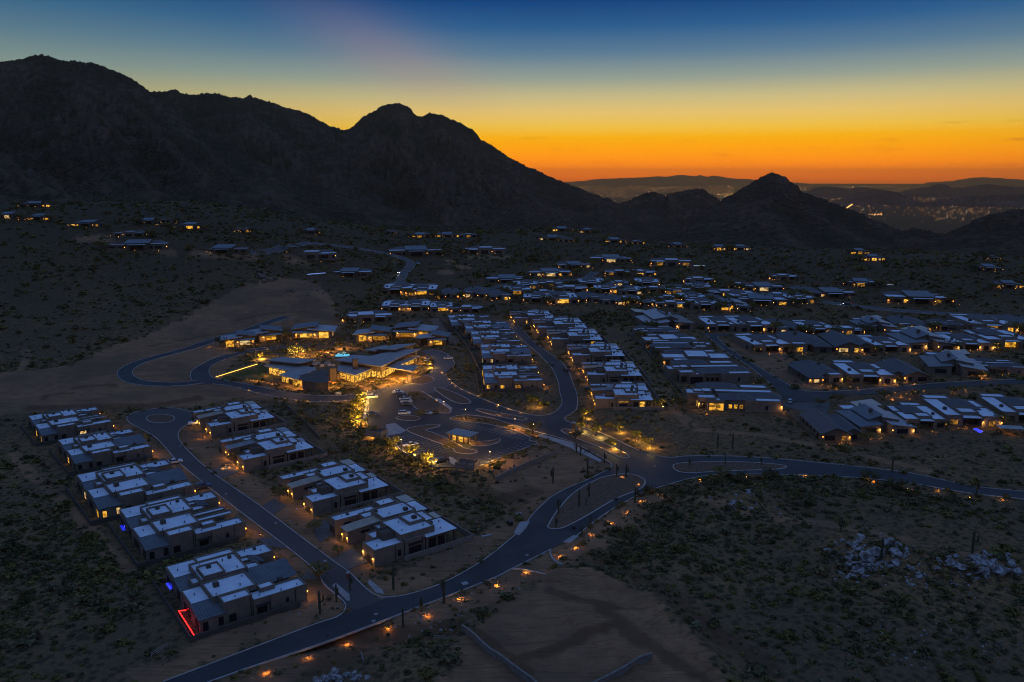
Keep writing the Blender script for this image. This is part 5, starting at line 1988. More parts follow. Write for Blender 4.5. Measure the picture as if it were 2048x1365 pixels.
# rooftop plant
for i in range(9):
    qx, qy = zoomed([(600 + rng.random() * 240, 310 + rng.random() * 40)])[0]
    p = at(qx, qy, 5.0)
    mb = MB()
    mb.box(-1.0, 1.0, -0.8, 0.8, 4.55, 5.5)
    mb.box(-0.85, 0.85, -0.65, 0.65, 5.5, 5.62)
    mb.build('rooftop_unit', METAL_G, club, loc=(p.x - CO.x, p.y - CO.y, 0), rot=0.4)
for (x, y, w_l) in ((1270, 540, 160), (1330, 470, 130), (1180, 500, 130), (1000, 520, 190), (820, 600, 90), (690, 600, 90), (1500, 500, 150), (1620, 500, 260), (1700, 560, 90), (1750, 480, 60), (450, 610, 120), (330, 590, 80), (90, 470, 60), (1440, 560, 150), (1560, 540, 260), (1400, 590, 120), (1240, 620, 100), (1000, 560, 160), (900, 480, 120), (880, 620, 100), (600, 620, 70), (740, 200, 120), (480, 210, 160), (640, 240, 120), (920, 165, 200), (1000, 160, 120), (780, 240, 140), (1760, 420, 100), (1850, 330, 100), (560, 520, 50),
                    (1820, 300, 70), (1880, 260, 60), (1120, 580, 90)):
    qx, qy = zoomed([(x, y)])[0]
    p = at(qx, qy, 0.0)
    put_light(club, (p.x - CO.x, p.y - CO.y, 2.6), 'POINT', w_l * 15, col=(1.0, 0.5, 0.1), size=0.4)

# the small gatehouse in the middle of the parking lot
pv = new('parking_pavilion', None, loc=tuple(at(925, 884, 0.0)), rot=R(-32))
tag(pv, 'small glowing pavilion with flat roof in the middle of the parking lot', 'pavilion')
mb = MB()
mb.box(-6.2, 6.2, -3.9, 3.9, 3.7, 4.05, 1)
mb.box(-6.1, 6.1, -3.8, 3.8, 4.05, 4.1, 0)
mb.build('roof', [CROOF, COPING], pv)
mb = MB()
mb.box(-4.2, 2.6, -1.6, 2.2, 0, 3.69)
mb.build('wall', STUCCO, pv)
for sx in (-4.9, -1.2, 2.4, 4.9):
    for sy in (-2.7, 2.7):
        mb = MB()
        mb.box(sx - 0.22, sx + 0.22, sy - 0.22, sy + 0.22, 0, 3.695)
        mb.build('pillar', WOOD, pv)
for x in (-2.8, 0.6):
    wo_ = new('window', win_mesh(2.6, 2.4), pv, loc=(x, -1.68, 1.7))
    set_mat(new('pane', pane_mesh(2.6, 2.4), wo_), LIT2)
for q in ((-3, -2.9, 3.2), (1, -2.9, 3.2), (3.9, 0, 3.2), (4.2, -2.6, 3.0), (-4.8, 0, 3)):
    put_light(pv, q, 'POINT', 500, col=(1.0, 0.52, 0.10), size=0.3)
EXCL.append([(pv.location.x + a, pv.location.y + b) for a, b in ((-7, -6), (7, -6), (7, 6), (-7, 6))])

# two block enclosures in the lot
for (px, lab) in (((753, 869), 'tan block bin enclosure at the west edge of the parking lot'), ((935, 934), 'tan block bin enclosure at the lowest corner of the parking lot')):
    p = at(*px, 0.0)
    mb = MB()
    for b in ((-4, 4, -3, -2.7), (-4, -3.7, -2.7, 3), (3.7, 4, -2.7, 3), (-3.7, 3.7, 2.7, 3)):
        mb.box(*b, -0.3, 2.3)
    e = new('bin_enclosure', None, loc=tuple(p), rot=R(-20))
    tag(e, lab, 'enclosure', 'bin enclosures in the parking lot')
    mb.build('wall', BLOCK, e)
    for s in (-1.4, 1.4):
        m2 = MB()
        m2.box(s - 1.1, s + 1.1, -1.6, 1.2, 0.2, 1.6)
        m2.box(s - 1.15, s + 1.15, -1.65, 1.25, 1.6, 1.7)
        m2.build('bin', BLACK, e)
    EXCL.append([(p.x + a, p.y + b) for a, b in ((-5, -5), (5, -5), (5, 5), (-5, 5))])
# ================================================================== PLANTS, ROCKS, LAMPS, CARS
def leaf_cloud(n, rx, rz, z0, size, seed, flat=0.5, core=0.35):
    r_ = random.Random(seed)
    vs, fs = [], []
    for i in range(n):
        while True:
            p = Vector((r_.uniform(-1, 1), r_.uniform(-1, 1), r_.uniform(-0.2, 1)))
            if core < p.length < 1 + 0.15 * r_.random():
                break
        lump = 0.82 + 0.3 * noise.noise((p.x * 1.7 + seed, p.y * 1.7, p.z * 1.7))
        c = Vector((p.x * rx * lump, p.y * rx * lump, z0 + p.z * rz * lump))
        a = Vector((r_.gauss(0, 1), r_.gauss(0, 1), r_.gauss(0, flat))).normalized()
        b = a.orthogonal().normalized()
        b.rotate(Matrix.Rotation(r_.uniform(0, 2 * PI), 3, a))
        s = size * r_.uniform(0.6, 1.3)
        k = len(vs)
        vs += [tuple(c + a * s), tuple(c - a * s * 0.6 + b * s * 0.8), tuple(c - a * s * 0.6 - b * s * 0.8)]
        fs.append((k, k + 1, k + 2))
    return np.array(vs), np.array(fs)


SHRUB_M = [LEAF_A, LEAF_B, LEAF_C, DRY]
SHRUBS = []
for i in range(8):
    v, f = leaf_cloud(54, 1.0, 0.85, 0.05, 0.34, 40 + i)
    SHRUBS.append((v, f))
SHRUB_L = [leaf_cloud(24, 1.0, 0.8, 0.05, 0.5, 80 + i) for i in range(6)]

# wild ground kept clear of plants
NOGROW = [P(q) for q in [
    [(-200, 850), (-200, 762), (60, 744), (150, 732), (210, 704), (290, 684), (380, 654), (470, 619), (540, 604), (640, 601), (680, 640), (676, 664), (562, 660), (450, 690), (470, 720), (440, 762), (512, 787), (560, 804), (480, 794), (390, 812), (250, 814), (100, 820)],
    [(1100, 1150), (1180, 1152), (1290, 1200), (1390, 1295), (1480, 1420), (880, 1430), (930, 1265), (1020, 1205)],
]]
LAWN_P = P([(443, 753), (514, 730), (529, 734), (549, 758), (491, 761), (454, 760)])
CLUB_YARD = P([(430, 755), (520, 715), (640, 690), (720, 685), (840, 700), (868, 740), (800, 765), (680, 790), (560, 780), (470, 765)])
ALLEX = EXCL + NOGROW + [LAWN_P]
for pl in ISL:
    pass


def scatter(n, d0, d1, seed):
    r_ = np.random.RandomState(seed)
    a = np.radians(r_.uniform(-36, 36, n))
    d = np.sqrt(r_.uniform(d0 * d0, d1 * d1, n))
    x, y = d * np.sin(a), d * np.cos(a)
    dens = np.array([noise.noise((p * 0.02, q * 0.02, 1.7)) + 0.6 * noise.noise((p * 0.07, q * 0.07, 5.1)) for p, q in zip(x, y)])
    keep = r_.uniform(-0.55, 0.75, n) < dens + 0.12
    x, y, d = x[keep], y[keep], d[keep]
    bad = np.zeros(len(x), bool)
    for pl in ALLEX:
        bad |= pip(x, y, pl)
    x, y, d = x[~bad], y[~bad], d[~bad]
    isl = np.zeros(len(x), bool)
    for pl in ISL:
        isl |= pip(x, y, pl)
    bare_ = np.zeros(len(x), bool)
    for pl in BARE:
        bare_ |= pip(x, y, pl)
    size = np.exp(r_.normal(-0.25, 0.42, len(x)))
    size = np.where(bare_ | isl, size * 0.55, size)
    drop = bare_ & (r_.uniform(0, 1, len(x)) < 0.45)
    return x[~drop], y[~drop], d[~drop], size[~drop]


sx_, sy_, sd_, ss_ = [np.concatenate(q) for q in zip(scatter(13500, 128, 330, 1), scatter(8000, 330, 560, 2), scatter(15000, 560, 950, 3), scatter(12000, 950, 1350, 4))]
ss_ = ss_ * np.interp(sd_, [128, 330, 600, 1300], [0.95, 1.15, 1.7, 2.6])
# thicker growth in the washes and on the shoulder of the lot
wx, wy, wsz = [], [], []
for line, w, n, s in [([(560, 800), (640, 830), (700, 860), (760, 905), (830, 950), (900, 985)], 14, 420, 1.25), ([(700, 800), (705, 830), (715, 860), (760, 890), (810, 915), (860, 940)], 5, 150, 1.2), ([(722, 795), (714, 815), (708, 835), (712, 852)], 2.5, 60, 1.3), ([(765, 885), (800, 908), (845, 930)], 3.0, 70, 1.3), ([(880, 1000), (960, 1010), (1000, 1040)], 12, 90, 1.1),
                      ([(1250, 700), (1300, 770), (1360, 830)], 16, 160, 1.3), ([(1380, 975), (1480, 965), (1600, 965), (1750, 985), (1900, 1005)], 9, 200, 1.3), ([(1640, 1110), (1740, 1100), (1840, 1130), (1960, 1135), (2040, 1150)], 6, 110, 0.9), ([(1290, 1040), (1250, 1090), (1270, 1120), (1350, 1100)], 16, 85, 1.3),
                      ([(100, 980), (180, 1060), (260, 1150), (300, 1230)], 18, 260, 1.2), ([(80, 1080), (160, 1160), (250, 1220)], 22, 260, 1.3), ([(1090, 650), (1180, 640), (1300, 640)], 30, 240, 1.8), ([(640, 640), (720, 620), (760, 600)], 20, 120, 1.8),
                      ([(1000, 790), (1060, 800), (1090, 815)], 8, 40, 1.1), ([(560, 780), (640, 788), (720, 778)], 4, 90, 0.8), ([(690, 770), (740, 768), (790, 762)], 4, 110, 0.75), ([(470, 735), (520, 712), (600, 700)], 5, 80, 0.9), ([(600, 770), (660, 778)], 3, 60, 0.9), ([(915, 838), (960, 840), (1030, 856), (1090, 876), (1140, 892)], 1.5, 60, 0.75), ([(840, 790), (880, 815)], 3, 24, 0.6), ([(890, 790), (930, 803)], 2, 22, 0.6), ([(970, 824), (1040, 837)], 1.2, 26, 0.5), ([(1140, 866), (1190, 884), (1240, 908)], 1.3, 40, 0.6), ([(1110, 1045), (1170, 1000), (1270, 962)], 4, 60, 0.6), ([(1370, 935), (1540, 935)], 2, 60, 0.65), ([(830, 860), (900, 890), (940, 904)], 1.5, 24, 0.55), ([(950, 935), (1030, 912), (1090, 900)], 5, 40, 0.8), ([(300, 838), (345, 838)], 3, 18, 0.6), ([(680, 745), (720, 760), (780, 758)], 6, 60, 0.8)]:
    q = smooth_line([tuple(at(*p).xy) for p in line], 1.0)
    for _ in range(n):
        a = q[nrs.randint(len(q))]
        wx.append(a[0] + nrs.normal(0, w * 0.6))
        wy.append(a[1] + nrs.normal(0, w * 0.6))
        wsz.append(s * math.exp(nrs.normal(-0.1, 0.35)))
wx, wy, wsz = map(np.array, (wx, wy, wsz))
bad = np.zeros(len(wx), bool)
for pl in ALLEX:
    bad |= pip(wx, wy, pl)
wx, wy, wsz = wx[~bad], wy[~bad], wsz[~bad]
sx_, sy_, ss_ = np.concatenate([sx_, wx]), np.concatenate([sy_, wy]), np.concatenate([ss_, wsz])
sd_ = np.hypot(sx_, sy_)
sz_ = H(sx_, sy_)
kind_ = nrs.choice(4, len(sx_), p=[0.36, 0.28, 0.24, 0.12])
order = np.argsort(-(ss_ * np.where((sy_ > 0) & (np.abs(np.arctan2(sx_, sy_)) < R(31.5)) & (sd_ > 160), 1, 0.01)) / sd_)
IND = order[:290]
REST = order[290:]


ZONES = [((1430, 1000), 'on the low rocky rise beside the far road'), ((1760, 1120), 'on the white rock knoll'), ((1960, 1150), 'by the eastern white rock outcrop'), ((1600, 1200), 'on the dark slope below the white rocks'), ((1300, 1120), 'in the hollow beside the graded pad'),
         ((1720, 1320), 'on the lowest scrub slope'), ((1700, 1010), 'on the flat between far road and rocks'), ((1900, 1040), 'on the greenish flat behind the rocks'), ((1700, 920), 'on the open ground above the far road'), ((1400, 870), 'on the open ground east of the junction'),
         ((100, 1000), 'along the dirt trail west of the villas'), ((170, 1130), 'in the dark scrub west of the villas'), ((130, 1290), 'in the scrub at the lowest western corner'), ((40, 900), 'at the western edge of the villas'), ((650, 840), 'in the wash above the villas'),
         ((800, 950), 'in the wash below the parking lot'), ((715, 840), 'on the lit shoulder of the parking lot'), ((930, 1020), 'on the slope behind the lowest eastern villa'), ((1060, 940), 'on the sandy slope under the retaining wall'), ((1000, 1080), 'on the verge inside the road bend'),
         ((780, 1320), 'on the sandy verge of the lower road'), ((1180, 1000), 'on the long planted island'), ((600, 1230), 'on the corner verge below the villas'), ((1300, 760), 'in the swale beside the curved street'), ((1200, 640), 'on the scrub above the curved street'), ((300, 640), 'on the western hillside'),
         ((700, 640), 'on the scrub above the clubhouse'), ((650, 775), 'around the clubhouse'), ((1060, 800), 'on the corner bed by the curved street')]
ZP = [(at(*q), t) for q, t in ZONES]


def zone(x, y):
    return min(ZP, key=lambda z: (z[0].x - x) ** 2 + (z[0].y - y) ** 2)[1]


SH_ME = {}
for i, (v, f) in enumerate(SHRUBS):
    for k, m in enumerate(SHRUB_M):
        SH_ME[(i, k)] = np_mesh('desert_shrub', v, f, m)
SH_W = ['olive', 'grey-green', 'dark', 'dry brown']
for j in IND:
    k = int(kind_[j])
    s = float(ss_[j])
    o = new('desert_shrub', SH_ME[(int(j) % 8, k)], loc=(sx_[j], sy_[j], sz_[j] - 0.1), rot=rng.uniform(0, 6), sc=(s * rng.uniform(0.9, 1.25), s, s * rng.uniform(0.75, 1.05)))
    zt = zone(sx_[j], sy_[j])
    lab = f"{'spreading' if s > 2.4 else 'rounded'} {SH_W[k]} shrub {zt}"
    tag(o, lab, 'shrub', f'{SH_W[k]} shrubs {zt}')

for k, m in enumerate(SHRUB_M):
    V, F_ = [], []
    base = 0
    sel = [j for j in REST if kind_[j] == k]
    for j in sel:
        v, f = SHRUB_L[int(j) % 6] if sd_[j] > 300 else SHRUBS[int(j) % 8]
        a = (j * 2.399) % 6.283
        c, s_ = math.cos(a), math.sin(a)
        s = ss_[j]
        w = np.stack([(v[:, 0] * c - v[:, 1] * s_) * s, (v[:, 0] * s_ + v[:, 1] * c) * s, v[:, 2] * s * 0.9], 1) + np.array([sx_[j], sy_[j], sz_[j] - 0.1])
        V.append(w)
        F_.append(f + base)
        base += len(v)
    o = new('desert_scrub', np_mesh('desert_scrub', np.concatenate(V), np.concatenate(F_), m))
    tag(o, f'{SH_W[k]} low scrub scattered over the desert ground', kind='stuff')


# ------------------------------------------------------------------ trees
def tree_meshes(seed, leafm, n=260, hh=4.6, rad=2.6, leaf=0.34):
    r_ = random.Random(seed)
    tb = MB()
    base = (0, 0, -0.3)
    fork = Vector((r_.uniform(-.1, .1), r_.uniform(-.1, .1), hh * 0.26))
    tb.tube([base, (0, 0, 0.3), fork], [0.2, 0.16, 0.13], 6, 0, False)
    tips = []
    for i in range(6):
        a = 2 * PI * i / 6 + r_.uniform(-.4, .4)
        mid = fork + Vector((math.cos(a) * rad * 0.35, math.sin(a) * rad * 0.35, hh * 0.24))
        tip = mid + Vector((math.cos(a) * rad * 0.4, math.sin(a) * rad * 0.4, hh * r_.uniform(0.12, 0.3)))
        tb.tube([fork, mid, tip], [0.1, 0.06, 0.025], 5)
        tips += [mid.lerp(tip, 0.5), tip]
    tm = tb.mesh('trunk', BARK)
    vs, fs = [], []
    for i in range(n):
        t = tips[r_.randrange(len(tips))]
        c = t + Vector((r_.gauss(0, rad * 0.2), r_.gauss(0, rad * 0.2), r_.gauss(0.1, hh * 0.085)))
        a = Vector((r_.gauss(0, 1), r_.gauss(0, 1), r_.gauss(0, .6))).normalized()
        b = a.orthogonal().normalized()
        b.rotate(Matrix.Rotation(r_.uniform(0, 6.28), 3, a))
        s = leaf * r_.uniform(.6, 1.3)
        k = len(vs)
        vs += [tuple(c + a * s), tuple(c - a * s * .6 + b * s * .8), tuple(c - a * s * .6 - b * s * .8)]
        fs.append((k, k + 1, k + 2))
    cm = np_mesh('crown', np.array(vs), np.array(fs), leafm)
    return tm, cm


T_Y = [tree_meshes(i, LEAF_Y) for i in range(3)]
T_A = [tree_meshes(10 + i, LEAF_A, 300, 4.8, 3.0) for i in range(3)]
T_C = [tree_meshes(20 + i, LEAF_C, 300, 4.6, 3.2) for i in range(2)]
UP_ME = None
mb = MB()
mb.tube([(0, 0, 0), (0, 0, 0.25)], [0.09, 0.09], 8)
mb.tube([(0, 0, 0.25), (0.05, 0, 0.42)], [0.13, 0.16], 8)
UP_ME = mb.mesh('uplight', BLACK)
mb = MB()
mb.tube([(0.045, 0, 0.42), (0.05, 0, 0.45)], [0.13, 0.13], 8)
UPL_ME = mb.mesh('lens', LAMP)


def tree(px, lab, kind='palo', s=1.0, lit=0, group=None, z=None):
    p = at(*px)
    t = {'palo': T_Y, 'mesquite': T_A, 'dark': T_C}[kind]
    tm, cm = t[rng.randrange(len(t))]
    root = new({'palo': 'palo_verde_tree', 'mesquite': 'mesquite_tree', 'dark': 'mesquite_tree'}[kind], None, loc=tuple(p), rot=rng.uniform(0, 6), sc=s)
    tag(root, lab, 'tree', group)
    new('trunk', tm, root)
    new('crown', cm, root)
    if lit:
        u = new('uplight', UP_ME, root, loc=(1.2, -1.2, 0))
        new('lens', UPL_ME, u)
        ra = root.rotation_euler.z
        put_light(root, (2.3 * math.cos(-0.9 - ra), 2.3 * math.sin(-0.9 - ra), 1.5), 'POINT', lit * 16, col=(1.0, 0.60, 0.10), size=0.15)
    return root


LIT_TREES = [((719, 800), 'lit golden palo verde tree at the top corner of the parking lot', 1.25, 170), ((713, 820), 'lit palo verde tree second along the lot edge', 1.15, 90), ((709, 846), 'large lit palo verde tree halfway along the lot edge', 1.4, 180), ((786, 897), 'lit palo verde tree below the white pickup', 1.2, 190),
             ((855, 927), 'lit palo verde tree at the lowest corner of the lot, by the black car', 1.05, 190), ((1066, 812), 'lit tree in the corner bed by the curved street', 1.35, 120), ((1169, 836), 'lit small tree at the mouth of the curved street', 1.0, 110),
             ((1162, 862), 'lit tree beside the entry pillar', 1.0, 150), ((1192, 872), 'lit tree in the middle of the entry median', 1.15, 170), ((1222, 898), 'lit tree low on the entry median', 1.0, 150), ((1236, 864), 'lit thin tree above the entry road', 0.9, 110), ((1272, 880), 'lit golden tree beside the last entry path light', 1.0, 150),
             ((1293, 894), 'lit golden tree nearest the junction', 1.05, 150), ((520, 718), 'slim tree wrapped in warm light by the lawn', 0.9, 200), ((856, 735), 'lit tree beside the clubhouse canopy', 1.0, 90), ((1183, 793), 'lit tree at the corner of the lowest curved-street villa', 1.0, 90), ((1317, 818), 'lit tree behind the villa with lit patio doors', 1.2, 120),
             ((1000, 918 + 20), 'pale small tree on the sandy slope by the retaining wall', 0.7, 0), ((722, 808), 'lit tree between the two topmost trees of the lot edge', 1.1, 120), ((742, 872), 'lit palo verde tree under the upper bin enclosure', 1.1, 120), ((822, 914), 'lit palo verde tree between pickup and black car', 1.1, 140), ((676, 1240 - 130), 'small palo verde by the first brick-street driveway', 0.7, 0)]
for px, lab, s, w in LIT_TREES:
    tree(px, lab, 'palo', s, w * (0.55 if px[0] > 1050 else 1.6), 'uplit trees' if w else None)
DARK_TREES = [((1640, 814), 'bushy tree beside the wide driveway'), ((1676, 806), 'broad tree above the tilted metal roofs'), ((1768, 800), 'tree on the lamp-dotted yard by the eastern street'), ((1830, 795), 'tree right of the bright star lamp'), ((1430, 972), 'bushy tree on the rise beside the far road'),
              ((1478, 966), 'dark tree on the crest of the low rise'), ((1540, 962), 'dark tree near the end of the long median'), ((1562, 985), 'dark tree below the far road lamp'), ((1740, 968), 'dark mesquite under the third far-road lamp'), ((1608, 1015), 'round dark tree on the flat behind the rise'),
              ((1682, 1062), 'tree by the saguaro on the pale ridge'), ((1790, 985), 'dark mesquite beside the far road'), ((1905, 1010), 'dark mesquite near the eastern end of the far road'), ((1300, 1035), 'dark tree in the hollow below the path lights'), ((1262, 1090), 'large dark tree by the graded pad'),
              ((1240, 1120), 'dark tree at the head of the graded pad'), ((1330, 1005), 'dark tree beside the road bend lamp'), ((540, 870 + 50), 'small tree in front of the second eastern villa'), ((630, 1065), 'bushy tree between the two lower eastern villas'), ((560, 1000), 'tree in the front yard of the second eastern villa'),
              ((472, 925), 'tree in the front yard of the third eastern villa'), ((870, 1080), 'thin tree behind the lowest eastern villa'), ((1157, 775), 'dark tree before the lowest villas of the curved street'), ((590, 735 + 40), 'tree beside the clubhouse dining deck'), ((1000, 770), 'dark tree in the swale by the lit villa'),
              ((940, 745), 'tree between the path lights and the lit villa'), ((985, 800), 'tree in the bed above the entry road'), ((810, 930), 'thick dark tree in the wash below the lot'), ((690, 905), 'dark tree in the middle of the wash'), ((620, 850), 'dark tree at the top of the wash'),
              ((900, 905), 'small tree beside the black car'), ((1150, 882), 'dark bush tree by the entry walk'), ((1065, 868), 'tree in the lit strip above the bays'), ((840, 838), 'small tree on the parking island by the white car'), ((828, 800), 'small tree on the island behind the parked row'),
              ((1530, 797), 'tree by the eastern street corner'), ((1310, 745), 'tree by the lit yard in the swale'), ((1440, 960), 'olive tree by the junction road'), ((640, 1160), 'thin palo verde beside the lower driveway'), ((1905, 790), 'tree among the eastern street garden lamps'), ((1985, 800), 'tree at the eastern end of the lamp-dotted yard')]
for i, (px, lab) in enumerate(DARK_TREES):
    tree(px, lab, 'dark' if 'dark' in lab else 'mesquite', rng.uniform(0.85, 1.2))
H_T = [o for o in COL.objects if o.name.split('.')[0] == 'house']
for o, (x, y, w, a, dist, lit) in zip(H_T, HOUSE_POS):
    if dist > 1200:
        continue
    short = o['label'].split(', ', 1)[1].replace('alone ', '')
    for i in range(2 if dist > 600 else 1):
        s_ = rng.choice((-1, 1))
        u, v = s_ * w * rng.uniform(0.42, 0.62), rng.uniform(-6, 3)
        q = (x + u * math.cos(a) - v * math.sin(a), y + u * math.sin(a) + v * math.cos(a))
        if any(pip(np.array([q[0]]), np.array([q[1]]), pl)[0] for pl in ROADS.values()):
            continue
        tm, cm = rng.choice(T_A + T_C)
        root = new('mesquite_tree', None, loc=(q[0], q[1], hz(*q)), rot=rng.uniform(0, 6), sc=rng.uniform(0.9, 1.4) * (1.0 if dist < 600 else 1.25))
        tag(root, f"{['first', 'second'][i]} yard tree by house {short}", 'tree', 'yard trees between the houses')
        new('trunk', tm, root)
        new('crown', cm, root)
# the big tree hung with lights behind the clubhouse
st = tree((592, 714), 'broad tree strung with tiny warm lights behind the clubhouse', 'palo', 1.75, 400)
r2 = random.Random(5)
sd = []
for i in range(90):
    a = r2.uniform(0, 6.28)
    q = r2.random() ** 0.5 * 3.0
    sd.append(((math.cos(a) * q, math.sin(a) * q, 1.6 + r2.random() * 3.4 * (1 - q / 5)), 0.085))
vs, fs = [], []
o8 = np.array([(1, 0, 0), (0, 1, 0), (-1, 0, 0), (0, -1, 0), (0, 0, 1), (0, 0, -1)], float)
f8 = np.array([(0, 1, 4), (1, 2, 4), (2, 3, 4), (3, 0, 4), (1, 0, 5), (2, 1, 5), (3, 2, 5), (0, 3, 5)])
for i, (p, r) in enumerate(sd):
    vs.append(o8 * r + np.array(p))
    fs.append(f8 + 6 * i)
o = new('string_lights', np_mesh('string_lights', np.concatenate(vs), np.concatenate(fs), emit('string_bulb', (1.0, 0.62, 0.12), 4.0, False)), st)
o['kind'] = 'stuff'


# ------------------------------------------------------------------ saguaros
def saguaro_meshes(seed):
    r_ = random.Random(seed)
    hh = 5.6
    tb = MB()

    def col(path, rads):
        n = len(tb.v)
        tb.tube(path, rads, 10)
    col([(0, 0, -0.3), (0, 0, 0.6), (0, 0, hh * .5), (0, 0, hh * .9), (0, 0, hh)], [0.24, 0.27, 0.31, 0.27, 0.1])
    trunk = tb.mesh('trunk', CACTUS)
    arms = []
    for i in range(seed % 4):
        a = r_.uniform(0, 6.28)
        z0 = hh * r_.uniform(0.35, 0.55)
        L = r_.uniform(0.7, 0.95)
        t2 = hh * r_.uniform(0.22, 0.36)
        c, s = math.cos(a), math.sin(a)
        tb = MB()
        tb.tube([(c * .2, s * .2, z0), (c * L * .7, s * L * .7, z0 + .05), (c * L, s * L, z0 + .4), (c * L, s * L, z0 + t2), (c * L, s * L, z0 + t2 + .2)], [0.16, 0.19, 0.21, 0.2, 0.07], 8)
        arms.append(tb.mesh('arm', CACTUS))
    return trunk, arms


SAG = [saguaro_meshes(i) for i in range(8)]
SAG_PX = [((1106, 967), 1.15, 'tall bare saguaro on the slope under the retaining wall'), ((1175, 949), 1.15, 'tall saguaro inside the road bend above the junction island'), ((1161, 912), 0.9, 'right of two saguaros beside the entry walk'), ((1153, 906), 0.85, 'left of two saguaros beside the entry walk'),
          ((1158, 1014), 1.1, 'tall saguaro in the middle of the long island'), ((1178, 996), 1.0, 'saguaro by the inner kerb of the long island'), ((1117, 1030), 1.0, 'saguaro on the inner edge near the island tip'), ((1112, 1055), 0.7, 'short saguaro at the lower tip of the long island'),
          ((1172, 1012), 0.55, 'very short saguaro in the middle of the long island'), ((1233, 955), 0.95, 'left saguaro at the wide end of the long island'), ((1252, 957), 1.0, 'right saguaro at the wide end of the long island'), ((1270, 1006), 1.15, 'tall saguaro on the outer verge by the junction'), ((1244, 1016), 0.6, 'short saguaro on the outer verge by the junction'),
          ((1181, 1060), 0.9, 'saguaro on the outer verge between two path lights'), ((1164, 1074), 0.7, 'short saguaro by the outer headwall'), ((1209, 926), 0.8, 'saguaro at the corner of the entry walk'), ((1242, 907), 0.7, 'saguaro at the lower end of the entry median'), ((787, 1180), 1.2, 'saguaro with arms in front of the lowest eastern villa'),
          ((888, 1207), 1.25, 'tallest saguaro on the lower road verge'), ((843, 1224), 0.8, 'saguaro on the south verge left of the tallest one'), ((806, 1255), 0.95, 'saguaro between lower road path lights'), ((655, 1286), 0.45, 'stubby saguaro on the south verge of the lower road'), ((640, 1228), 1.15, 'tall saguaro beside the corner villa'),
          ((673, 1204), 0.9, 'saguaro at the kerb corner of the brick street'), ((1784, 944), 1.0, 'lone saguaro above the far road'), ((1953, 991), 1.0, 'saguaro on the lower verge of the far road'), ((1523, 931), 0.7, 'right saguaro on the long median'), ((1379, 934), 0.7, 'left saguaro on the long median'), ((1450, 930), 0.75, 'middle saguaro on the long median'),
          ((1762, 1120), 1.2, 'saguaro standing on the white rock knoll'), ((1944, 1106), 1.2, 'forked saguaro behind the eastern white rocks'), ((1682, 1064), 0.9, 'saguaro on the pale ridge behind the rocks'), ((1435, 897), 1.1, 'left of two saguaros on the open ground'), ((1465, 897), 1.15, 'right of two saguaros on the open ground'),
          ((700, 1182), 0.8, 'saguaro near the lower eastern driveway'), ((1605, 735), 1.0, 'left saguaro in the field below the middle eastern row'), ((1628, 731), 1.0, 'right saguaro in the field below the middle eastern row'), ((842, 745), 0.9, 'saguaro beside the clubhouse drive'), ((730, 770), 0.8, 'saguaro in front of the clubhouse glass'), ((622, 775), 0.8, 'saguaro before the clubhouse dining wing')]
for i, (px, s, lab) in enumerate(SAG_PX):
    p = at(*px)
    root = new('saguaro', None, loc=tuple(p), rot=rng.uniform(0, 6), sc=s)
    tag(root, lab, 'cactus', 'saguaros along the roads')
    tm, arms = SAG[(i * 5 + (3 if s > 1.1 else 0)) % 8]
    new('trunk', tm, root)
    for a in arms:
        new('arm', a, root)


# ------------------------------------------------------------------ rocks
def rock_mesh(seed, m):
    bm = bmesh.new()
    bmesh.ops.create_icosphere(bm, subdivisions=2, radius=1.0)
    for v in bm.verts:
        n1 = noise.noise(v.co * 1.1 + Vector((seed * 3.1, 0, 0)))
        n2 = noise.noise(v.co * 2.6 + Vector((0, seed * 1.7, 0)))
        n3 = abs(noise.noise(v.co * 4.5 + Vector((seed, 2, 0))))
        v.co *= 1 + 0.6 * n1 + 0.4 * n2 - 0.35 * n3
        v.co.z = v.co.z * 0.8
        if v.co.z < -0.35:
            v.co.z = -0.35
    me = bpy.data.meshes.new('boulder')
    bm.to_mesh(me)
    bm.free()
    me.materials.append(m)
    return me


RK = [rock_mesh(i, ROCK) for i in range(6)]
RKB = [rock_mesh(10 + i, ROCK_B) for i in range(4)]


def rocks(n, cx, cy, rx, ry, smin, smax, lab, grp, kinds, seed, px=True):
    r_ = random.Random(seed)
    sizes = ['big', 'middling', 'small']
    for i in range(n):
        a, q = r_.uniform(0, 6.28), r_.random() ** 0.6
        p = at(cx + math.cos(a) * q * rx, cy + math.sin(a) * q * ry)
        s = smin + (smax - smin) * r_.random() ** 2.2 * (1.25 - q * 0.7)
        o = new('boulder', r_.choice(kinds), loc=(p.x, p.y, p.z + s * 0.1), rot=(r_.uniform(-.6, .6), r_.uniform(-.6, .6), r_.uniform(0, 6)), sc=(s * r_.uniform(.8, 1.7), s, s * r_.uniform(.6, 1.15)))
        k = 0 if s > smin + 0.5 * (smax - smin) else 1 if s > smin + 0.2 * (smax - smin) else 2
        tag(o, f'{sizes[k]} {lab}', 'boulder', f'{sizes[k]} {grp}')


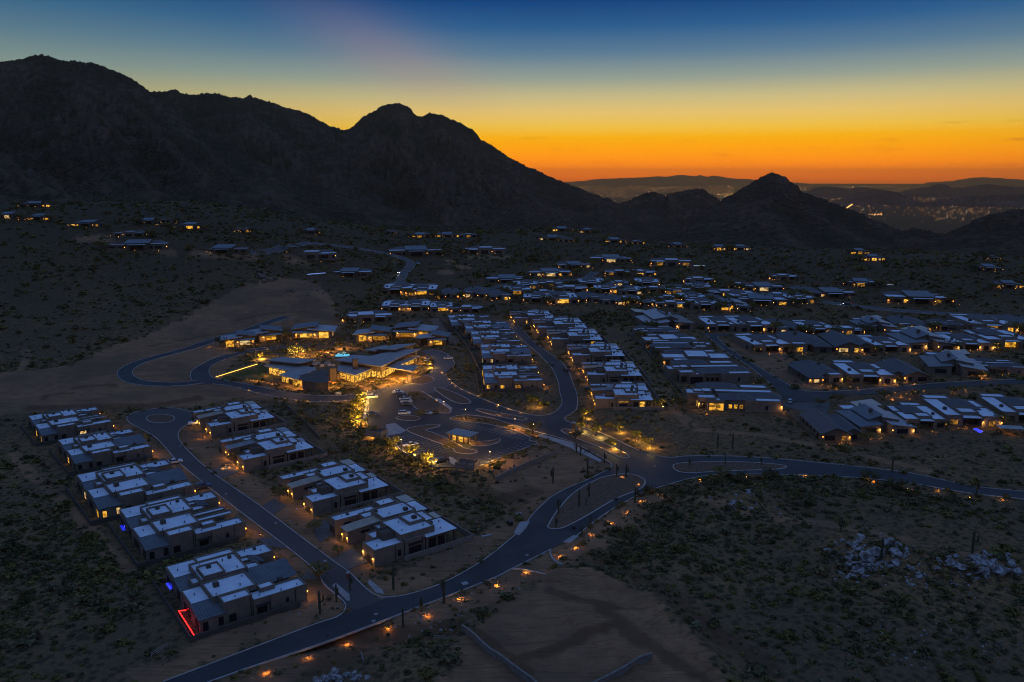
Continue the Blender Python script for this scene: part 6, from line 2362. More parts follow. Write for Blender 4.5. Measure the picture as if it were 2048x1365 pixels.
rocks(34, 1470, 995, 52, 34, 0.35, 1.4, 'pale quartz rock on the low rise beside the far road', 'pale rocks on the low rise', RK, 1)
rocks(64, 1742, 1104, 92, 36, 0.4, 2.1, 'white quartz rock on the crest of the knoll', 'white rocks on the knoll crest', RK, 2)
rocks(30, 1730, 1140, 60, 20, 0.4, 1.9, 'white quartz rock on the lower face of the knoll', 'white rocks on the knoll face', RK, 3)
rocks(64, 1955, 1133, 90, 26, 0.4, 2.3, 'white rock in the jagged eastern outcrop', 'white rocks in the eastern outcrop', RK, 4)
rocks(20, 1830, 1145, 60, 30, 0.3, 1.0, 'pale stone on the saddle between the outcrops', 'pale stones on the saddle', RK, 5)
rocks(24, 680, 1360, 60, 12, 0.5, 1.6, 'grey rock in the heap below the lower road', 'grey rocks in the heap below the lower road', RK, 6)
rocks(10, 535, 556, 26, 12, 2.0, 7.5, 'brown granite boulder topping the western hill', 'granite boulders on the western hill', RKB, 7)
rocks(8, 610, 585, 40, 8, 1.0, 3.0, 'granite boulder down the shoulder of the western hill', 'granite boulders on the hill shoulder', RKB, 8)
# loose stones nobody would count
V, F_ = [], []
b = 0
tet = np.array([(1, 0, -.3), (-.6, .9, -.3), (-.6, -.8, -.3), (.1, 0, .8), (-.4, .3, .6)])
tf = np.array([(0, 1, 3), (1, 4, 3), (1, 2, 4), (2, 0, 3), (2, 3, 4), (0, 2, 1)])
st_n = 0
for cxy, n, spread in [((1745, 1130), 160, (120, 60)), ((1950, 1150), 110, (100, 50)), ((1470, 1000), 90, (80, 45)), ((1000, 1120), 160, (160, 60)), ((850, 1230), 140, (200, 40)), ((1180, 1000), 90, (90, 45)), ((600, 1220), 110, (140, 40)), ((1850, 1290), 150, (200, 60)), ((1100, 930), 120, (80, 40)), ((560, 1000), 90, (140, 110))]:
    for _ in range(n):
        q = at(cxy[0] + nrs.normal(0, spread[0] * .5), min(1420, cxy[1] + nrs.normal(0, spread[1] * .5)))
        if any(pip(np.array([q.x]), np.array([q.y]), pl)[0] for pl in list(ROADS.values())):
            continue
        s = 0.14 + 0.4 * nrs.rand() ** 3
        V.append(tet * s * np.array([1 + nrs.rand(), 1, 1]) + np.array(q))
        F_.append(tf + b)
        b += 5
tag(new('loose_stones', np_mesh('loose_stones', np.concatenate(V), np.concatenate(F_), ROCK)), 'loose pale stones lying over the desert ground', kind='stuff')

# ------------------------------------------------------------------ low path lights
mb = MB()
mb.tube([(0, 0, -0.2), (0, 0, 0.62)], [0.05, 0.05], 6)
PL_POST = mb.mesh('post', BLACK)
mb = MB()
mb.tube([(0, 0, 0.60), (0, 0, 0.66), (0, 0, 0.74)], [0.24, 0.2, 0.03], 10)
PL_HEAD = mb.mesh('lamp_head', BLACK)
mb = MB()
mb.tube([(0, 0, 0.5), (0, 0, 0.598)], [0.10, 0.12], 8)
PL_BULB = mb.mesh('bulb', LAMP)


def path_light(px, lab, grp, watts=9, name='path_light', real=True, big=1.0, loc=None):
    p = at(*px) if loc is None else loc
    z = hz(p.x, p.y)
    root = new(name, None, loc=(p.x, p.y, max(z, 0.0 if z > -0.3 else z)), rot=rng.uniform(0, 6), sc=big)
    tag(root, lab, 'path light' if name == 'path_light' else 'garden light', grp)
    new('post', PL_POST, root)
    h_ = new('lamp_head', PL_HEAD, root)
    new('bulb', PL_BULB, h_)
    if real:
        put_light(root, (0, 0.0, 0.46), 'POINT', watts * 12, size=0.1, col=(1.0, 0.45, 0.08))
    return root


ROWS = [
    ('along the south verge of the lower road', 'path lights on the south verge of the lower road', 13, [(533, 1347), (617, 1317), (694, 1290), (776, 1259), (855, 1233), (919, 1199), (994, 1172), (1051, 1146), (1120, 1113), (1151, 1096), (1185, 1070), (1220, 1047), (1253, 1026), (1283, 1004), (1325, 990)]),
    ('on the wide end of the long island', 'path lights on the long island', 11, [(1244, 956), (1277, 971)]),
    ('along the lower verge of the far road', 'path lights along the far road', 11, [(1400, 962), (1492, 954), (1610, 953), (1746, 964), (1815, 980), (1877, 983), (1939, 997), (2003, 1000)]),
    ('along the service road below the clubhouse', 'path lights along the service road', 10, [(480, 778), (498, 782), (516, 787), (534, 791), (553, 795), (571, 799), (592, 802), (615, 804), (641, 804), (667, 804), (692, 801), (714, 797)]),
    ('along the entry road east of the clubhouse', 'path lights along the entry road', 10, [(884, 746), (893, 752), (899, 760), (904, 767), (909, 774), (922, 780), (939, 787), (955, 794), (974, 803), (995, 811), (1017, 819), (1041, 827)]),
    ('along the walk beside the parked cars', 'path lights along the parking walk', 9, [(846, 786), (860, 794), (873, 802), (886, 811)]),
    ('on the garden path between lawn and casitas', 'path lights on the casita path', 8, [(420, 695), (436, 699), (450, 704), (461, 708), (480, 713), (496, 710), (512, 706), (535, 699), (556, 695), (566, 671), (576, 677), (588, 684), (594, 688), (616, 692), (650, 687), (671, 687), (689, 686), (716, 688), (733, 690), (770, 684)]),
    ('along the upper kerb of the entry median', 'path lights on the entry road kerb', 9, [(1178, 854), (1200, 860), (1256, 878), (1246, 906), (1204, 897)]),
]
for where, grp, wt_, pts in ROWS:
    for i, q in enumerate(sorted(pts)):
        path_light(q, f'{ORD[i + 1]} low path light from the west {where}', grp, wt_ * 1.5)

# garden lamps in the front yards
GL = [0]
for hi, (x, y, w, a, dist, lit) in enumerate(HOUSE_POS):
    root = [o for o in COL.objects if o.name.startswith('house')]
    break
H_ROOTS = [o for o in COL.objects if o.name.split('.')[0] == 'house']
for o, (x, y, w, a, dist, lit) in zip(H_ROOTS, HOUSE_POS):
    if dist > 1500:
        continue
    n = 2 if dist < 1000 else 1
    full = o['label']
    short = full.split(', ', 1)[1]
    for i in range(n):
        u = rng.uniform(-0.55, 0.55) * w
        v = -rng.uniform(2.5, 7.0)
        px_, py_ = x + u * math.cos(a) - v * math.sin(a), y + u * math.sin(a) + v * math.cos(a)
        if any(pip(np.array([px_]), np.array([py_]), pl)[0] for pl in ROADS.values()):
            continue
        if GL[0] >= 235:
            continue
        GL[0] += 1
        q = Vector((px_, py_, 0))
        kind = 'house ' + short
        path_light((0, 0), f"{['first', 'second'][i]} garden light before {kind}".replace('alone ', ''), 'garden lights in front yards', 14 if dist < 700 else 20, 'garden_light', dist < 1000, 1.3 if dist < 600 else 1.9, loc=q)
for i, q in enumerate([(452, 932), (459, 936), (466, 930), (473, 938), (480, 934), (446, 938), (396, 880), (408, 876)]):
    path_light(q, f'{ORD[i + 1]} amber lamp in the front garden of the third eastern villa' if i < 6 else f'{ORD[i - 5]} amber lamp before the uppermost eastern villa', 'garden lights in front yards', 16, 'garden_light')
for i, q in enumerate([(1148, 738), (1153, 742), (1158, 739), (1164, 744), (1156, 747), (1166, 738), (1172, 762), (1170, 752)]):
    path_light(q, f'{ORD[i + 1]} amber lamp in the terrace garden beside the curved street', 'garden lights by the curved street', 16, 'garden_light')
for i, q in enumerate([(1775, 792), (1790, 788), (1802, 795), (1812, 790), (1830, 786), (1848, 784), (1785, 800), (1820, 801), (1838, 792), (1905, 786), (1930, 783), (1960, 792), (1990, 788), (1640, 775), (1656, 776), (1672, 779), (1700, 776), (1715, 778)]):
    path_light(q, f'{ORD[i + 1]} amber lamp in the yards beside the eastern street', 'garden lights by the eastern street', 24, 'garden_light', True, 1.4)
# two glaring lamps
for px, lab, wv in (((521, 1075), 'glaring amber lamp beside the second western villa drive', 120), ((1825, 784), 'glaring amber lamp in the yard by the eastern street', 260)):
    o = path_light(px, lab, None, wv, 'garden_light', True, 2.0)

# ------------------------------------------------------------------ lamp posts
mb = MB()
mb.tube([(0, 0, -0.3), (0, 0, 4.4)], [0.08, 0.06], 8)
mb.box(-0.22, 0.22, -0.22, 0.22, -0.3, 0.35)
LP_POLE = mb.mesh('pole', BLACK)
mb = MB()
mb.box(-0.28, 0.28, -0.28, 0.28, 4.72, 4.82)
for sx in (-.24, .24):
    for sy in (-.24, .24):
        mb.box(sx - .025, sx + .025, sy - .025, sy + .025, 4.4, 4.72)
LP_HEAD = mb.mesh('lamp_head', BLACK)
mb = MB()
mb.box(-0.14, 0.14, -0.14, 0.14, 4.42, 4.68)
LP_BULB = mb.mesh('bulb', emit('post_lamp', (1.0, 0.62, 0.25), 7.0))
POSTS = [((728, 822), 'lamp post on the west edge of the parking lot', 700), ((803, 901), 'lamp post beside the white pickup', 700), ((862, 931), 'lamp post by the lit tree at the lowest lot corner', 600), ((980, 926), 'lamp post on the south-east edge of the lot', 800), ((931, 838), 'lamp post at the tip of the lit planting strip', 600),
         ((1067, 869), 'lamp post where the planting strip meets the entry road', 500), ((1030, 858), 'lamp post in the middle of the lit planting strip', 600), ((997, 829), 'tall dark post on the upper median', 60), ((1208, 924), 'unlit dark post at the corner of the entry walk', 0), ((735, 800), 'lamp post at the top corner of the parking lot', 400), ((888, 822), 'dark post at the end of the parking walk', 120)]
for px, lab, w in POSTS:
    p = at(*px, 0.0)
    root = new('lamp_post', None, loc=(p.x, p.y, 0.1))
    tag(root, lab, 'lamp post', 'lamp posts around the parking lot')
    new('pole', LP_POLE, root)
    h_ = new('lamp_head', LP_HEAD, root)
    if w:
        new('bulb', LP_BULB, h_)
        if px[0] < 990:
            put_light(root, (0, 0, 4.2), 'POINT', w * (7 if px[0] < 870 and w > 300 else 5.5 if px[0] > 960 else 2.2), col=(1.0, 0.56, 0.13), size=0.2)
        else:
            put_light(root, (0, 0, 4.35), 'SPOT', w * 11, col=(1.0, 0.52, 0.16), size=0.2, spot=150)

# entry pillar
p = at(1147, 866, 0.0)
root = new('entry_pillar', None, loc=tuple(p))
tag(root, 'tall lit stone pillar at the head of the entry median', 'pillar')
mb = MB()
mb.box(-0.7, 0.7, -0.7, 0.7, -0.2, 4.6)
mb.build('shaft', STONE, root)
mb = MB()
mb.box(-0.9, 0.9, -0.9, 0.9, 4.603, 4.85)
mb.build('cap', CONC, root)
for q in ((0.0, -1.4, 0.5), (1.4, 0, 0.5), (-1.4, 0, 0.5)):
    put_light(root, q, 'POINT', 70, col=(1.0, 0.52, 0.12), size=0.12)


# ------------------------------------------------------------------ cars
PAINT = {}


def paint(nm, col):
    if nm not in PAINT:
        m, nt, b = nodes('car_paint_' + nm)
        b.inputs['Base Color'].default_value = (*col, 1)
        b.inputs['Roughness'].default_value = 0.25
        b.inputs['Coat Weight'].default_value = 0.6
        b.inputs['Metallic'].default_value = 0.2
        PAINT[nm] = m
    return PAINT[nm]


paint('white', (0.75, 0.75, 0.74)), paint('silver', (0.42, 0.43, 0.45)), paint('black', (0.02, 0.02, 0.022)), paint('blue', (0.03, 0.05, 0.11)), paint('grey', (0.12, 0.125, 0.13))
TYRE = mat('tyre_rubber', (0.02, 0.02, 0.02), None, 0.9, 3, 0.2)
RIM = mat('alloy_rim', (0.45, 0.45, 0.46), None, 0.35, 3, 0.5)
HEADL = mat('headlamp_glass', (0.6, 0.6, 0.62), None, 0.1, 3, 0.6)
TAILG = mat('tail_lamp_glass', (0.25, 0.01, 0.01), None, 0.2, 3, 0.6)
PROF = {  # side outlines: body, cabin (x forward, z up)
    'suv': ([(-2.35, .35), (2.3, .35), (2.4, .62), (2.3, .98), (1.25, 1.08), (-2.3, 1.1), (-2.42, .7)], [(-2.2, 1.08), (1.2, 1.06), (.45, 1.66), (-1.9, 1.7)]),
    'sedan': ([(-2.3, .3), (2.3, .3), (2.4, .55), (2.25, .8), (1.0, .93), (-1.6, .95), (-2.35, .9), (-2.42, .6)], [(-1.75, .93), (1.05, .91), (.25, 1.38), (-1.0, 1.42)]),
    'pickup': ([(-2.85, .45), (2.7, .45), (2.8, .75), (2.68, 1.1), (1.5, 1.18), (-2.85, 1.18)], [(-.75, 1.17), (1.5, 1.16), (.75, 1.82), (-.55, 1.84)]),
    'cart': ([(-1.2, .3), (1.2, .3), (1.25, .6), (.9, .85), (-1.2, .8)], [(-.9, .8), (.7, .8), (.5, 1.7), (-.9, 1.75)])}
CAR_ME = {}


def car_meshes(kind, col):
    k = (kind, col)
    if k in CAR_ME:
        return CAR_ME[k]
    body, cab = PROF[kind]
    hw = 0.93 if kind != 'cart' else 0.6

    def loft(prof, w_at, m, extra=None):
        mb = MB()
        n = len(prof)
        for side in (1, -1):
            pts = [(x, side * w_at(z), z) for x, z in prof]
            mb.face(pts if side < 0 else pts[::-1])
        for i in range(n):
            (x0, z0), (x1, z1) = prof[i], prof[(i + 1) % n]
            mb.face([(x0, -w_at(z0), z0), (x0, w_at(z0), z0), (x1, w_at(z1), z1), (x1, -w_at(z1), z1)])
        return mb
    zc, zt = cab[0][1], max(z for x, z in cab)
    b = loft(body, lambda z: hw - 0.10 * max(0, (z - .75)) - 0.12 * max(0, .5 - z), None)
    if kind == 'pickup':
        b.box(-2.7, -.85, -.75, .75, 1.181, 1.19)
    bm_ = b.mesh('body', paint(col, (0, 0, 0)))
    cm_ = loft(cab, lambda z: hw - .08 - .24 * (z - zc) / (zt - zc), None).mesh('window', GLASS)
    rf = MB()
    xs = [x for x, z in cab if z > zt - .15]
    rf.box(min(xs) + .02, max(xs) - .02, -(hw - .34), hw - .34, zt - .02, zt + .035)
    rm_ = rf.mesh('roof', paint(col, (0, 0, 0)))
    wb = MB()
    wr = .36 if kind != 'cart' else .25
    wb.tube([(0, -.11, 0), (0, .11, 0)], [wr, wr], 14)
    wb.face([(wr * math.cos(t * PI / 7), -.11, wr * math.sin(t * PI / 7)) for t in range(14)])
    wm_ = wb.mesh('tyre', TYRE)
    rb = MB()
    rb.tube([(0, -.125, 0), (0, .125, 0)], [wr * .6, wr * .6], 10)
    rb.face([(wr * .6 * math.cos(t * PI / 5), -.125, wr * .6 * math.sin(t * PI / 5)) for t in range(10)])
    rim = rb.mesh('rim', RIM)
    hb = MB()
    hb.box(-.05, .05, -.2, .2, -.08, .08)
    CAR_ME[k] = (bm_, cm_, rm_, wm_, rim, hb.mesh('headlight', HEADL), hb.mesh('taillight', TAILG))
    return CAR_ME[k]


def car(px, ang, kind, col, lab, on=False, group=None, s=1.0, cat=None):
    p = at(*px)
    root = new({'suv': 'parked_car', 'sedan': 'parked_car', 'pickup': 'pickup_truck', 'cart': 'golf_cart'}[kind], None, loc=(p.x, p.y, p.z + (0.11 if p.length < 700 else 0.35)), rot=R(ang), sc=s)
    tag(root, lab, cat or {'suv': 'car', 'sedan': 'car', 'pickup': 'pickup truck', 'cart': 'golf cart'}[kind], group)
    bm_, cm_, rm_, wm_, rim, hl, tl = car_meshes(kind, col)
    new('body', bm_, root)
    new('window', cm_, root)
    new('roof', rm_, root)
    wx_ = {'suv': 1.45, 'sedan': 1.42, 'pickup': 1.85, 'cart': .8}[kind]
    wr = .36 if kind != 'cart' else .25
    hw = .86 if kind != 'cart' else .5
    for sx in (-wx_, wx_):
        for sy in (-hw, hw):
            w = new('wheel', wm_, root, loc=(sx, sy, wr))
            new('rim', rim, w)
    f = {'suv': (2.36, .8), 'sedan': (2.34, .66), 'pickup': (2.74, .92), 'cart': (1.2, .6)}[kind]
    r_ = {'suv': -2.38, 'sedan': -2.38, 'pickup': -2.84, 'cart': -1.2}[kind]
    for sy in (-.62, .62):
        sy = sy if kind != 'cart' else sy * .6
        h1 = new('headlight', hl, root, loc=(f[0], sy, f[1]))
        t1 = new('taillight', tl, root, loc=(r_, sy, f[1] + .08))
        if on:
            set_mat(h1, LAMP_W)
            set_mat(t1, TAIL)
    if on:
        o = put_light(root, (2.6, 0, .8), 'SPOT', 700, rot=(R(80), 0, -PI / 2), col=(1.0, .86, .65), spot=70)
    return root


GP = 'cars in the parking lot'
_car = car


def car(*a_):
    a_ = list(a_)
    if len(a_) > 6 and a_[6] == GP or len(a_) == 5:
        while len(a_) < 7:
            a_.append(False if len(a_) == 5 else None)
        a_ = a_[:7] + [1.22]
    return _car(*a_)


car((745, 797), 5, 'suv', 'white', 'white car by itself at the top west side of the parking lot', False, GP)
car((745, 831), 5, 'sedan', 'blue', 'dark blue car by itself on the west side of the parking lot', False, GP)
car((796, 787), 2, 'sedan', 'white', 'white car uppermost in the parked row', False, GP)
car((801, 793), 2, 'suv', 'blue', 'dark car second from the top of the parked row', False, GP)
car((810, 801), 2, 'sedan', 'silver', 'silver car third from the top of the parked row', False, GP)
car((813, 806), 2, 'suv', 'white', 'white car fourth from the top of the parked row', False, GP)
car((814, 811), 2, 'sedan', 'grey', 'grey car lowest in the parked row', False, GP)
car((809, 830), 4, 'suv', 'white', 'white car behind the small parking island', False, GP)
car((853, 829), -20, 'sedan', 'silver', 'silver car alone beside the walk', False, GP)
car((821, 895), 38, 'pickup', 'white', 'white pickup truck in the lower bays of the lot', False, GP)
car((884, 926), 36, 'suv', 'black', 'long black car in the lowest bay by the lit tree', False, GP, 1.1)
car((897, 719), 8, 'sedan', 'white', 'white car in the side bay behind the clubhouse canopy')
car((393, 850), 18, 'pickup', 'white', 'white pickup truck beside the uppermost eastern villa')
car((405, 977), 30, 'suv', 'blue', 'dark car on the drive above the fourth western villa')
car((350, 927), 30, 'sedan', 'white', 'white car between the two upper western villas')
car((1102, 731), 112, 'suv', 'grey', 'grey car parked on the west kerb of the curved street', False, None, 1.1)
car((1132, 743), 115, 'suv', 'black', 'black car parked on the east kerb of the curved street', False, None, 1.1)
car((1178, 783), 5, 'suv', 'black', 'black covered car on the drive of the lowest curved-street villa', False, None, 1.2)
car((1580, 806), 70, 'suv', 'white', 'white car on the wide driveway by the eastern street', False, None, 1.1)
car((1694, 611), 165, 'suv', 'black', 'dark car with glowing red tail lights on the valley road', True, None, 1.3)
car((799, 548), -100, 'suv', 'white', 'car with headlights on descending the hill road', True, None, 1.3)
car((836, 529), -60, 'suv', 'white', 'white car parked at the bend of the hill road', False, None, 1.3)
for i, q in enumerate([(852, 723), (857, 727), (860, 731), (856, 719)]):
    car(q, 15, 'cart', 'white', f'{ORD[i + 1]} white golf cart from the clubhouse in the cart row', False, 'golf carts by the clubhouse', 1.0)


# ------------------------------------------------------------------ walls, pool, lawn, small fittings
def wall_run(name, px, h0, t, m, lab, cat, zb=None, group=None, coping=True):
    pts = smooth_line([tuple(at(*q).xy) for q in px], 3.0) if len(px) > 2 else [tuple(at(*q).xy) for q in px]
    root = new(name, None, loc=(pts[0][0], pts[0][1], hz(*pts[0])))
    tag(root, lab, cat, group)
    O = Vector(root.location)

    def run(w, z0, z1):
        mb = MB()
        for a, b in zip(pts, pts[1:]):
            d = Vector((b[0] - a[0], b[1] - a[1], 0)).normalized()
            nx, ny = -d.y * w / 2, d.x * w / 2
            za, zb_ = hz(*a) - O.z, hz(*b) - O.z
            c = [(a[0] + nx, a[1] + ny, za), (a[0] - nx, a[1] - ny, za), (b[0] - nx, b[1] - ny, zb_), (b[0] + nx, b[1] + ny, zb_)]
            c = [(x - O.x, y - O.y, z) for x, y, z in c]
            mb.hexa([(x, y, z + z0) for x, y, z in c], [(x, y, z + z1) for x, y, z in c])
        return mb
    run(t, -1.2, h0).build('wall', m, root)
    if coping:
        run(t + 0.16, h0 + 0.002, h0 + 0.1).build('coping', m, root)
    return root


wall_run('retaining_wall', [(992, 963), (1030, 944), (1080, 922), (1115, 909)], 1.7, 0.4, BLOCK, 'long low retaining wall under the lit sandy slope', 'retaining wall')
wall_run('retaining_wall', [(924, 1262), (960, 1292), (1000, 1322), (1062, 1368), (1090, 1395)], 1.6, 0.4, BLOCK, 'grey retaining wall along the west side of the graded pad', 'retaining wall')
wall_run('retaining_wall', [(1304, 1317), (1250, 1344), (1200, 1370), (1150, 1395)], 1.4, 0.4, BLOCK, 'grey retaining wall across the lower end of the graded pad', 'retaining wall')
wall_run('kerb_wall', [(1023, 1140), (1038, 1139), (1055, 1142), (1075, 1146), (1093, 1151)], 0.35, 0.4, KERB, 'pale curved kerb wall beside the road, lower one', 'kerb wall', coping=False)
wall_run('kerb_wall', [(1101, 1101), (1100, 1108), (1104, 1118), (1112, 1126), (1125, 1132)], 0.5, 0.5, KERB, 'pale curved kerb wall at the upper path lights', 'kerb wall', coping=False)
wall_run('site_wall', [(571, 812), (590, 830), (612, 850), (640, 880)], 1.5, 0.3, STUCCO_D, 'garden wall behind the upper eastern villas', 'garden wall')
wall_run('site_wall', [(900, 655), (930, 690), (955, 735), (968, 778)], 1.6, 0.3, STUCCO_D, 'garden wall behind the western row of the curved street', 'garden wall')
wall_run('site_wall', [(1170, 655), (1215, 690), (1265, 740), (1318, 800)], 1.6, 0.3, STUCCO_D, 'garden wall behind the eastern row of the curved street', 'garden wall')
wall_run('site_wall', [(1255, 668), (1290, 700), (1330, 750), (1385, 812)], 1.6, 0.3, STUCCO_D, 'garden wall west of the broad eastern houses', 'garden wall')
wall_run('site_wall', [(1570, 828), (1600, 850), (1632, 876)], 1.6, 0.3, STUCCO_D, 'garden wall beside the dark gabled house', 'garden wall')
lw = wall_run('lawn_wall', [(430, 755), (514, 729)], 0.9, 0.4, STUCCO, 'low lawn wall glowing along its whole foot', 'garden wall')
a, b = at(432, 757, 0.0), at(515, 731, 0.0)
mb = MB()
O = Vector(lw.location)
d = (b - a).normalized()
n_ = Vector((-d.y, d.x, 0)) * 0.08
for z0 in (0.72,):
    mb.hexa([tuple(a - O + n_ + Vector((0, 0, z0))), tuple(a - O - n_ + Vector((0, 0, z0))), tuple(b - O - n_ + Vector((0, 0, z0))), tuple(b - O + n_ + Vector((0, 0, z0)))],
            [tuple(a - O + n_ + Vector((0, 0, z0 + .12))), tuple(a - O - n_ + Vector((0, 0, z0 + .12))), tuple(b - O - n_ + Vector((0, 0, z0 + .12))), tuple(b - O + n_ + Vector((0, 0, z0 + .12)))])
mb.build('light_strip', emit('strip_lamp', (1.0, 0.5, 0.08), 6.0), lw)
mb = MB()
mb.prism(LAWN_P, -0.2, 0.06)
tag(mb.build('lawn', LAWN), kind='structure')


def pool(px, lab, mt, z=0.16, group=None, light=None):
    pl = [at(x, y) for x, y in px]
    c = sum(pl, Vector()) / len(pl)
    g = hz(c.x, c.y)
    root = new('pool', None, loc=(c.x, c.y, g))
    tag(root, lab, 'pool', group)
    q = [(p.x - c.x, p.y - c.y) for p in pl]
    mb = MB()
    mb.prism([(x * 1.12, y * 1.12) for x, y in q], -0.3, z - 0.03)
    mb.build('coping', CONC, root)
    mb = MB()
    mb.prism(q, -0.1, z)
    mb.build('water', mt, root)
    if light:
        put_light(root, (0, 0, 0.8), 'POINT', light[0], col=light[1], size=0.5)


pool(zoomed([(838, 252), (925, 192), (1050, 194), (1012, 246)]), 'turquoise lit swimming pool behind the clubhouse', POOLW, light=(250, (0.3, 0.8, 1.0)))
pool([(332, 1172), (345, 1168), (352, 1180), (340, 1184)], 'blue-lit spa behind the lowest western villa', BLUEP, 0.7, None, (120, (0.1, 0.15, 1.0)))
pool([(240, 1056), (250, 1053), (256, 1063), (246, 1066)], 'dim blue spa behind the second western villa', emit('dim_blue_water', (0.01, 0.02, 1.0), 0.7), 0.7, None, (30, (0.1, 0.1, 1.0)))
pool([(1946, 859), (1953, 857), (1966, 864), (1960, 867)], 'deep blue lit pool in the eastern back yard', BLUEP, 0.15, None, (60, (0.1, 0.1, 1.0)))
pool([(614, 548), (650, 547), (651, 549.4), (614, 551)], 'white and blue lit pool on the western rise', emit('pale_blue_water', (0.25, 0.4, 1.0), 0.8), 0.6)
pool([(1386, 532), (1408, 531.4), (1410, 533), (1388, 533.6)], 'pale lit pool beyond the middle houses', emit('pale_water', (0.5, 0.65, 0.8), 0.6), 0.6)
pool([(1774, 570), (1786, 569.5), (1787, 571), (1775, 571.5)], 'pale lit pool at the far eastern estate', MATS['pale_water'], 0.6)
pool([(276, 903 + 0), (280, 901), (286, 907), (281, 909)], 'tiny blue spa behind the fourth western villa', MATS['dim_blue_water'], 0.6)

# red light strip on the wall behind the lowest western villa
pts = [at(398, 1219, 0.9), at(357, 1222, 0.9), at(372, 1245, 0.9), at(390, 1274, 0.9)]
root = new('light_strip', None, loc=(pts[1].x, pts[1].y, 0))
tag(root, 'glowing red light strip along the wall behind the lowest western villa', 'light strip')
O = Vector((pts[1].x, pts[1].y, 0))
mb = MB()
mb.tube([tuple(p - O) for p in pts], [0.13] * 4, 6)
mb.build('tube', REDLED, root)
mb = MB()
for p, q in zip(pts, pts[1:]):
    d = (q - p).normalized()
    n_ = Vector((-d.y, d.x, 0)) * 0.12
    lo = [p - O + n_, p - O - n_, q - O - n_, q - O + n_]
    mb.hexa([(v.x, v.y, -0.4) for v in lo], [(v.x, v.y, 0.75) for v in lo])
mb.build('low_wall', BLOCK, root)

# shade canopy in the eastern back yard
p = at(2020, 868, 0.0)
root = new('shade_canopy', None, loc=tuple(p), rot=R(-12))
tag(root, 'flat shade canopy over lit seating in the eastern back yard', 'canopy')
mb = MB()
mb.box(-5, 5, -2.5, 2.5, 2.9, 3.1)
mb.build('roof', METAL_G, root)
for sx in (-4.6, 4.6):
    for sy in (-2.2, 2.2):
        mb = MB()
        mb.box(sx - .12, sx + .12, sy - .12, sy + .12, -.3, 2.895)
        mb.build('post', WOOD, root)
put_light(root, (0, -1, 2.4), 'POINT', 120)

# gate piers on the brick street
for px, lab in (((634, 1153), 'brick gate pier on the west side of the brick street'), ((697, 1156), 'brick gate pier on the east side of the brick street')):
    p = at(*px, 0.0)
    root = new('gate_pier', None, loc=tuple(p), rot=R(37))
    tag(root, lab, 'gate pier', 'gate piers on the brick street')
    mb = MB()
    mb.box(-.45, .45, -.45, .45, -.2, 1.5)
    mb.build('shaft', mat('red_brick', (0.2, 0.085, 0.06), (0.14, 0.06, 0.045), 0.9, 3, 0.1), root)
    mb = MB()
    mb.box(-.55, .55, -.55, .55, 1.502, 1.68)
    mb.build('cap', CONC, root)

# white guard rails over the drainage ditch
for pts_, lab in (([(722, 1312), (727, 1326)], 'short white guard rail on the near side of the ditch'), ([(868, 1280), (898, 1281)], 'white guard rail along the far end of the ditch'), ([(303, 1315), (335, 1295)], 'white guard rail at the lower western corner')):
    a, b = at(*pts_[0]), at(*pts_[1])
    root = new('guard_rail', None, loc=tuple(a))
    tag(root, lab, 'guard rail', 'guard rails over the drainage ditch')
    n = max(3, int((b - a).length / 1.6))
    for i in range(n + 1):
        q = (b - a) * (i / n)
        mb = MB()
        mb.box(q.x - .05, q.x + .05, q.y - .05, q.y + .05, q.z - .3, q.z + 1.15)
        mb.build('post', KERB, root)
    for z in (.55, 1.1):
        mb = MB()
        mb.tube([(0, 0, z), tuple(b - a + Vector((0, 0, z)))], [.05, .05], 5)
        mb.build('rail', KERB, root)

# utility boxes and drain frames on the verges
for px, s, m, lab in (((1038, 1030), (.9, .5, .5), CONC, 'pale drain frame on the slope above the road bend'), ((1020, 1050), (.7, .9, 1.3), BLACK, 'dark utility box on the slope above the road bend'), ((973, 1073), (1.6, .4, .3), CONC, 'pale concrete slab lying on the verge behind the villa'), ((930, 1169), (.8, .8, .25), CONC, 'round pale vault lid on the inner verge'),
                      ((1148, 1058), (.4, .4, .9), BLACK, 'small dark marker post beside the outer kerb'), ((1232, 1001), (.5, .5, .8), BLACK, 'dark utility box by the junction kerb'), ((731, 791), (.9, .5, 1.0), METAL_T, 'tan utility box beside the top lot lamp'), ((677, 790), (1.4, .5, 1.3), METAL_T, 'tan sign block beside the service road')):
    p = at(*px)
    root = new('utility_box', None, loc=tuple(p), rot=R(25))
    tag(root, lab, 'utility box')
    mb = MB()
    mb.box(-s[0], s[0], -s[1], s[1], -.2, s[2])
    mb.build('body', m, root)
    mb = MB()
    mb.box(-s[0] - .05, s[0] + .05, -s[1] - .05, s[1] + .05, s[2] + .002, s[2] + .08)
    mb.build('lid', m, root)

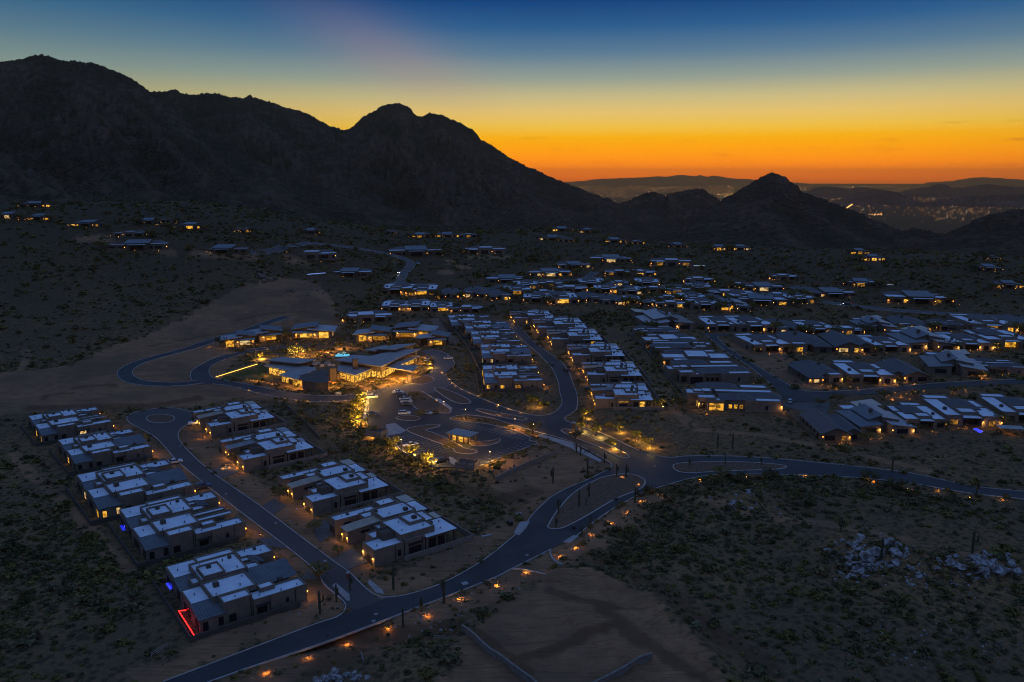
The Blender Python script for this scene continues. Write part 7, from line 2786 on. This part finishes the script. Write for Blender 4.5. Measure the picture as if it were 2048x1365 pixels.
# patio umbrellas and tables of the clubhouse
UM_P, UM_C = MB(), MB()
UM_P.tube([(0, 0, -.1), (0, 0, 2.5)], [.05, .04], 6)
um_p = UM_P.mesh('pole', BLACK)
for k in range(8):
    a0, a1 = k * PI / 4, (k + 1) * PI / 4
    UM_C.face([(1.5 * math.cos(a0), 1.5 * math.sin(a0), 2.15), (1.5 * math.cos(a1), 1.5 * math.sin(a1), 2.15), (0, 0, 2.65)])
    UM_C.face([(1.5 * math.cos(a1), 1.5 * math.sin(a1), 2.13), (1.5 * math.cos(a0), 1.5 * math.sin(a0), 2.13), (0, 0, 2.6)])
um_c = UM_C.mesh('canopy', mat('orange_canvas', (0.42, 0.16, 0.05), (0.36, 0.13, 0.04), .9, 2, .1))
tb = MB()
tb.tube([(0, 0, .70), (0, 0, .75)], [.6, .6], 10)
tb.tube([(0, 0, 0), (0, 0, .70)], [.06, .06], 6)
um_t = tb.mesh('table_top', WOOD)
for i, (x, y) in enumerate([(905, 500), (950, 480), (1000, 475), (960, 515), (1010, 510), (920, 540), (740, 560), (790, 580), (700, 590), (850, 590), (760, 530), (700, 225), (760, 240), (800, 250)]):
    qx, qy = zoomed([(x, y)])[0]
    p = at(qx, qy, 0.0)
    root = new('patio_umbrella', None, loc=tuple(p))
    tag(root, f'{ORD[i + 1]} orange patio umbrella with table on the clubhouse terrace, counting from the fireplace wall' if i < 11 else f'{ORD[i - 10]} orange patio umbrella with table from the west beside the pool', 'patio umbrella', 'patio umbrellas at the clubhouse')
    new('pole', um_p, root)
    new('canopy', um_c, root)
    new('table_top', um_t, root)
for i in range(10):
    f = i / 9
    qx, qy = 495 + f * 56, 760 + f * 10
    path_light((qx, qy), f'{ORD[i + 1]} low lantern from the west on the dining deck by the lawn', 'lanterns on the dining deck', 18, 'garden_light')


# ------------------------------------------------------------------ wording of the labels
import re
WORDS = (('south-east', 'lower right'), ('south verge', 'near verge'), ('western', 'left-hand'), ('eastern', 'right-hand'), ('from the west', 'from the left'), ('west', 'left'), ('east', 'right'))


def ordinal(n):
    return ORD[n] if n < len(ORD) else (ORD[30].replace('eth', 'y-') if False else 'thirty-' + ORD[n - 30]) if n < 40 else 'forty-' + ORD[n - 40] if n > 40 else 'fortieth'


seen = {}
for o in COL.objects:
    if o.parent is None and 'label' in o.keys():
        for key in ('label', 'group'):
            if key in o.keys():
                t = o[key]
                for q, r in WORDS:
                    t = re.sub(r'\b' + q + r'\b', r, t)
                o[key] = t
        if o.get('kind') not in ('structure', 'stuff'):
            seen.setdefault(o['label'], []).append(o)
for lab, os_ in seen.items():
    if len(os_) > 1:
        os_.sort(key=lambda o: math.atan2(o.location.x, o.location.y))
        for i, o in enumerate(os_):
            o['label'] = f'{lab}, {ordinal(i + 1)} from the left'
